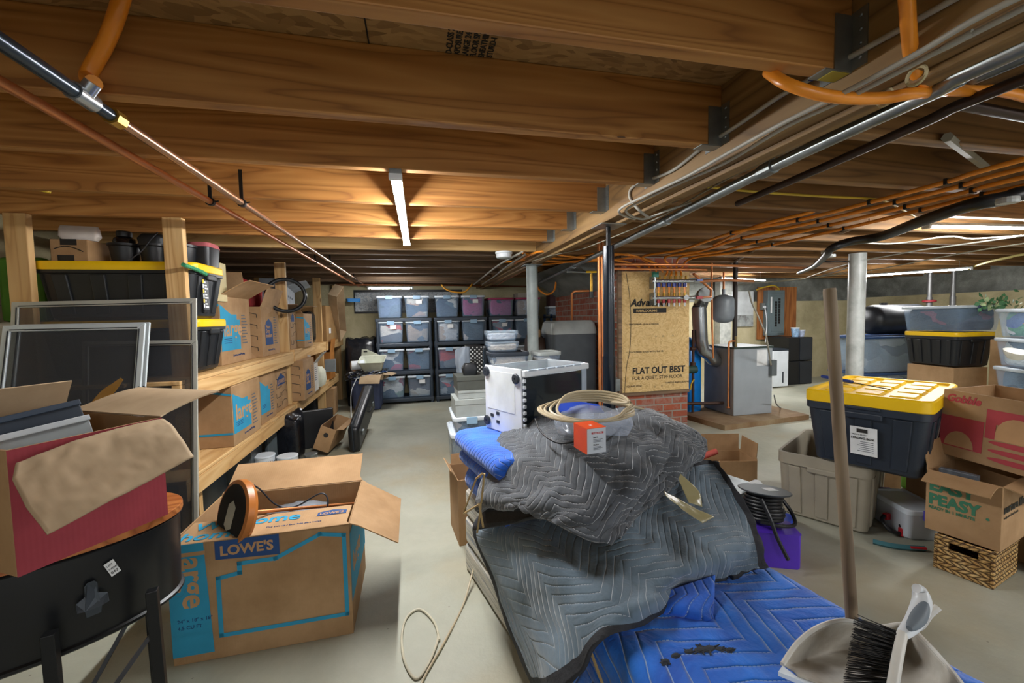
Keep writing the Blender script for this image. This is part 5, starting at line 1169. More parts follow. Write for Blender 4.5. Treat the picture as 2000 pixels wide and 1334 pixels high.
# ================================================================ pellet stove / tank left of chimney
t = thing('water_softener_cabinet', 'dark grey rounded appliance cabinet with a pale grey top, left of the chimney', 'cabinet', (1.655, 4.42, 0))
MB().rrect([(.255, .21, .05, 0), (.26, .215, .05, 1.03)], seg=6).build('cabinet', plain('grey_cabinet', '#454c52', .45), t, smooth=.6)
MB().rrect([(.262, .217, .05, 1.03), (.262, .217, .05, 1.06), (.25, .2, .06, 1.15), (.225, .18, .06, 1.175)], seg=6).build('cabinet_top', plain('pale_cabinet_top', '#9fa5a2', .4), t, smooth=.6)
# ================================================================ chimney
ch = MB(); ch.box(2.0, 2.755, 3.83, 5.85, 0, 1.99); struct('wall_chimney', ch, M_brick, 'red brick chimney mass in the middle of the basement')
pw = thing('panel_board', 'strand board panel printed FLAT OUT BEST, fixed on the brick chimney', 'board', (1.985, 3.80, .44))
MB().box(0, .765, 0, .02, 0, 1.215).build('osb_sheet', M_osbw, pw, bevel=.001)
text('Adv', .10, (.10, -.002, .87), pw, I_black, bold=.04, shear=.25, sx=.95); text('antech', .10, (.265, -.002, .87), pw, I_black, bold=.04, shear=.25, sx=.95)
MB().box(.13, .50, -.0015, -.0005, .80, .845).build('printed_bar', I_black, pw); text('SUBFLOORING', .035, (.16, -.003, .81), pw, M_osbw, bold=.02)
text('FLAT OUT BEST', .092, (.115, -.002, .185), pw, I_black, bold=.03, sx=.93); text('FOR A QUIET, STIFF FLOOR', .05, (.115, -.002, .125), pw, I_black, sx=.93)
text('<- SPACE PANEL 1/8 IN. AT EDGES', .024, (.05, -.002, .68), pw, I_black); text('<- SPACE PANEL EDGES WITH MIN. 1/8', .024, (.05, -.002, .40), pw, I_black)
text('SQUARE EDGE', .026, (.05, -.002, .055), pw, I_black, shear=.2); text('TONGUE AND GROOVE', .026, (.48, -.002, .07), pw, I_black, shear=.2)
for x, z in ((.36, .26), (.45, .265), (.57, .265), (.38, .56), (.46, .56), (.575, .565), (.37, .045), (.45, .05), (.58, .055)):
    MB().add([(x-.011, -.001, z), (x, -.001, z+.011), (x+.011, -.001, z), (x, -.001, z-.011), (x-.008, -.001, z), (x, -.001, z+.008), (x+.008, -.001, z), (x, -.001, z-.008)], [(0, 1, 5, 4), (1, 2, 6, 5), (2, 3, 7, 6), (3, 0, 4, 7)]).build('printed_mark', I_black, pw)
MB().tube(bend([(.05, -.004, 1.2), (.09, -.004, .95), (.10, -.004, .7), (.09, -.004, .45), (.05, -.004, .25), (.03, -.004, .0)]), .002, 5).build('stapled_wire', M_black, pw)
struct('trim_1', MB().box(1.95, 1.984, 3.79, 3.83, .40, 1.66).box(1.95, 2.756, 3.80, 3.829, .405, .438), M_old, 'dark timber frame around the strand board panel')
o = MB().box(0, .06, 0, .05, 0, .12).build('junction_box', M_galv, None, bevel=.003, loc=(1.89, 3.76, .47)); tag(o, 'small grey electrical box at the lower left of the strand board', 'electrical box')
M_conc = concrete('grey_slab', '#5c605d', '#7a7e7b', '#8e928e', 3, .5, .85)
struct('wall_hearth', MB().prism([(2.0, 4.05, 1.50), (2.0, 4.05, 1.79), (1.55, 4.05, 1.79)], (0, 1.75, 0)), M_conc, 'sloping concrete hearth support on the chimney')
# ================================================================ manifold
mfy = 3.72
mf = thing('heating_manifold', 'six-loop heating manifold with blue and red caps on the strand board', 'manifold', (2.30, mfy, 1.30))
M_chr = plain('brushed_nickel', '#b4b8bb', .25, .8, .1)
for zz, nm in ((.25, 'upper_bar'), (.085, 'lower_bar')):
    MB().tube([(-.03, 0, zz), (.44, 0, zz)], .019, 16).build(nm, M_chr, mf, smooth=.6)
    MB().box(-.012, .004, -.02, .07, zz-.07, zz+.05).build('bracket', M_galv, mf)
M_capb = plain('blue_cap', '#28368f', .35); M_capr = plain('red_cap', '#b3242c', .35)
for k in range(6):
    x = .045+.059*k
    MB().tube([(x, 0, .232), (x, 0, .195)], .019, 12).build('blue_cap', M_capb, mf); MB().tube([(x, 0, .07), (x, 0, .035)], .015, 12).build('red_cap', M_capr, mf); MB().tube([(x, 0, .035), (x, 0, .0)], .008, 10).build('flow_valve', M_white, mf)
    MB().tube([(x, 0, .195), (x, 0, .135), (x, 0, .10)], .0095, 10).build('pex_stub', M_pex, mf, smooth=.6); MB().tube([(x, 0, .135), (x, 0, .10)], .013, 8).build('brass_fitting', plain('brass', '#b58d3a', .3, .8), mf)
    MB().tube([(x+.01, -.005, .27), (x+.01, -.005, .305)], .012, 8).build('brass_fitting', plain('brass', '#b58d3a', .3, .8), mf)
MB().tube([(.33, -.03, .085), (.33, -.045, .085)], .026, 20).build('dial_gauge', M_chr, mf, smooth=.5); MB().tube([(.33, -.045, .085), (.33, -.047, .085)], .021, 20).build('dial_face', I_white, mf)
MB().tube([(.44, 0, .085), (.50, 0, .085)], .022, 12).build('ball_valve', M_chr, mf); MB().box(.46, .52, -.035, -.02, .07, .10).build('red_handle', M_capr, mf)
MB().tube([(.44, 0, .25), (.50, 0, .25)], .022, 12).build('ball_valve', M_chr, mf); MB().box(.46, .53, -.03, -.02, .25, .27).build('blue_handle', M_capb, mf)
MB().tube([(0, 0, .02), (0, 0, .32)], .011, 10).build('end_valve', M_chr, mf); MB().box(-.03, .03, -.03, .0, .29, .34).build('teal_box', plain('teal_plastic', '#1f8a78', .4), mf)
# ================================================================ boiler
M_blr = plain('boiler_light', '#9da4a9', .42, .0, .05); M_blrd = plain('boiler_side', '#8a867f', .5, .0, .1)
struct('floor_pad', MB().prism([(2.98, 4.45, 0), (3.09, 3.68, 0), (3.72, 3.74, 0), (4.3, 3.80, 0), (4.3, 4.75, 0), (2.98, 4.75, 0)], (0, 0, .055)), concrete('pad', '#6b5238', '#8d7454', '#a89474', 3, .3, .8, '#7b4a28'), 'low timber-edged concrete pad under the boiler')
bl = thing('boiler', 'grey floor-standing heating boiler on the low pad', 'boiler', (3.465, 3.99, .056))
MB().box(.0, .515, 0, .50, .0, .76).build('casing', M_blr, bl, bevel=.006); MB().box(-.004, .0, .004, .496, .004, .756).build('side_panel', M_blrd, bl, bevel=.002)
MB().box(-.008, .523, -.008, .508, .76, .782).build('top_edge', plain('dark_green_trim', '#33433c', .45), bl, bevel=.002)
MB().box(.30, .44, -.003, 0, .56, .74).build('paper_label', I_white, bl); MB().box(.46, .53, -.05, -.001, .44, .62).build('control_box', plain('grey_box', '#5f6668', .4), bl, bevel=.003)
MB().box(.52, .60, .10, .20, .22, .34).build('burner_unit', M_black, bl, bevel=.006); MB().box(.53, .58, .06, .10, .24, .29).build('burner_gauge', I_white, bl)
MB().tube([(-.03, .05, .74), (-.03, .05, .10)], .011, 12).build('copper_drop', M_copper, bl, smooth=.6); MB().tube([(-.03, .05, .10), (-.03, .05, .085)], .02, 12).build('brass_end', M_copper, bl)
MB().tube(bend([(-.03, .05, .73), (-.03, .05, .81), (-.01, .05, .845), (.08, .06, .845)]), .011, 10).build('copper_bend', M_copper, bl, smooth=True); MB().tube([(.07, .06, .78), (.07, .06, .90)], .015, 10).build('relief_valve', plain('bronze', '#7c6a46', .4, .7), bl)
fp = thing('flue_pipe', 'galvanised flue pipe with elbows rising from the boiler side', 'flue pipe', (0, 0, 0))
f0 = W(1368, 582, y=4.20); f1 = W(1365, 600, y=4.26); f2 = W(1368, 660, y=4.26)
MB().tube([Vector((3.464, 4.26, .66)), Vector((3.44, 4.26, .665)), Vector((3.40, 4.26, .69)), Vector((3.36, 4.26, .74)), Vector((f2.x+.03, 4.26, .80)), Vector((f2.x+.01, 4.26, .86)), Vector((f2.x, 4.26, .92)), f2, f1+Vector((0, 0, -.02)), f1], .080, 22).build('duct', plain('bright_galv', '#a2a6a8', .25, .85, .15, 7), fp, smooth=.6)
MB().tube(bend([f1+Vector((0, 0, -.02)), f1+Vector((.03, .0, .05)), f0+Vector((-.02, -.06, .02)), f0+Vector((-.06, -.16, .03))], 6), .075, 22).build('tee', plain('bright_galv', '#a2a6a8', .25, .85, .15, 7), fp, smooth=.6)
e_ = f0+Vector((-.06, -.16, .03)); MB().tube([e_, e_+Vector((-.01, -.03, .0))], .083, 24).build('draft_regulator', plain('grey_damper', '#878b8a', .4, .5), fp, smooth=.5)
t = thing('expansion_tank', 'grey round-bottomed expansion tank hung over the boiler', 'expansion tank', Wd(1413, 602, 4.9))
MB().lathe([(0, -.175), (.05, -.17), (.09, -.155), (.118, -.12), (.125, -.09), (.125, -.05), (.128, 0), (.125, .05), (.125, .09), (.118, .115), (.09, .14), (.05, .155), (.02, .16), (.02, .22), (0, .22)], n=32).build('tank', plain('tank_grey', '#8d969d', .3), t, smooth=.8)
MB().tube([(0, 0, .2), (0, 0, .42)], .012, 10).build('pipe', M_copper, t, smooth=.6)
p = Wd(1436, 560, 4.75); o = MB().tube([(0, 0, 0), (0, 0, 1.80-.84)], .026, 16).build('black_iron_pipe', plain('iron', '#35302d', .5, .4), None, smooth=.6, loc=(3.60, 4.14, .84)); tag(o, 'vertical dark iron pipe rising from the boiler top', 'pipe')
struct('trim_2', MB().box(5.05, 5.14, 6.15, 6.28, 0, 1.8).box(5.14, 5.32, 6.2, 6.28, 0, 1.8), plain('white_painted_wood', '#b3b5ae', .8, 0, .2, 10), 'white painted timber post on the back wall behind the boiler')
t = thing('pressure_tank', 'bright blue pressure tank behind the strand board corner', 'tank', Wd(1340, 700, 5.1)); t.location.z = 0
MB().lathe([(.15, 0), (.17, .05), (.17, .80), (.15, .87), (.08, .93), (0, .95)], n=32).build('tank', plain('tank_blue', '#1580d8', .25), t, smooth=.8)
pj = thing('water_pump', 'dark green pump and brown pipes between the blue tank and the boiler', 'pump', (3.13, 4.25, .056))
M_iron = plain('rusty_iron', '#4a3328', .6, .3)
MB().tube([(.0, 0, .01), (.0, 0, .98)], .016, 10).build('riser_pipe', M_iron, pj, smooth=.6); MB().tube([(-.12, 0, .12), (.34, -.1, .12)], .018, 10).build('return_pipe', M_iron, pj, smooth=.6)
MB().tube([(-.13, 0, .12), (-.13, 0, .44)], .014, 10).build('riser_pipe', M_iron, pj, smooth=.6)
MB().tube([(-.12, -.02, .52), (.02, -.02, .52)], .045, 18).build('pump_motor', plain('pump_green', '#2c4a42', .4), pj, smooth=.6)
MB().tube([(-.01, 0, .48), (.0, 0, .60)], .03, 14).build('flange', M_iron, pj); MB().tube([(-.03, 0, .76), (.03, 0, .76)], .02, 10).build('gate_valve', M_iron, pj)
MB().tube(bend([(-.10, 0, .44), (-.09, -.02, .40), (-.10, 0, .30)]), .01, 8).build('yellow_hose', plain('yellow_hose', '#d2b02a', .4), pj, smooth=True); MB().tube(bend([(0.0, -.02, .4), (-.04, -.03, .36), (-.05, -.02, .28)]), .008, 8).build('yellow_hose', plain('yellow_hose', '#d2b02a', .4), pj, smooth=True)
# burner cord over the floor
o = MB().tube(bend([W(1512, 772, z=.3), W(1517, 790, z=.15)]+[W(*p, z=.008) for p in ((1530, 800), (1545, 806), (1562, 812), (1600, 816), (1640, 817))]), .007, 8).build('power_cord', plain('grey_cord', '#7d8486', .5), None, smooth=True); tag(o, 'grey cord running over the floor from the boiler burner to the right', 'cord')
# ================================================================ electrical panel and things at the right back
eb = thing('plywood_backboard', 'orange plywood backboard on the wall behind the breaker panel', 'board', (5.91, 6.278, .745)); MB().box(0, .83, 0, .02, 0, .93).build('plywood_sheet', woodm('plywood', '#b5743c', '#9a5c2a', '#6d3e1b', 2, 7, stain=.2), eb); eb.location.y = 6.255
ep = thing('breaker_panel', 'grey breaker panel with an open column of black breakers on the plywood', 'electrical panel', (6.02, 6.15, .81)); M_pan2 = plain('panel_grey', '#6f7e82', .4, .2, .06)
MB().box(0, .355, 0, .10, 0, .80).build('cabinet', M_pan2, ep, bevel=.004); MB().box(.02, .335, -.012, 0, .03, .74).build('door_frame', M_pan2, ep, bevel=.002); MB().box(.07, .29, -.018, -.012, .07, .70).build('door', M_pan2, ep, bevel=.002)
for c_ in range(2):
    for k in range(10): MB().box(.13+.07*c_, .17+.07*c_, -.026, -.018, .16+.045*k+(.05 if c_ else 0), .20+.045*k+(.05 if c_ else 0)).build('breaker', M_black, ep)
MB().box(.04, .07, -.02, -.0185+.002, .40, .68).build('paper_strip', I_white, ep)
w_ = thing('wall_outlet', 'small grey outlet with white plugs left of the breaker panel', 'outlet', (5.94, 6.19, 1.27)); MB().box(0, .07, 0, .06, 0, .12).build('outlet_box', M_galv, w_); MB().box(.02, .055, -.03, 0, .03, .07).build('plug', M_white, w_)
o = MB().tube(bend([(5.97, 6.16, 1.3), (5.97, 6.12, 1.1), (5.95, 6.1, .9), (5.93, 6.1, .7)]), .008, 6).build('extension_cord', M_white, None, smooth=True); tag(o, 'thin white cord hanging below the outlet beside the breaker panel', 'cord')
o = MB().tube(bend([Wd(1463, 568, 4.6), Wd(1468, 590, 4.55), Wd(1478, 612, 4.5), Wd(1490, 640, 4.45), Wd(1497, 660, 4.35), (4.00, 4.02, .56)]), .009, 8).build('flexible_conduit', plain('pale_conduit', '#a9a595', .5), None, smooth=True); tag(o, 'pale flexible conduit looping from the joists to the boiler control box', 'conduit')
t = thing('notice_board', 'white sheet fixed to the wall left of the plywood', 'sheet', (5.38, 6.27, .98)); MB().box(0, .45, 0, .02, .20, .62).build('white_sheet', plain('white_sheet', '#c4c9ca', .7), t); MB().box(.1, .45, -.002, 0, .0, .2).build('stained_strip', concrete('flaky', '#55504a', '#aab0ae', '#c5c9c6', 9, .6, .9), t)
sq = Wd(1536, 748, 5.9)
for k in range(2):
    t = thing('speaker', ('black loudspeaker cabinet on the floor by the back wall', 'black loudspeaker cabinet stacked on the other, two cups on it')[k], 'speaker', (6.05, 5.72, .003+.40*k), .0)
    MB().box(-.02, .02+.44, 0, .44, 0, .39).build('cabinet', M_black, t, bevel=.006); MB().box(.20, .45, -.012, 0, .01, .38).build('grille', plain('speaker_grille', '#22262c', .6), t, bevel=.003); MB().box(-.02, .18, -.002, 0, .01, .38).build('side_board', plain('dark_side', '#111215', .5), t)
for k, (x, lab) in enumerate(((6.29, 'tall blue and white tub on the stacked speakers'), (6.41, 'shorter patterned tub on the stacked speakers'))):
    t = thing('plastic_tub', lab, 'tub', (x, 5.85, .796)); h_ = .16 if k == 0 else .12
    MB().lathe([(.045, 0), (.062, h_*.9)], n=20).build('tub_body', plain('blue_pattern' if k == 0 else 'grey_pattern', '#9dbfe0' if k == 0 else '#b4bfd6', .4, 0, .3, 30), t, smooth=.5); MB().lathe([(.065, h_*.88), (.065, h_), (0, h_)], n=20).build('lid', M_white, t, smooth=.5)
t = thing('dehumidifier', 'slim white appliance beside the speakers, behind the boiler', 'appliance', (5.55, 5.55, 0)); MB().box(0, .30, 0, .3, .02, .60).build('casing', M_white, t, bevel=.01); MB().box(0, .30, 0, .3, .60, .63).build('dark_top', M_charcoal, t, bevel=.004); MB().box(.18, .205, -.003, 0, .08, .26).build('slot', M_charcoal, t)
# ================================================================ right: totes, cartons, basket
M_dkgrey = plain('tote_slate', '#29313c', .4, 0, .08)
tan = heavy_tote('large open tan tote on the floor, the dark yellow-lidded tote resting on it', (2.51, 2.045, 0), math.radians(30), (.70, .45, .385), body=M_tan, open_top=True, ribs=4, rim=.07, taper=.9)
bt = heavy_tote('dark slate tote with bright yellow lid and white label, resting across the tan tote', (2.565, 1.82, .387), math.radians(24.5), (.78, .52, .405), body=M_dkgrey, ribs=5, rim=.05, taper=.84, lidh=.055)
lab = MB(); 
T2 = Matrix.Translation((-.74/2*.905, 0, 0))
def btl(y, z): return (-.390*(.84+.115*(z/.30))-.012-.003, y, z)
def lq(y0, y1, z0, z1, off=0): return [tuple(Vector(btl(y, z))+Vector((-off, 0, 0))) for y, z in ((y1, z0), (y0, z0), (y0, z1), (y1, z1))]
m = MB(); m.prism(lq(-.06, .05, .085, .235, .008), (-.001, 0, 0)); m.build('paper_label', I_white, bt)
m = MB(); m.prism(lq(-.022, .022, .205, .225, .010), (-.001, 0, 0)); m.build('label_logo', I_black, bt)
Ry = math.atan2(.095*.37/.31, 1)
def bt_text(s, size, y, z, mat, **k):
    p = btl(y, z); o = text(s, size, (p[0]-.0125, y, z), bt, mat, **k); o.rotation_euler = (PI/2, 0, -PI/2); return o
bt_text('HEAVY DUTY', .010, .042, .190, I_black); bt_text('STRONG BOX', .015, .047, .170, I_black, bold=.02)
for k in range(6):
    m = MB(); z = .105+.010*k; m.prism(lq(-.045, .02-.006*(k % 3), z, z+.003, .0095), (-.0005, 0, 0)); m.build('printed_line', I_grey, bt)
m = MB(); m.box(-.395, -.37, -.07, .07, .325, .342); m.build('handle', M_dkgrey, bt, bevel=.004)
# ratchet screwdriver / blue handle bar on the lid
p1, p2, p3 = W(1606, 737, z=.80), W(1664, 748, z=.80), W(1738, 762, z=.80)
t = thing('grabber_tool', 'blue-handled thin rod lying on the bright yellow lid', 'tool', p1); o0 = Vector(p1)
MB().tube([Vector((0, 0, .006)), p2-o0+Vector((0, 0, .006))], .010, 10).build('blue_handle', plain('tool_blue', '#26418f', .35), t, smooth=.6)
MB().tube([p2-o0+Vector((0, 0, .004)), p3-o0+Vector((0, 0, .004))], .0025, 8).build('rod', M_black, t, smooth=.6)
# wicker basket with cartons on it
YB = math.radians(13)
def wicker():
    t = NT('wicker'); tc = t.n('ShaderNodeTexCoord'); s = t.n('ShaderNodeSeparateXYZ'); t.link(tc.outputs['Object'], s.inputs[0])
    u = t.math('ADD', s.outputs[0], s.outputs[1]); z = s.outputs[2]
    row = t.math('FLOOR', t.math('MULTIPLY', z, 50.0)); fz = t.math('FRACT', t.math('MULTIPLY', z, 50.0))
    par = t.math('MODULO', row, 2.0); sg = t.math('SUBTRACT', t.math('MULTIPLY', par, 2.0), 1.0)
    q = t.math('FRACT', t.math('ADD', t.math('MULTIPLY', u, 34.0), t.math('MULTIPLY', t.math('MULTIPLY', fz, sg), .8)))
    a = t.math('ABSOLUTE', t.math('SUBTRACT', q, .5)); b_ = t.math('ABSOLUTE', t.math('SUBTRACT', fz, .5))
    h = t.math('SUBTRACT', 1.0, t.math('ADD', t.math('POWER', t.math('MULTIPLY', a, 2.0), 3.0), t.math('POWER', t.math('MULTIPLY', b_, 2.0), 4.0)), clamp=True)
    n = t.noise(tc.outputs['Object'], 45, 3); n2 = t.noise(tc.outputs['Object'], 14, 2)
    col = t.mix(t.math('POWER', h, .5), '#4d3117', t.ramp(t.math('ADD', t.math('MULTIPLY', n, .6), t.math('MULTIPLY', n2, .4)), [(.35, '#a87a3e'), (.5, '#d0a564'), (.7, '#e6c78c')])); t.col(col); t.bump(h, 1.0, .012); return t.set(.6)
M_wick = wicker()
bk = thing('wicker_basket', 'woven water-hyacinth basket with a handle slot under the nurture carton', 'basket', (2.396, 1.235, 0), YB)
bw, bd, bh = .275, .195, .158
m = MB(); m.box(0, bw, 0, bd, 0, .006); m.box(0, bw, 0, .012, .006, bh); m.box(0, bw, bd-.012, bd, .006, bh); m.box(bw-.012, bw, .012, bd-.012, .006, bh)
m.box(0, .012, .012, bd-.012, .006, bh-.05); m.box(0, .012, .012, .05, bh-.05, bh); m.box(0, .012, bd-.05, bd-.012, bh-.05, bh); m.box(0, .012, .05, bd-.05, bh-.018, bh); m.build('woven_body', M_wick, bk, bevel=.006)
m = MB(); m.tube([(0.004, .004, bh), (0.004, bd-.004, bh)], .009, 10); m.tube([(0.004, .004, bh), (bw-.004, .004, bh)], .009, 10); m.tube([(bw-.004, .004, bh), (bw-.004, bd-.004, bh)], .009, 10); m.build('rim_braid', M_wick, bk, smooth=.6)
ES = (.30, .245, .285); EB = (2.412, 1.228, .170)
eb_ = carton('open brown carton printed EASY PEASY in green, on the wicker basket', EB, YB, ES, flaps={'left': 112, 'front': 112, 'back': 12, 'right': 20}, mat=M_card, inner=M_card, fl={'left': .095, 'front': .12})
ftext(eb_, 'EASY', .068, .012, .195, I_green, 'left', ES, bold=.05, sx=1.0); ftext(eb_, 'PEASY', .068, .012, .130, I_green, 'left', ES, bold=.05, sx=.9); ftext(eb_, 'READY IN 1 MINUTE', .020, .012, .105, I_green, 'left', ES, bold=.03, sx=.85)
def ring2(cx, cz, r, face, ES, par, mat=None, n=16, rz=1.0, w=.0016):
    P = [(cx+r*math.cos(2*PI*i/n), cz+r*rz*math.sin(2*PI*i/n)) for i in range(n)]
    for p, q in zip(P, P[1:]+P[:1]):
        d = Vector((q[0]-p[0], q[1]-p[1])).normalized(); nx = Vector((-d.y, d.x))*w
        decal(par, [(p[0]+nx.x, p[1]+nx.y), (q[0]+nx.x, q[1]+nx.y), (q[0]-nx.x, q[1]-nx.y), (p[0]-nx.x, p[1]-nx.y)], mat or I_green, face, ES, 'printed_line')
decal(eb_, [(.205+.006*math.cos(a), .128+.006*math.sin(a)) for a in [2*PI*i/10 for i in range(10)]], I_green, 'left', ES)
ftext(eb_, 'nurture life', .052, .02, .165, plain('ink_dark', '#3b3a33', .8), 'front', ES, bold=.03); ftext(eb_, 'ready-made fresh for kids', .016, .02, .14, plain('ink_dark', '#3b3a33', .8), 'front', ES)
it = thing('laptop_sleeve', 'grey patterned packet standing inside the EASY PEASY carton', 'packet', EB, YB); it.location = Matrix.Translation(EB) @ Matrix.Rotation(YB, 4, 'Z') @ Vector((.05, .09, .0065))
MB().box(0, .03, 0, .13, 0, .288).build('packet_body', plain('grey_packet', '#5b6168', .5, 0, .3, 40), it, bevel=.003)
GB = (2.555, 1.06, .478)
gs = (.36, .48, .325)
gb = carton('large brown Gobble meal carton with red shapes resting on the EASY PEASY carton', GB, math.radians(0), gs, mat=M_card)
gb.rotation_euler = (.045, 0, math.radians(1))
decal(gb, [(.0, .05), (.16, .05), (.16, .20), (.0, .20)], I_red, 'left', gs); decal(gb, [(.02+.0, .055), (.02+.11, .055)]+[(.075+.055*math.cos(a), .055+.075*math.sin(a)) for a in [PI*i/12 for i in range(13)]], I_tan, 'left', gs, off=.0022)
decal(gb, [(.165, .20), (.45, .20), (.45, .265), (.165, .265)], I_red, 'left', gs); decal(gb, [(.165, .13), (.20, .13), (.20, .20), (.165, .20)], I_red, 'left', gs)
decal(gb, [(.20+.0, .13)]+[(.27+.07*math.cos(a), .16+.08*math.sin(a)) for a in [PI-PI*i/12 for i in range(13)]]+[(.34, .13)], I_tan, 'left', gs, off=.0024)
for k in range(3): decal(gb, [(.28+.10*math.cos(a), .115-.038*k+.012*math.sin(a)) for a in [2*PI*i/20 for i in range(20)]], I_red, 'left', gs, off=.0026)
ftext(gb, 'Gobble', .050, .012, .272, I_red, 'left', gs, bold=.04, shear=.3, sx=.85)
sup = carton('plain brown carton on the floor behind the wicker basket, holding up the big meal carton', (2.79, 1.30, 0), math.radians(3), (.36, .52, .468), closed=True)
# clear bin, clamp, level on the floor
latch_bin('small cloudy clear bin on the floor left of the wicker basket', (2.62, 1.72, 0), math.radians(-20), (.20, .30, .17), body=clear('milky_bin', '#dfe6ee', .7, .3), latch=plain('violet_latch', '#5a4fb0', .4), fill=clothes('pale', ['#c4c9cf', '#aab2bd', '#d9dcdf'], 17), fill_label='pale contents of the small cloudy bin', seed=88)
b = carton('brown carton behind the small cloudy bin', (2.80, 1.98, 0), .2, (.25, .15, .40), closed=True)
cl = thing('bar_clamp', 'black and red clamp lying against the tan tote', 'clamp', W(1752, 1045, z=0))
o0 = Vector(cl.location)
MB().tube(bend([Vector((-.01, .06, .08)), Vector((-.05, .04, .07)), Vector((-.06, 0, .04)), Vector((-.02, -.01, .02)), Vector((.02, -.02, .02))]), .010, 10).build('clamp_arm', M_black, cl, smooth=True)
MB().box(-.005, .028, -.03, -.005, .003, .05).build('red_jaw', plain('clamp_red', '#b5232c', .4), cl, bevel=.005); MB().box(.0, .02, -.034, -.004, .05, .065).build('jaw_top', M_black, cl, bevel=.003); MB().box(-.01, .02, .045, .07, .06, .095).build('red_jaw', plain('clamp_red', '#b5232c', .4), cl, bevel=.004)
lvp = [W(1705, 1058, z=.012), W(1740, 1066, z=.012), W(1775, 1070, z=.012), W(1806, 1072, z=.012)]
lv = thing('caulking_tool', 'teal curved plastic tool with a red end on the floor before the wicker basket', 'tool', lvp[0]); o0 = Vector(lvp[0])
MB().tube(bend([p-o0 for p in lvp]), .015, 4).build('tool_body', plain('teal_body', '#3c6a72', .4), lv); MB().tube([lvp[2]-o0+Vector((0, -.006, .004)), lvp[3]-o0+Vector((0, -.006, .004))], .008, 8).build('red_tip', plain('clamp_red', '#b5232c', .4), lv)
# purple bin, reel, blue lid
pb = thing('purple_bin', 'small translucent purple bin under the cable reel', 'bin', (1.60, 1.625, 0), math.radians(-24))
MB().rrect([(.10, .065, .012, 0), (.105, .07, .015, .01), (.105, .07, .015, .165), (.108, .073, .015, .17)], seg=4).build('bin_body', plain('purple_plastic', '#5b36c4', .3, 0, .08), pb, smooth=.6); pb.location = (1.665, 1.66, 0)
rl_ = thing('cable_reel', 'black cable reel with a round flange on the purple bin', 'cable reel', (1.66, 1.70, .178)); rl_.rotation_euler = Matrix.Rotation(.15, 3, Vector((-.73, .68, 0))).to_euler()
MB().lathe([(.05, 0), (.05, .15)], n=24).build('hub', M_black, rl_, smooth=.5); MB().lathe([(.0, .15), (.115, .15), (.118, .153), (.115, .157), (0, .157)], n=40).build('flange', plain('reel_grey', '#3c4247', .35), rl_, smooth=.5)
coil = []
for k in range(8):
    for i in range(16): a = 2*PI*i/16; coil.append((.078*math.cos(a)+.01*math.sin(k), .078*math.sin(a), .014+.0165*(k+i/16)))
MB().tube(coil, .0085, 8).build('cable_coil', M_black, rl_, smooth=True)
MB().tube(bend([(.085, 0, .13), (.12, -.04, .06), (.09, -.09, .015), (.0, -.1, .012), (-.08, -.06, .02)]), .0085, 8).build('loose_loop', M_black, rl_, smooth=True)
MB().tube(bend([(-.085, -.07, .13), (-.07, -.11, .05), (-.05, -.13, -.03), (-.01, -.15, -.12)]), .009, 8).build('cable_tail', M_black, rl_, smooth=True)
MB().box(.0, .06, -.03, .02, .157, .1585).build('paper_label', I_white, rl_)
o = MB().rrect([(.11, .11, .015, 0), (.115, .115, .02, .05), (.11, .11, .02, .055)], seg=3).build('blue_lid_box', plain('vivid_blue', '#1747d0', .35), None, smooth=.6, loc=(2.06, 2.05, 0), rz=.5); tag(o, 'flat vivid blue plastic box on the floor beside the tan tote', 'box'); o.location = (1.93, 1.95, 0)
tr = thing('drywall_tape', 'white paper roll standing on tools behind the cable reel', 'roll', Wd(1462, 957, 2.2), 0, rot=(0, PI/2, .35)); MB().lathe([(.022, 0), (.034, 0), (.034, .09), (.022, .09)], n=24).build('paper_roll', I_white, tr, smooth=.5)
tbx = thing('tool_crate', 'grey metal case of tools on the floor behind the blanket', 'tool case', (Wd(1450, 960, 2.22).x-.20, Wd(1450, 960, 2.22).y-.08, 0), .3); MB().box(0, .36, 0, .20, 0, .27).build('case_body', M_charcoal, tbx, bevel=.006); MB().box(-.005, .365, -.005, .205, .25, .275).build('case_rim', M_galv, tbx, bevel=.003)
bx = carton('low open brown box with a red-handled tool, behind the grey blanket', (1.92, 2.55, 0), -.25, (.42, .24, .17), flaps={'back': 0, 'right': 5}, fl={'back': .13})
t = thing('paint_roller', 'red rubber tool handle lying in the low brown box', 'tool', (2.03, 2.62, .16), 0, rot=(0, .0, -.2)); MB().tube([(-.05, 0, 0), (.09, 0, .05)], .022, 14, r_fn=lambda t: .022).build('red_handle', plain('rubber_red', '#c25a50', .5), t, smooth=.6); MB().tube([(-.10, 0, -.03), (-.04, 0, .0)], .012, 10).build('ferrule', M_black, t)
cloth_block('cloth_bundle', 'small red, blue and white patterned bundle peeking out behind the blanket', clothes('plaid', ['#c8472f', '#2f63a8', '#e4e4e4', '#c8472f'], 8, 14), (1.62, 2.35, 0), (.18, .18, .42), 0, 66)
# green items between totes
o = MB().box(0, .2, 0, .2, 0, .62).build('green_crate', plain('lime_green', '#6ba82c', .5), None, bevel=.02, loc=(3.2, 1.95, 0)); tag(o, 'lime green crate behind the dark yellow-lidded tote', 'crate')
o = MB().tube(bend([(2.98, 1.88, .52), (3.06, 1.84, .54), (3.14, 1.74, .56), (3.2, 1.62, .56)]), .03, 12, r_fn=lambda t: .028+.003*math.sin(t*90)).build('corrugated_hose', M_black, None, smooth=True); tag(o, 'black corrugated hose in front of the lime green crate', 'hose')
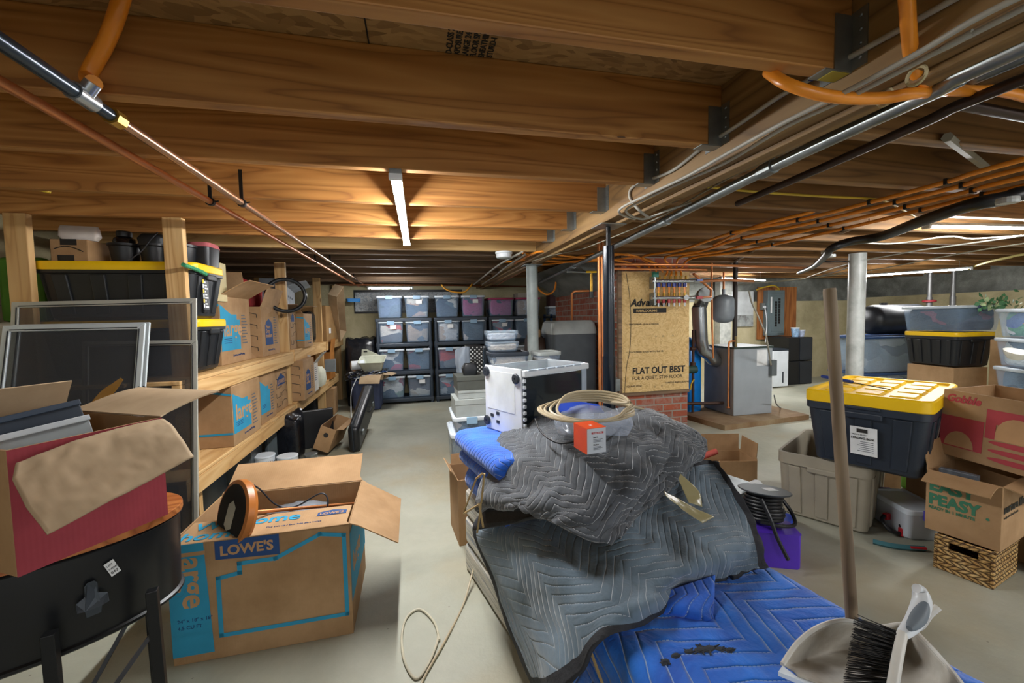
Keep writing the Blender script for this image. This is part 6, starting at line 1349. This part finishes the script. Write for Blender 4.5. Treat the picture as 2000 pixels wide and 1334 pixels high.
# small thing at right edge: dark cloth beside basket
o = MB().hexa([(2.71, 1.20, 0), (2.91, 1.22, 0), (2.91, 1.27, 0), (2.71, 1.25, 0)], [(2.71, 1.24, .15), (2.85, 1.26, .17), (2.85, 1.28, .17), (2.71, 1.26, .15)]).build('dark_folder', M_black, None, bevel=.004); tag(o, 'black flat case leaning at the right of the wicker basket', 'case')
# ---- far right stacks
M_navlid = plain('navy_lid', '#2c4a78', .4); M_wlid = plain('white_lid', '#c3ccd6', .4)
def tote_clear(label, c, rz, size, lid, nm, seed, lb, body=None, latches=0, z=None):
    return latch_bin(label, c, rz, size, lid=lid, latches=latches, fill=FM[nm] if nm in FM else nm, fill_label=lb, seed=seed, body=body or M_clear_cloudy, group='large clear totes along the right side', latch=plain('slate_latch', '#4c5c7c', .4))
pale = clothes('pale_sheets', ['#9db2c6', '#7f97ad', '#c3ced8', '#5e7690', '#8ea4b8'], 3, 4)
c1 = Wd(1716, 700, 5.35)
for k in range(2): tote_clear(('lower long clear tote with a navy lid, behind the pale column', 'upper long clear tote with a navy lid, black barrel on it')[k], (c1.x, c1.y, .452*k), math.radians(90-8), (.55, .95, .45), M_navlid, pale, 100+k, ('pale sheets in the lower navy-lidded tote', 'pale sheets in the upper navy-lidded tote')[k])
tb_ = thing('barrel', 'large black plastic barrel lying on the navy-lidded totes', 'barrel', (c1.x+.05, c1.y, .904), math.radians(-8))
MB().lathe([(.0, 0), (.12, .01), (.17, .05), (.19, .10), (.192, .7), (.17, .75), (0, .76)], n=32, M=Matrix.Translation((-.25, 0, .195)) @ Matrix.Rotation(PI/2, 4, 'Y')).build('barrel_body', plain('barrel_black', '#20242a', .4, 0, .3, 12), tb_, smooth=.8)
MB().tube([(.0, 0, .385), (.0, 0, .41)], .04, 14).build('bung', M_black, tb_)
# middle stack
c2 = Wd(1868, 725, 4.2); y2 = math.radians(-8)
ux, uy = Vector((math.cos(y2), math.sin(y2), 0)), Vector((-math.sin(y2), math.cos(y2), 0))
def at2(a, b, z): q = Vector((c2.x, c2.y, 0))+ux*a+uy*b; return (q.x, q.y, z)
for k in range(2): carton(('lower brown carton under the black yellow-lidded tote at the right', 'upper brown carton directly under the black yellow-lidded tote at the right')[k], at2(-.02+.03, .03, .31*k), y2, (.38, .46, .308), closed=True)
heavy_tote('black tote with a thin yellow lid on a brown carton, far right', at2(.22, .27, .622), y2+PI/2, (.54, .46, .36), body=M_black, ribs=5)
tote_clear('long clear tote with a whitish lid and dark clothes, on the black yellow-lidded tote', at2(.24, .27, .984), y2, (.52, .60, .27), M_wlid, clothes('dark_coats', ['#23262e', '#3a2f3a', '#7b3038', '#2b3540', '#1d2026'], 12, 4), 110, 'dark and maroon clothes in the long clear tote', body=M_clear, latches=1)
# right stack of clear totes
c3 = Wd(2068, 660, 3.3); y3 = math.radians(-30)
mixd = clothes('craft', ['#d2643a', '#2b4f9a', '#e0a060', '#3fa0b0', '#e6e4dc', '#3c8a4f'], 21, 9)
fl3 = [('dark', 'dark things in the lowest clear tote at the right edge'), ('grey', 'grey things in the second clear tote from the floor at the right edge'), (clothes('slate', ['#4a5f78', '#3a4c62', '#5e748c'], 22, 4), 'slate coloured things in the middle clear tote at the right edge'), (clothes('bowl', ['#273446', '#2c3b50', '#d8d8cc', '#34435a'], 23, 4), 'dark box and odds in the fourth clear tote at the right edge'), (mixd, 'colourful craft things in the topmost clear tote at the right edge')]
for k, (nm, lb) in enumerate(fl3):
    tote_clear('clear whitish-lidded tote, %s, stack at the right edge' % ('lowest', 'second from the floor', 'third from the floor', 'fourth with a white bowl inside', 'topmost with colourful crafts inside')[k], (c3.x, c3.y, .243*k), y3+PI/2, (.42, .56, .24), M_wlid, nm, 120+k, lb, body=M_clear)
bw_ = thing('serving_bowl', 'white bowl with small red flowers inside the fourth clear tote', 'bowl', Vector(Wd(1985, 692, 3.2))); bw_.rotation_euler = (.3, -.1, 0)
MB().lathe([(.016, -.04), (.04, -.036), (.068, 0), (.076, .024), (.072, .024), (.06, 0), (0, -.024)], n=28).build('bowl', plain('porcelain', '#d5d2c8', .25), bw_, smooth=.6)
pl_ = thing('houseplant', 'trailing artificial plant with cream-edged green leaves behind the right-hand totes', 'plant', Wd(1992, 612, 4.0)); pq_ = Wd(1992, 612, 4.0); carton('tall plain carton standing behind the clear totes at the right edge, under the plant', (pq_.x-.12, pq_.y-.12, 0), .0, (.26, .26, pq_.z-.252), closed=True); 
bx_ = Vector(pl_.location); m = MB(); m2 = MB(); rnd = random.Random(9)
for k in range(64):
    px, py = rnd.gauss(1948, 22), 603-abs(rnd.gauss(0, 13)) if k % 3 else rnd.gauss(595, 7)
    px = max(1902, min(1990, px)); c_ = Wd(px, py, 3.9+rnd.uniform(0, .2))-bx_; a = rnd.uniform(0, 6.28); tl = rnd.uniform(-.8, .8)
    R_ = Matrix.Translation(c_) @ Matrix.Rotation(a, 4, 'Y') @ Matrix.Rotation(tl, 4, 'X') @ Matrix.Rotation(rnd.uniform(-.6, .6), 4, 'Z')
    L_ = rnd.uniform(.035, .055); w = L_*.42
    (m if k % 3 else m2).add([(0, 0, 0), (w, .004, L_*.45), (w*.7, .0, L_*.8), (0, -.004, L_*1.15), (-w*.7, 0, L_*.8), (-w, .004, L_*.45)], [(0, 1, 2, 3, 4, 5)], 0, R_)
lf = m.build('leaves', plain('leaf_green', '#4b7a4f', .5, 0, .3, 30), pl_); m2.build('variegated_leaves', plain('leaf_cream', '#a9b98a', .5, 0, .3, 30), pl_)
sv = MB()
for k in range(6): sv.tube(bend([Vector((0, 0, -.12)), Vector((rnd.uniform(-.08, .08), 0, -.02)), Vector((rnd.uniform(-.2, .2), rnd.uniform(-.05, .05), rnd.uniform(-.02, .08)))]), .003, 5)
sv.build('stems', plain('stem_green', '#4a5a32', .6), pl_)
MB().lathe([(.05, -.25), (.07, -.12), (.065, -.12), (.0, -.14)], n=18).build('pot', M_tan, pl_, smooth=.5)
# upright pipes by the right wall
for k, (px, lab) in enumerate(((1816, 'left of two upright steel pipes rising behind the clear tote, red flange'), (1862, 'right of two upright steel pipes rising behind the clear tote'))):
    q = Wd(px, 560, 6.1); t = thing('steel_pipe', lab, 'pipe', (q.x, q.y, .9)); MB().tube([(0, 0, -.9), (0, 0, .88)], .028, 14).build('pipe', plain('worn_steel', '#7d7d7c', .4, .6), t, smooth=.6)
    MB().tube([(0, 0, .08), (0, 0, .5)], .036, 16).build('sleeve', plain('worn_steel', '#7d7d7c', .4, .6), t, smooth=.6)
    if k == 0: MB().lathe([(.06, .42), (.08, .43), (.08, .45), (.05, .46)], n=16).build('red_flange', plain('flange_red', '#a8323c', .5), t, smooth=.5)
# ================================================================ pipes and cables under the ceiling
def run(name, label, cat, pts, r, mat, n=8, sm=5, group=None, parent=None):
    pts = [Vector(p) for p in pts]
    for k, j in ((0, 1), (-1, -2)):      # lines that leave the picture carry on along the ceiling
        q = pts[k]-CAM_P; dd = q.dot(_w); px = 1000+CAM_F*q.dot(_r)/max(dd, .05)
        if (px > 2012 or px < -15) and pts[k].z > 1.5:
            e = (pts[k]-pts[j]); e.z = 0; e = Vector((0, -1, 0)) if abs(e.y) > abs(e.x)*.8 else e.normalized(); e2 = pts[k]+e*(.5 if px < 0 else 1.6)
            pts = [e2]+pts if k == 0 else pts+[e2]
    o = MB().tube(bend(pts, sm) if sm else pts, r, n).build(name, mat, parent, smooth=.9)
    return tag(o, label, cat, group) if label else o
zc = 1.735
# two long copper pipes under the new joists
cp = thing('copper_pipe', 'thinner copper water pipe, the left of the pair under the new joists', 'pipe', (-.835, 0, zc), 0)
MB().tube([(0, -1.2, 0), (0, 6.7, 0)], .0125, 14).build('pipe', M_copper, cp, smooth=.9)
cp2 = thing('water_line', 'water line from dark pipe to copper, the right of the pair under the new joists', 'pipe', (-.716, 0, zc), 0)
M_dkpipe = plain('dark_steel_pipe', '#3a444f', .25, .5, .1)
yb = 1.20
MB().tube([(0, yb+.07, 0), (0, 6.9, 0)], .0135, 14).build('copper_section', plain('pale_copper', '#c99a78', .25, .9, .1), cp2, smooth=.9)
MB().tube([(0, -1.2, 0), (0, yb-.06, 0)], .0165, 14).build('dark_section', M_dkpipe, cp2, smooth=.9); MB().tube([(0, yb-.02, 0), (0, yb+.045, 0)], .015, 14).build('dark_section', M_dkpipe, cp2, smooth=.9)
MB().tube([(0, yb-.075, 0), (0, yb-.015, 0)], .020, 14).build('tee_fitting', M_chr, cp2, smooth=.6); MB().tube([(0, yb+.04, 0), (0, yb+.075, 0)], .021, 8).build('coupling', plain('brass', '#b58d3a', .3, .8), cp2)
MB().tube([(0, yb-.045, 0), (.025, yb-.05, .03)], .016, 12).build('tee_branch', M_chr, cp2, smooth=.6)
run('pex_hose', 'fat orange tubing curving up from the tee fitting into the joists', 'tubing', [(-.69, yb-.05, zc+.03), W(172, 148, z=1.80), W(203, 90, z=1.86), W(224, 40, z=1.90), W(240, -12, z=1.95)], .016, M_pex, 12)
for x, y, l in ((-.835, 2.03, .07), (-.716, 2.03, .14), (-.716, 3.9, .06), (-.835, 3.9, .06), (-.716, 5.3, .06)):
    t = thing('pipe_hanger', ('short dark strap holding the thin copper pipe' if x < -.8 and y < 3 else 'long dark perforated strap holding the right copper pipe' if y < 3 else 'dark strap on the thin left copper pipe among the first old joists' if x < -.8 else 'dark strap on the right copper pipe among the first old joists' if y < 5 else 'dark strap on the right copper pipe nearest the back wall'), 'pipe hanger', (x, y, zc), group='straps holding the copper pipes')
    MB().box(-.007, .007, -.0015, .0015, .015, l).build('strap', M_steelblk, t); MB().tube([(0, -.008, 0), (0, .008, 0)], .018, 14).build('clamp_ring', M_steelblk, t)
    MB().tube([(.016, 0, 0), (.032, 0, .004)], .003, 6).build('bolt', M_steelblk, t)
# conduits right of the beam
g = [W(2060, 62, z=1.70), W(1840, 170, z=1.70), W(1500, 330, z=1.70), W(1300, 432, z=1.69), W(1195, 484, z=1.69), W(1120, 520, z=1.69), W(1055, 551, z=1.69)]
run('steel_conduit', 'grey galvanised pipe running along the right of the beam toward the chimney', 'pipe', g, .0185, M_galv, 12, 4)
for i in (2, 3, 5): MB().tube([g[i]-(g[i+1]-g[i]).normalized()*.03, g[i]+(g[i+1]-g[i]).normalized()*.03], .0235, 12).build('pipe_coupling', M_galv, D.objects['steel_conduit'])
run('iron_pipe', 'thinner brown iron pipe beside the galvanised pipe, right of the beam', 'pipe', [W(2060, 130, z=1.72), W(1820, 232, z=1.72), W(1600, 330, z=1.72), W(1440, 398, z=1.72)], .0135, plain('brown_pipe', '#4a3a31', .4, .5), 10, 3)
run('large_galvanised_pipe', 'fatter mottled grey pipe at the top right above the conduit', 'pipe', [W(2050, 78, z=1.77), W(1860, 158, z=1.77), W(1700, 232, z=1.775), W(1668, 247, z=1.78)], .026, M_galv, 14, 3)
run('iron_pipe', 'dark pipe crossing between the old joists at the far upper right', 'pipe', [W(1880, 205, z=1.80), W(1960, 220, z=1.80), W(2060, 238, z=1.80)], .016, plain('brown_pipe', '#4a3a31', .4, .5), 10, 3)
# white cables along the beam
M_cab = plain('grey_white_cable', '#b4b2a8', .5); M_cab2 = plain('dirty_cable', '#9b9684', .55)
run('white_cable', 'pale cable stapled along the left face of the beam, the upper one', 'cable', [W(*p) for p in ()] or [W(1905, -25, x=.975), W(1780, 45, x=.975), W(1600, 145, x=.978), W(1520, 190, x=.978), W(1440, 245, x=.978), W(1370, 290, x=.978), W(1310, 335, x=.978), W(1240, 362, x=.978), W(1230, 385, x=.978), W(1250, 412, z=1.69), W(1268, 425, z=1.688)], .0065, M_cab)
run('white_cable', 'second pale cable stapled under the beam', 'cable', [W(2010, -15, z=1.69), W(1900, 40, z=1.69), W(1790, 105, z=1.69), W(1650, 180, z=1.688), W(1530, 240, z=1.688), W(1420, 300, z=1.688), W(1340, 345, z=1.688), W(1270, 378, z=1.688), W(1215, 405, z=1.688), W(1212, 418, z=1.688), W(1240, 428, z=1.688)], .0055, M_cab)
run('white_cable', 'third pale cable stapled under the beam, beside the second', 'cable', [W(2030, 0, z=1.69), W(1900, 62, z=1.69), W(1790, 122, z=1.69), W(1650, 194, z=1.688), W(1530, 250, z=1.688), W(1420, 316, z=1.688), W(1340, 352, z=1.688), W(1262, 388, z=1.688), W(1222, 412, z=1.686), W(1255, 428, z=1.688), W(1300, 412, z=1.70), W(1350, 396, z=1.72)], .0055, M_cab)
run('thin_cable', 'thin loose cable swinging from the beam across to the right', 'cable', [W(1700, 208, z=1.76), W(1560, 285, z=1.76), W(1430, 345, z=1.75), W(1340, 395, z=1.74), W(1280, 428, z=1.692), W(1180, 470, z=1.69), W(1130, 488, z=1.70), W(1080, 498, z=1.70), W(1040, 510, z=1.70)], .0035, M_cab2)
for px, py in ((1585, 152), (1368, 287)): tag(MB().box(-.006, .006, -.004, .004, -.006, .014).build('cable_staple', plain('blue_staple', '#24357d', .4), None, loc=W(px, py, x=.972)), 'small blue staple on the upper pale cable, %s joist hanger' % ('beside the largest' if px > 1500 else 'just above the third'), 'staple', 'blue staples on the beam cable')
# thick orange tubing top right
run('pex_hose', 'fat orange tubing hanging down beside the beam at the top right', 'tubing', [W(1770, -20, z=1.80), W(1775, 60, z=1.76), W(1782, 120, z=1.73), W(1800, 160, z=1.71), W(1815, 172, z=1.71)], .0125, M_pex, 12)
run('pex_hose', 'fat orange tubing looping under the beam from the joist end to the right', 'tubing', [W(1500, 140, z=1.78), W(1540, 165, z=1.72), W(1620, 188, z=1.685), W(1720, 192, z=1.685), W(1790, 182, z=1.69), W(1900, 178, z=1.74), W(2040, 200, z=1.77)], .0125, M_pex, 12)
for px, py in ((1730, 190), (1790, 148)): tag(MB().tube([Vector((0, .0175*math.cos(a), .0175*math.sin(a))) for a in [2*PI*i/16 for i in range(16)]], .0035, 6, closed=True).build('pipe_clip', plain('cream_clip', '#c7b98e', .5), None, loc=W(px, py, z=1.70)), 'cream plastic clip on the fat orange tubing, %s' % ('on the level loop' if px < 1750 else 'at the foot of the hanging length'), 'clip', 'cream clips on the orange tubing')
# orange heating lines fanning from the manifold to the right
zz = 1.765
fan = [[(1255, 502), (1330, 488), (1430, 455), (1560, 430), (1700, 395), (1850, 355), (2040, 300)],
       [(1300, 502), (1370, 490), (1450, 465), (1600, 432), (1750, 395), (1880, 362), (2040, 318)],
       [(1330, 502), (1400, 492), (1480, 472), (1620, 440), (1770, 404), (1900, 372), (2040, 336)],
       [(1352, 504), (1430, 494), (1510, 478), (1650, 446), (1800, 410), (1920, 380), (2040, 354)]]
nmz = ['topmost', 'second', 'third', 'lowest']
for k, pts in enumerate(fan):
    x = 2.345+.059*(k+1.3)
    run('heating_line', 'orange heating line, %s of the four running to the upper right' % nmz[k], 'tubing', [(x, mfy-.005, 1.60), (x, mfy-.01, 1.68)]+[W(px, py, z=zz-.005*k) for px, py in pts], .0105, M_pex, 10, group='orange heating lines')
    for px, py in pts[2:-1]:
        MB().box(-.014, .014, -.006, .006, -.013, .013).build('line_clip', M_black, D.objects['heating_line' + ('.%03d' % k if k else '')], loc=W(px, py, z=zz-.005*k))
run('heating_line', 'short orange heating line branching off above the four long ones', 'tubing', [W(1395, 478, z=1.775), W(1470, 444, z=1.775), W(1570, 418, z=1.785), W(1590, 412, z=1.80)], .0105, M_pex, 10, group='orange heating lines')
for k, pts in enumerate([[(1270, 530), (1262, 512), (1235, 500), (1170, 495), (1110, 505), (1060, 502), (1020, 494)], [(1282, 532), (1275, 512), (1245, 503), (1190, 508), (1120, 512), (1040, 508), (985, 512)], [(1295, 532), (1280, 515), (1225, 497), (1160, 505), (1090, 498), (1050, 492), (1005, 515)], [(1250, 522), (1215, 510), (1150, 508), (1080, 515), (1040, 520), (1000, 535)]]):
    run('heating_line', 'orange heating line, %s of those running left from the manifold' % nmz[k], 'tubing', [W(px, py, y=3.68-.02*k) if px > 1180 else W(px, py, z=1.755-.012*k) for px, py in pts], .0085, M_pex, 10, group='orange heating lines')
run('heating_line', 'short orange line sagging below the joists above the middle shelf unit', 'tubing', [W(862, 556, y=6.03), W(870, 564, y=6.0), W(885, 570, y=6.0), W(905, 571, y=6.0), W(915, 564, y=6.0), W(922, 555, y=6.03)], .013, plain('yellow_pex', '#e8a42e', .3), 8)
run('heating_line', 'orange line sagging beside the hearth support', 'tubing', [W(1045, 548, y=5.1), W(1052, 565, y=5.2), W(1068, 575, y=5.2), W(1082, 568, y=5.2), W(1086, 550, y=5.1)], .012, M_pex, 8)
# horizontal copper pipes near the manifold
run('copper_pipe', 'long level copper pipe over the manifold, the upper one', 'pipe', [W(1200, 516, y=3.45), W(1400, 518, y=3.6), W(1585, 524, y=3.9)], .0125, M_copper, 12, 0)
run('copper_pipe', 'level copper pipe over the manifold, the lower one', 'pipe', [W(1200, 525, y=3.45), W(1380, 527, y=3.55)], .0115, M_copper, 12, 0)
run('copper_pipe', 'copper pipe leaving the manifold to the right, above the flue', 'pipe', [(2.80, mfy, 1.55), W(1420, 547, y=3.9), W(1472, 549, y=4.0)], .0155, M_copper, 12, 0)
run('copper_pipe', 'copper pipe joining the lower manifold bar to the riser by the flue', 'pipe', [(2.80, mfy, 1.385), W(1388, 580, y=3.9), W(1389, 566, y=3.9), W(1355, 535, y=3.8)], .0135, M_copper, 12, 0)
run('copper_pipe', 'thin upright copper pipe beside the flue pipe', 'pipe', [W(1390, 535, y=4.05)+Vector((0, 0, .12)), W(1390, 565, y=4.05), W(1391, 640, y=4.05), W(1393, 700, y=4.05)], .010, M_copper, 10, 0)
for k, px in enumerate((1170, 1177)): run('copper_pipe', ('left', 'right')[k]+' of two upright copper pipes beside the blue-black post', 'pipe', [(W(px, 560, y=3.0).x, 3.0, 1.80), (W(px, 560, y=3.0).x, 3.0, .9), (W(px, 560, y=3.0).x, 3.0, .0)], .0115, M_copper, 12, 0)
run('copper_pipe', 'copper pipe elbowing down onto the grey cabinet', 'pipe', [W(1150, 568, y=4.0), W(1122, 569, y=4.0), W(1117, 573, y=4.0), W(1117, 624, y=4.2)], .0125, M_copper, 12, 0)
gv = thing('gas_valve', 'brass valve with a yellow lever on the pipes left of the blue-black post', 'valve', W(1155, 550, y=3.9)); MB().tube([(0, 0, .09), (0, 0, -.10)], .014, 12).build('valve_body', plain('brass', '#b58d3a', .3, .8), gv); MB().box(-.06, .05, -.02, -.005, .085, .105).build('yellow_lever', M_yellow, gv, bevel=.003); MB().tube([(0, 0, -.10), (0, 0, -.16)], .022, 12).build('black_cap', M_black, gv); MB().tube([(-.25, .02, .10), (0, 0, .09)], .014, 10).build('feed_pipe', M_galv, gv)
for k, py in enumerate((557,)): run('copper_pipe', 'long dull copper pipe crossing level below the far joists', 'pipe', [W(655, 556, z=1.72), W(860, 557, z=1.72), W(1040, 560, z=1.72)], .014, plain('dull_copper', '#7c4a2c', .4, .7), 10, 0)
# cables converging toward the back shelves
for k, pts in enumerate([[(1020, 492), (975, 517), (945, 540), (925, 556)], [(1025, 497), (990, 520), (965, 540), (942, 555)], [(1030, 510), (1010, 522), (985, 540), (960, 556)], [(1028, 525), (1005, 538), (985, 548), (972, 557)]]):
    run('ceiling_cable', ('pale stapled cable farthest left among those running to the back wall', 'pale cable pair running to the back wall', 'orange-tinted cable running to the back wall', 'thin copper line running to the back wall nearest the column')[k], 'cable', [W(px, py, z=1.73) for px, py in pts], .009, (M_cab, M_cab, plain('pinkish_line', '#b58a6a', .4), M_copper)[k], 8)
# yellow romex, black insulated pipe
M_yel = plain('yellow_cable', '#c9a82a', .5)
run('yellow_cable', 'yellow cable stapled across an old joist at the upper right', 'cable', [W(1380, 365, z=1.785), W(1480, 375, z=1.785), W(1600, 383, z=1.785), W(1700, 388, z=1.785), W(1735, 395, z=1.785), W(1790, 425, z=1.785)], .006, M_yel)
run('yellow_cable', 'bundle of yellow cables leaving the shop light at the far right', 'cable', [W(1890, 524, z=1.71), W(1930, 512, z=1.74), W(1970, 503, z=1.76), W(2040, 492, z=1.78)], .014, plain('pale_yellow_cable', '#cfc07a', .5))
run('yellow_cable', 'yellow cables draped over the breaker panel', 'cable', [W(1478, 566, y=6.1), W(1492, 561, y=6.1), W(1512, 558, y=6.1), W(1522, 566, y=6.16), (6.2, 6.18, 1.61)], .012, M_yel)
run('yellow_cable', 'short yellow cable passing through a joist at the far left', 'cable', [W(62, 367, z=1.80), W(80, 371, z=1.79), W(97, 375, z=1.79)], .007, M_yel)
bp = thing('insulated_pipe', 'black foam-insulated pipe sweeping across the upper right, tied with pale clips', 'pipe', (0, 0, 0))
MB().tube(bend([W(2060, 372, z=1.72)+Vector((.9, -.35, .0)), W(2060, 372, z=1.72), W(1960, 388, z=1.70), W(1890, 402, z=1.69), W(1800, 432, z=1.68), W(1720, 462, z=1.67), W(1660, 472, z=1.66), W(1625, 485, z=1.62), W(1612, 500, z=1.60), W(1590, 520, z=1.62), W(1560, 533, z=1.64)], 6), .03, 14, r_fn=lambda t: .034-.014*t).build('foam_sleeve', M_black, bp, smooth=.9)
for px, py in ((1968, 392), (1664, 470), (1615, 492), (1622, 500)):
    q = W(px, py, z=1.67); MB().lathe([(.034, -.012), (.036, 0), (.034, .012)], c=q, n=16).build('tie_clip', plain('pale_tie', '#b9bdbb', .4), bp)
for k, pts in enumerate([[(1560, 548), (1640, 520), (1760, 495), (1860, 480), (2040, 455)], [(1440, 556), (1560, 545), (1700, 528), (1850, 500), (2040, 470)], [(1380, 548), (1440, 545), (1500, 552), (1600, 540), (1660, 530)], [(1640, 470), (1740, 476), (1850, 462), (1900, 466), (2040, 458)]]):
    run('loose_cable', ('pale cable swinging over the right-hand shop light', 'grey cable running from the boiler to the far right joists', 'tangled grey cable above the boiler', 'white cable sagging under the upper right shop light')[k], 'cable', [W(px, py, z=1.72) for px, py in pts], .006, (M_cab, M_cab2, M_cab2, M_cab)[k])
run('black_cable', 'black cable curling above the pale column', 'cable', [W(1600, 540, z=1.70), W(1650, 525, z=1.70), W(1662, 515, z=1.71), W(1640, 510, z=1.72), W(1590, 512, z=1.73)], .006, M_black)
# smoke detector
sd = thing('smoke_detector', 'round white smoke detector under the joists beside the beam', 'smoke detector', W(984, 492, z=1.755)); MB().lathe([(.055, -.05), (.062, -.045), (.062, -.018), (.07, -.015), (.07, 0), (0, 0)], n=32).build('detector_body', M_white, sd, smooth=.5); MB().lathe([(.0, -.056), (.04, -.055), (.055, -.05), (0, -.05)], n=28).build('detector_face', M_lb, sd, smooth=.5)
# lettering on the subfloor
for k, s_ in enumerate(('HD-CLASS 20', 'EXPOSURE 1', 'RANGE 24 oc', 'FLOOR SPAN', 'SHEATHING', 'STURD-I')):
    o = text(s_, .023, (W(872+16*k, 112, z=1.9535).x+.012, W(872+16*k, 112, z=1.9535).y, 1.9535), None, I_black, rot=(PI, 0, -PI/2), bold=.02, name='ceiling_lettering'); tag(o, 'black stamped lettering on the strand board between the first two joists', 'lettering', 'stamped lettering on the subfloor', 'structure')
o = MB().box(-.0125, .0125, 0, .42, 0, .0015).build('board_seam', M_black, None, loc=(-.10, .83, 1.953)); o.scale.x = .15; tag(o, 'dark seam between two subfloor boards', None, None, 'structure')
# timber struts between old joists
for k, (a, b_) in enumerate((((1640, 455), (1700, 430)), ((1850, 268), (1930, 330)), ((1420, 520), (1490, 478)))):
    p, q = W(*a, z=1.80), W(*b_, z=1.86); o = MB().tube([p, q], .016, 6).build('old_cable_pipe' if k == 1 else 'timber_brace', M_cab2 if k == 1 else M_old, None); tag(o, ('short old timber brace left of the insulated pipe', 'old cloth-covered pipe hanging between the joists', 'short old timber brace above the boiler pipes')[k], ('brace', 'pipe', 'brace')[k])
# ================================================================ shop lights
M_tube = emit('lit_tube', (1.0, 1.0, 1.0), LAMP_STRENGTH)
def shop_light(a, b, label, z=1.745, z2=None):
    a, b = Vector(a).to_3d(), Vector(b).to_3d(); a.z = z; b.z = z if z2 is None else z2; d = b-a; L = d.length; yaw = math.atan2(d.y, d.x)
    t = thing('shop_light', label, 'light', a, yaw, 'linear ceiling shop lights')
    MB().box(-.03, L+.03, -.022, .022, 0, .018).build('housing', M_galv, t, bevel=.002)
    pr = [(.018*math.cos(q), -.016*math.sin(q)) for q in [PI*i/8 for i in range(9)]]
    MB().prism([(.015, y, zz) for y, zz in pr], (L-.03, 0, 0)).build('lit_tube', M_tube, t, smooth=.6)
    zt = (1.772 if a.x < 1 else 1.82)-z
    if zt > .02:
        for x in (.08, L-.08): MB().tube([(x, 0, .016), (x, 0, zt)], .0015, 6).build('hanging_wire', M_galv, t)
    for x in (-.03, L+.01):
        MB().box(x, x+.022, -.024, .024, -.02, .002).build('end_cap', M_white, t, bevel=.003)
    return t
shop_light((-.058, 1.61), (-.05, 2.95), 'slim lit shop light under the new joists, above the aisle')
pa = W(1815, 441, z=1.76); pb = W(2075, 446, z=1.76)
shop_light(pa, pb, 'lit shop light at the upper right behind the black insulated pipe', z=1.76)
pa = W(1688, 538, z=1.70); pb = W(1893, 524, z=1.70)
shop_light(pa, pb, 'lit shop light beside the right steel column, over the stacked totes', z=1.70)
pa = W(722, 562, y=5.5); shop_light(pa, (pa.x+.5, 5.52, 0), 'lit shop light in front of the back wall, over the plastic shelf units', z=pa.z)
shop_light((.1, -2.9), (1.3, -2.9), 'unseen fill light added behind the camera over the open floor', z=1.74)  # fixture added out of view to brighten the foreground
shop_light((2.6, -.7), (3.8, -.7), 'unseen fill light added behind the camera to the right of the beam', z=1.74)  # second added fixture, out of view, fill for the right-hand side
shop_light((4.2, 5.1), (5.2, 5.4), 'lit shop light over the boiler, partly hidden by the manifold', z=1.72)
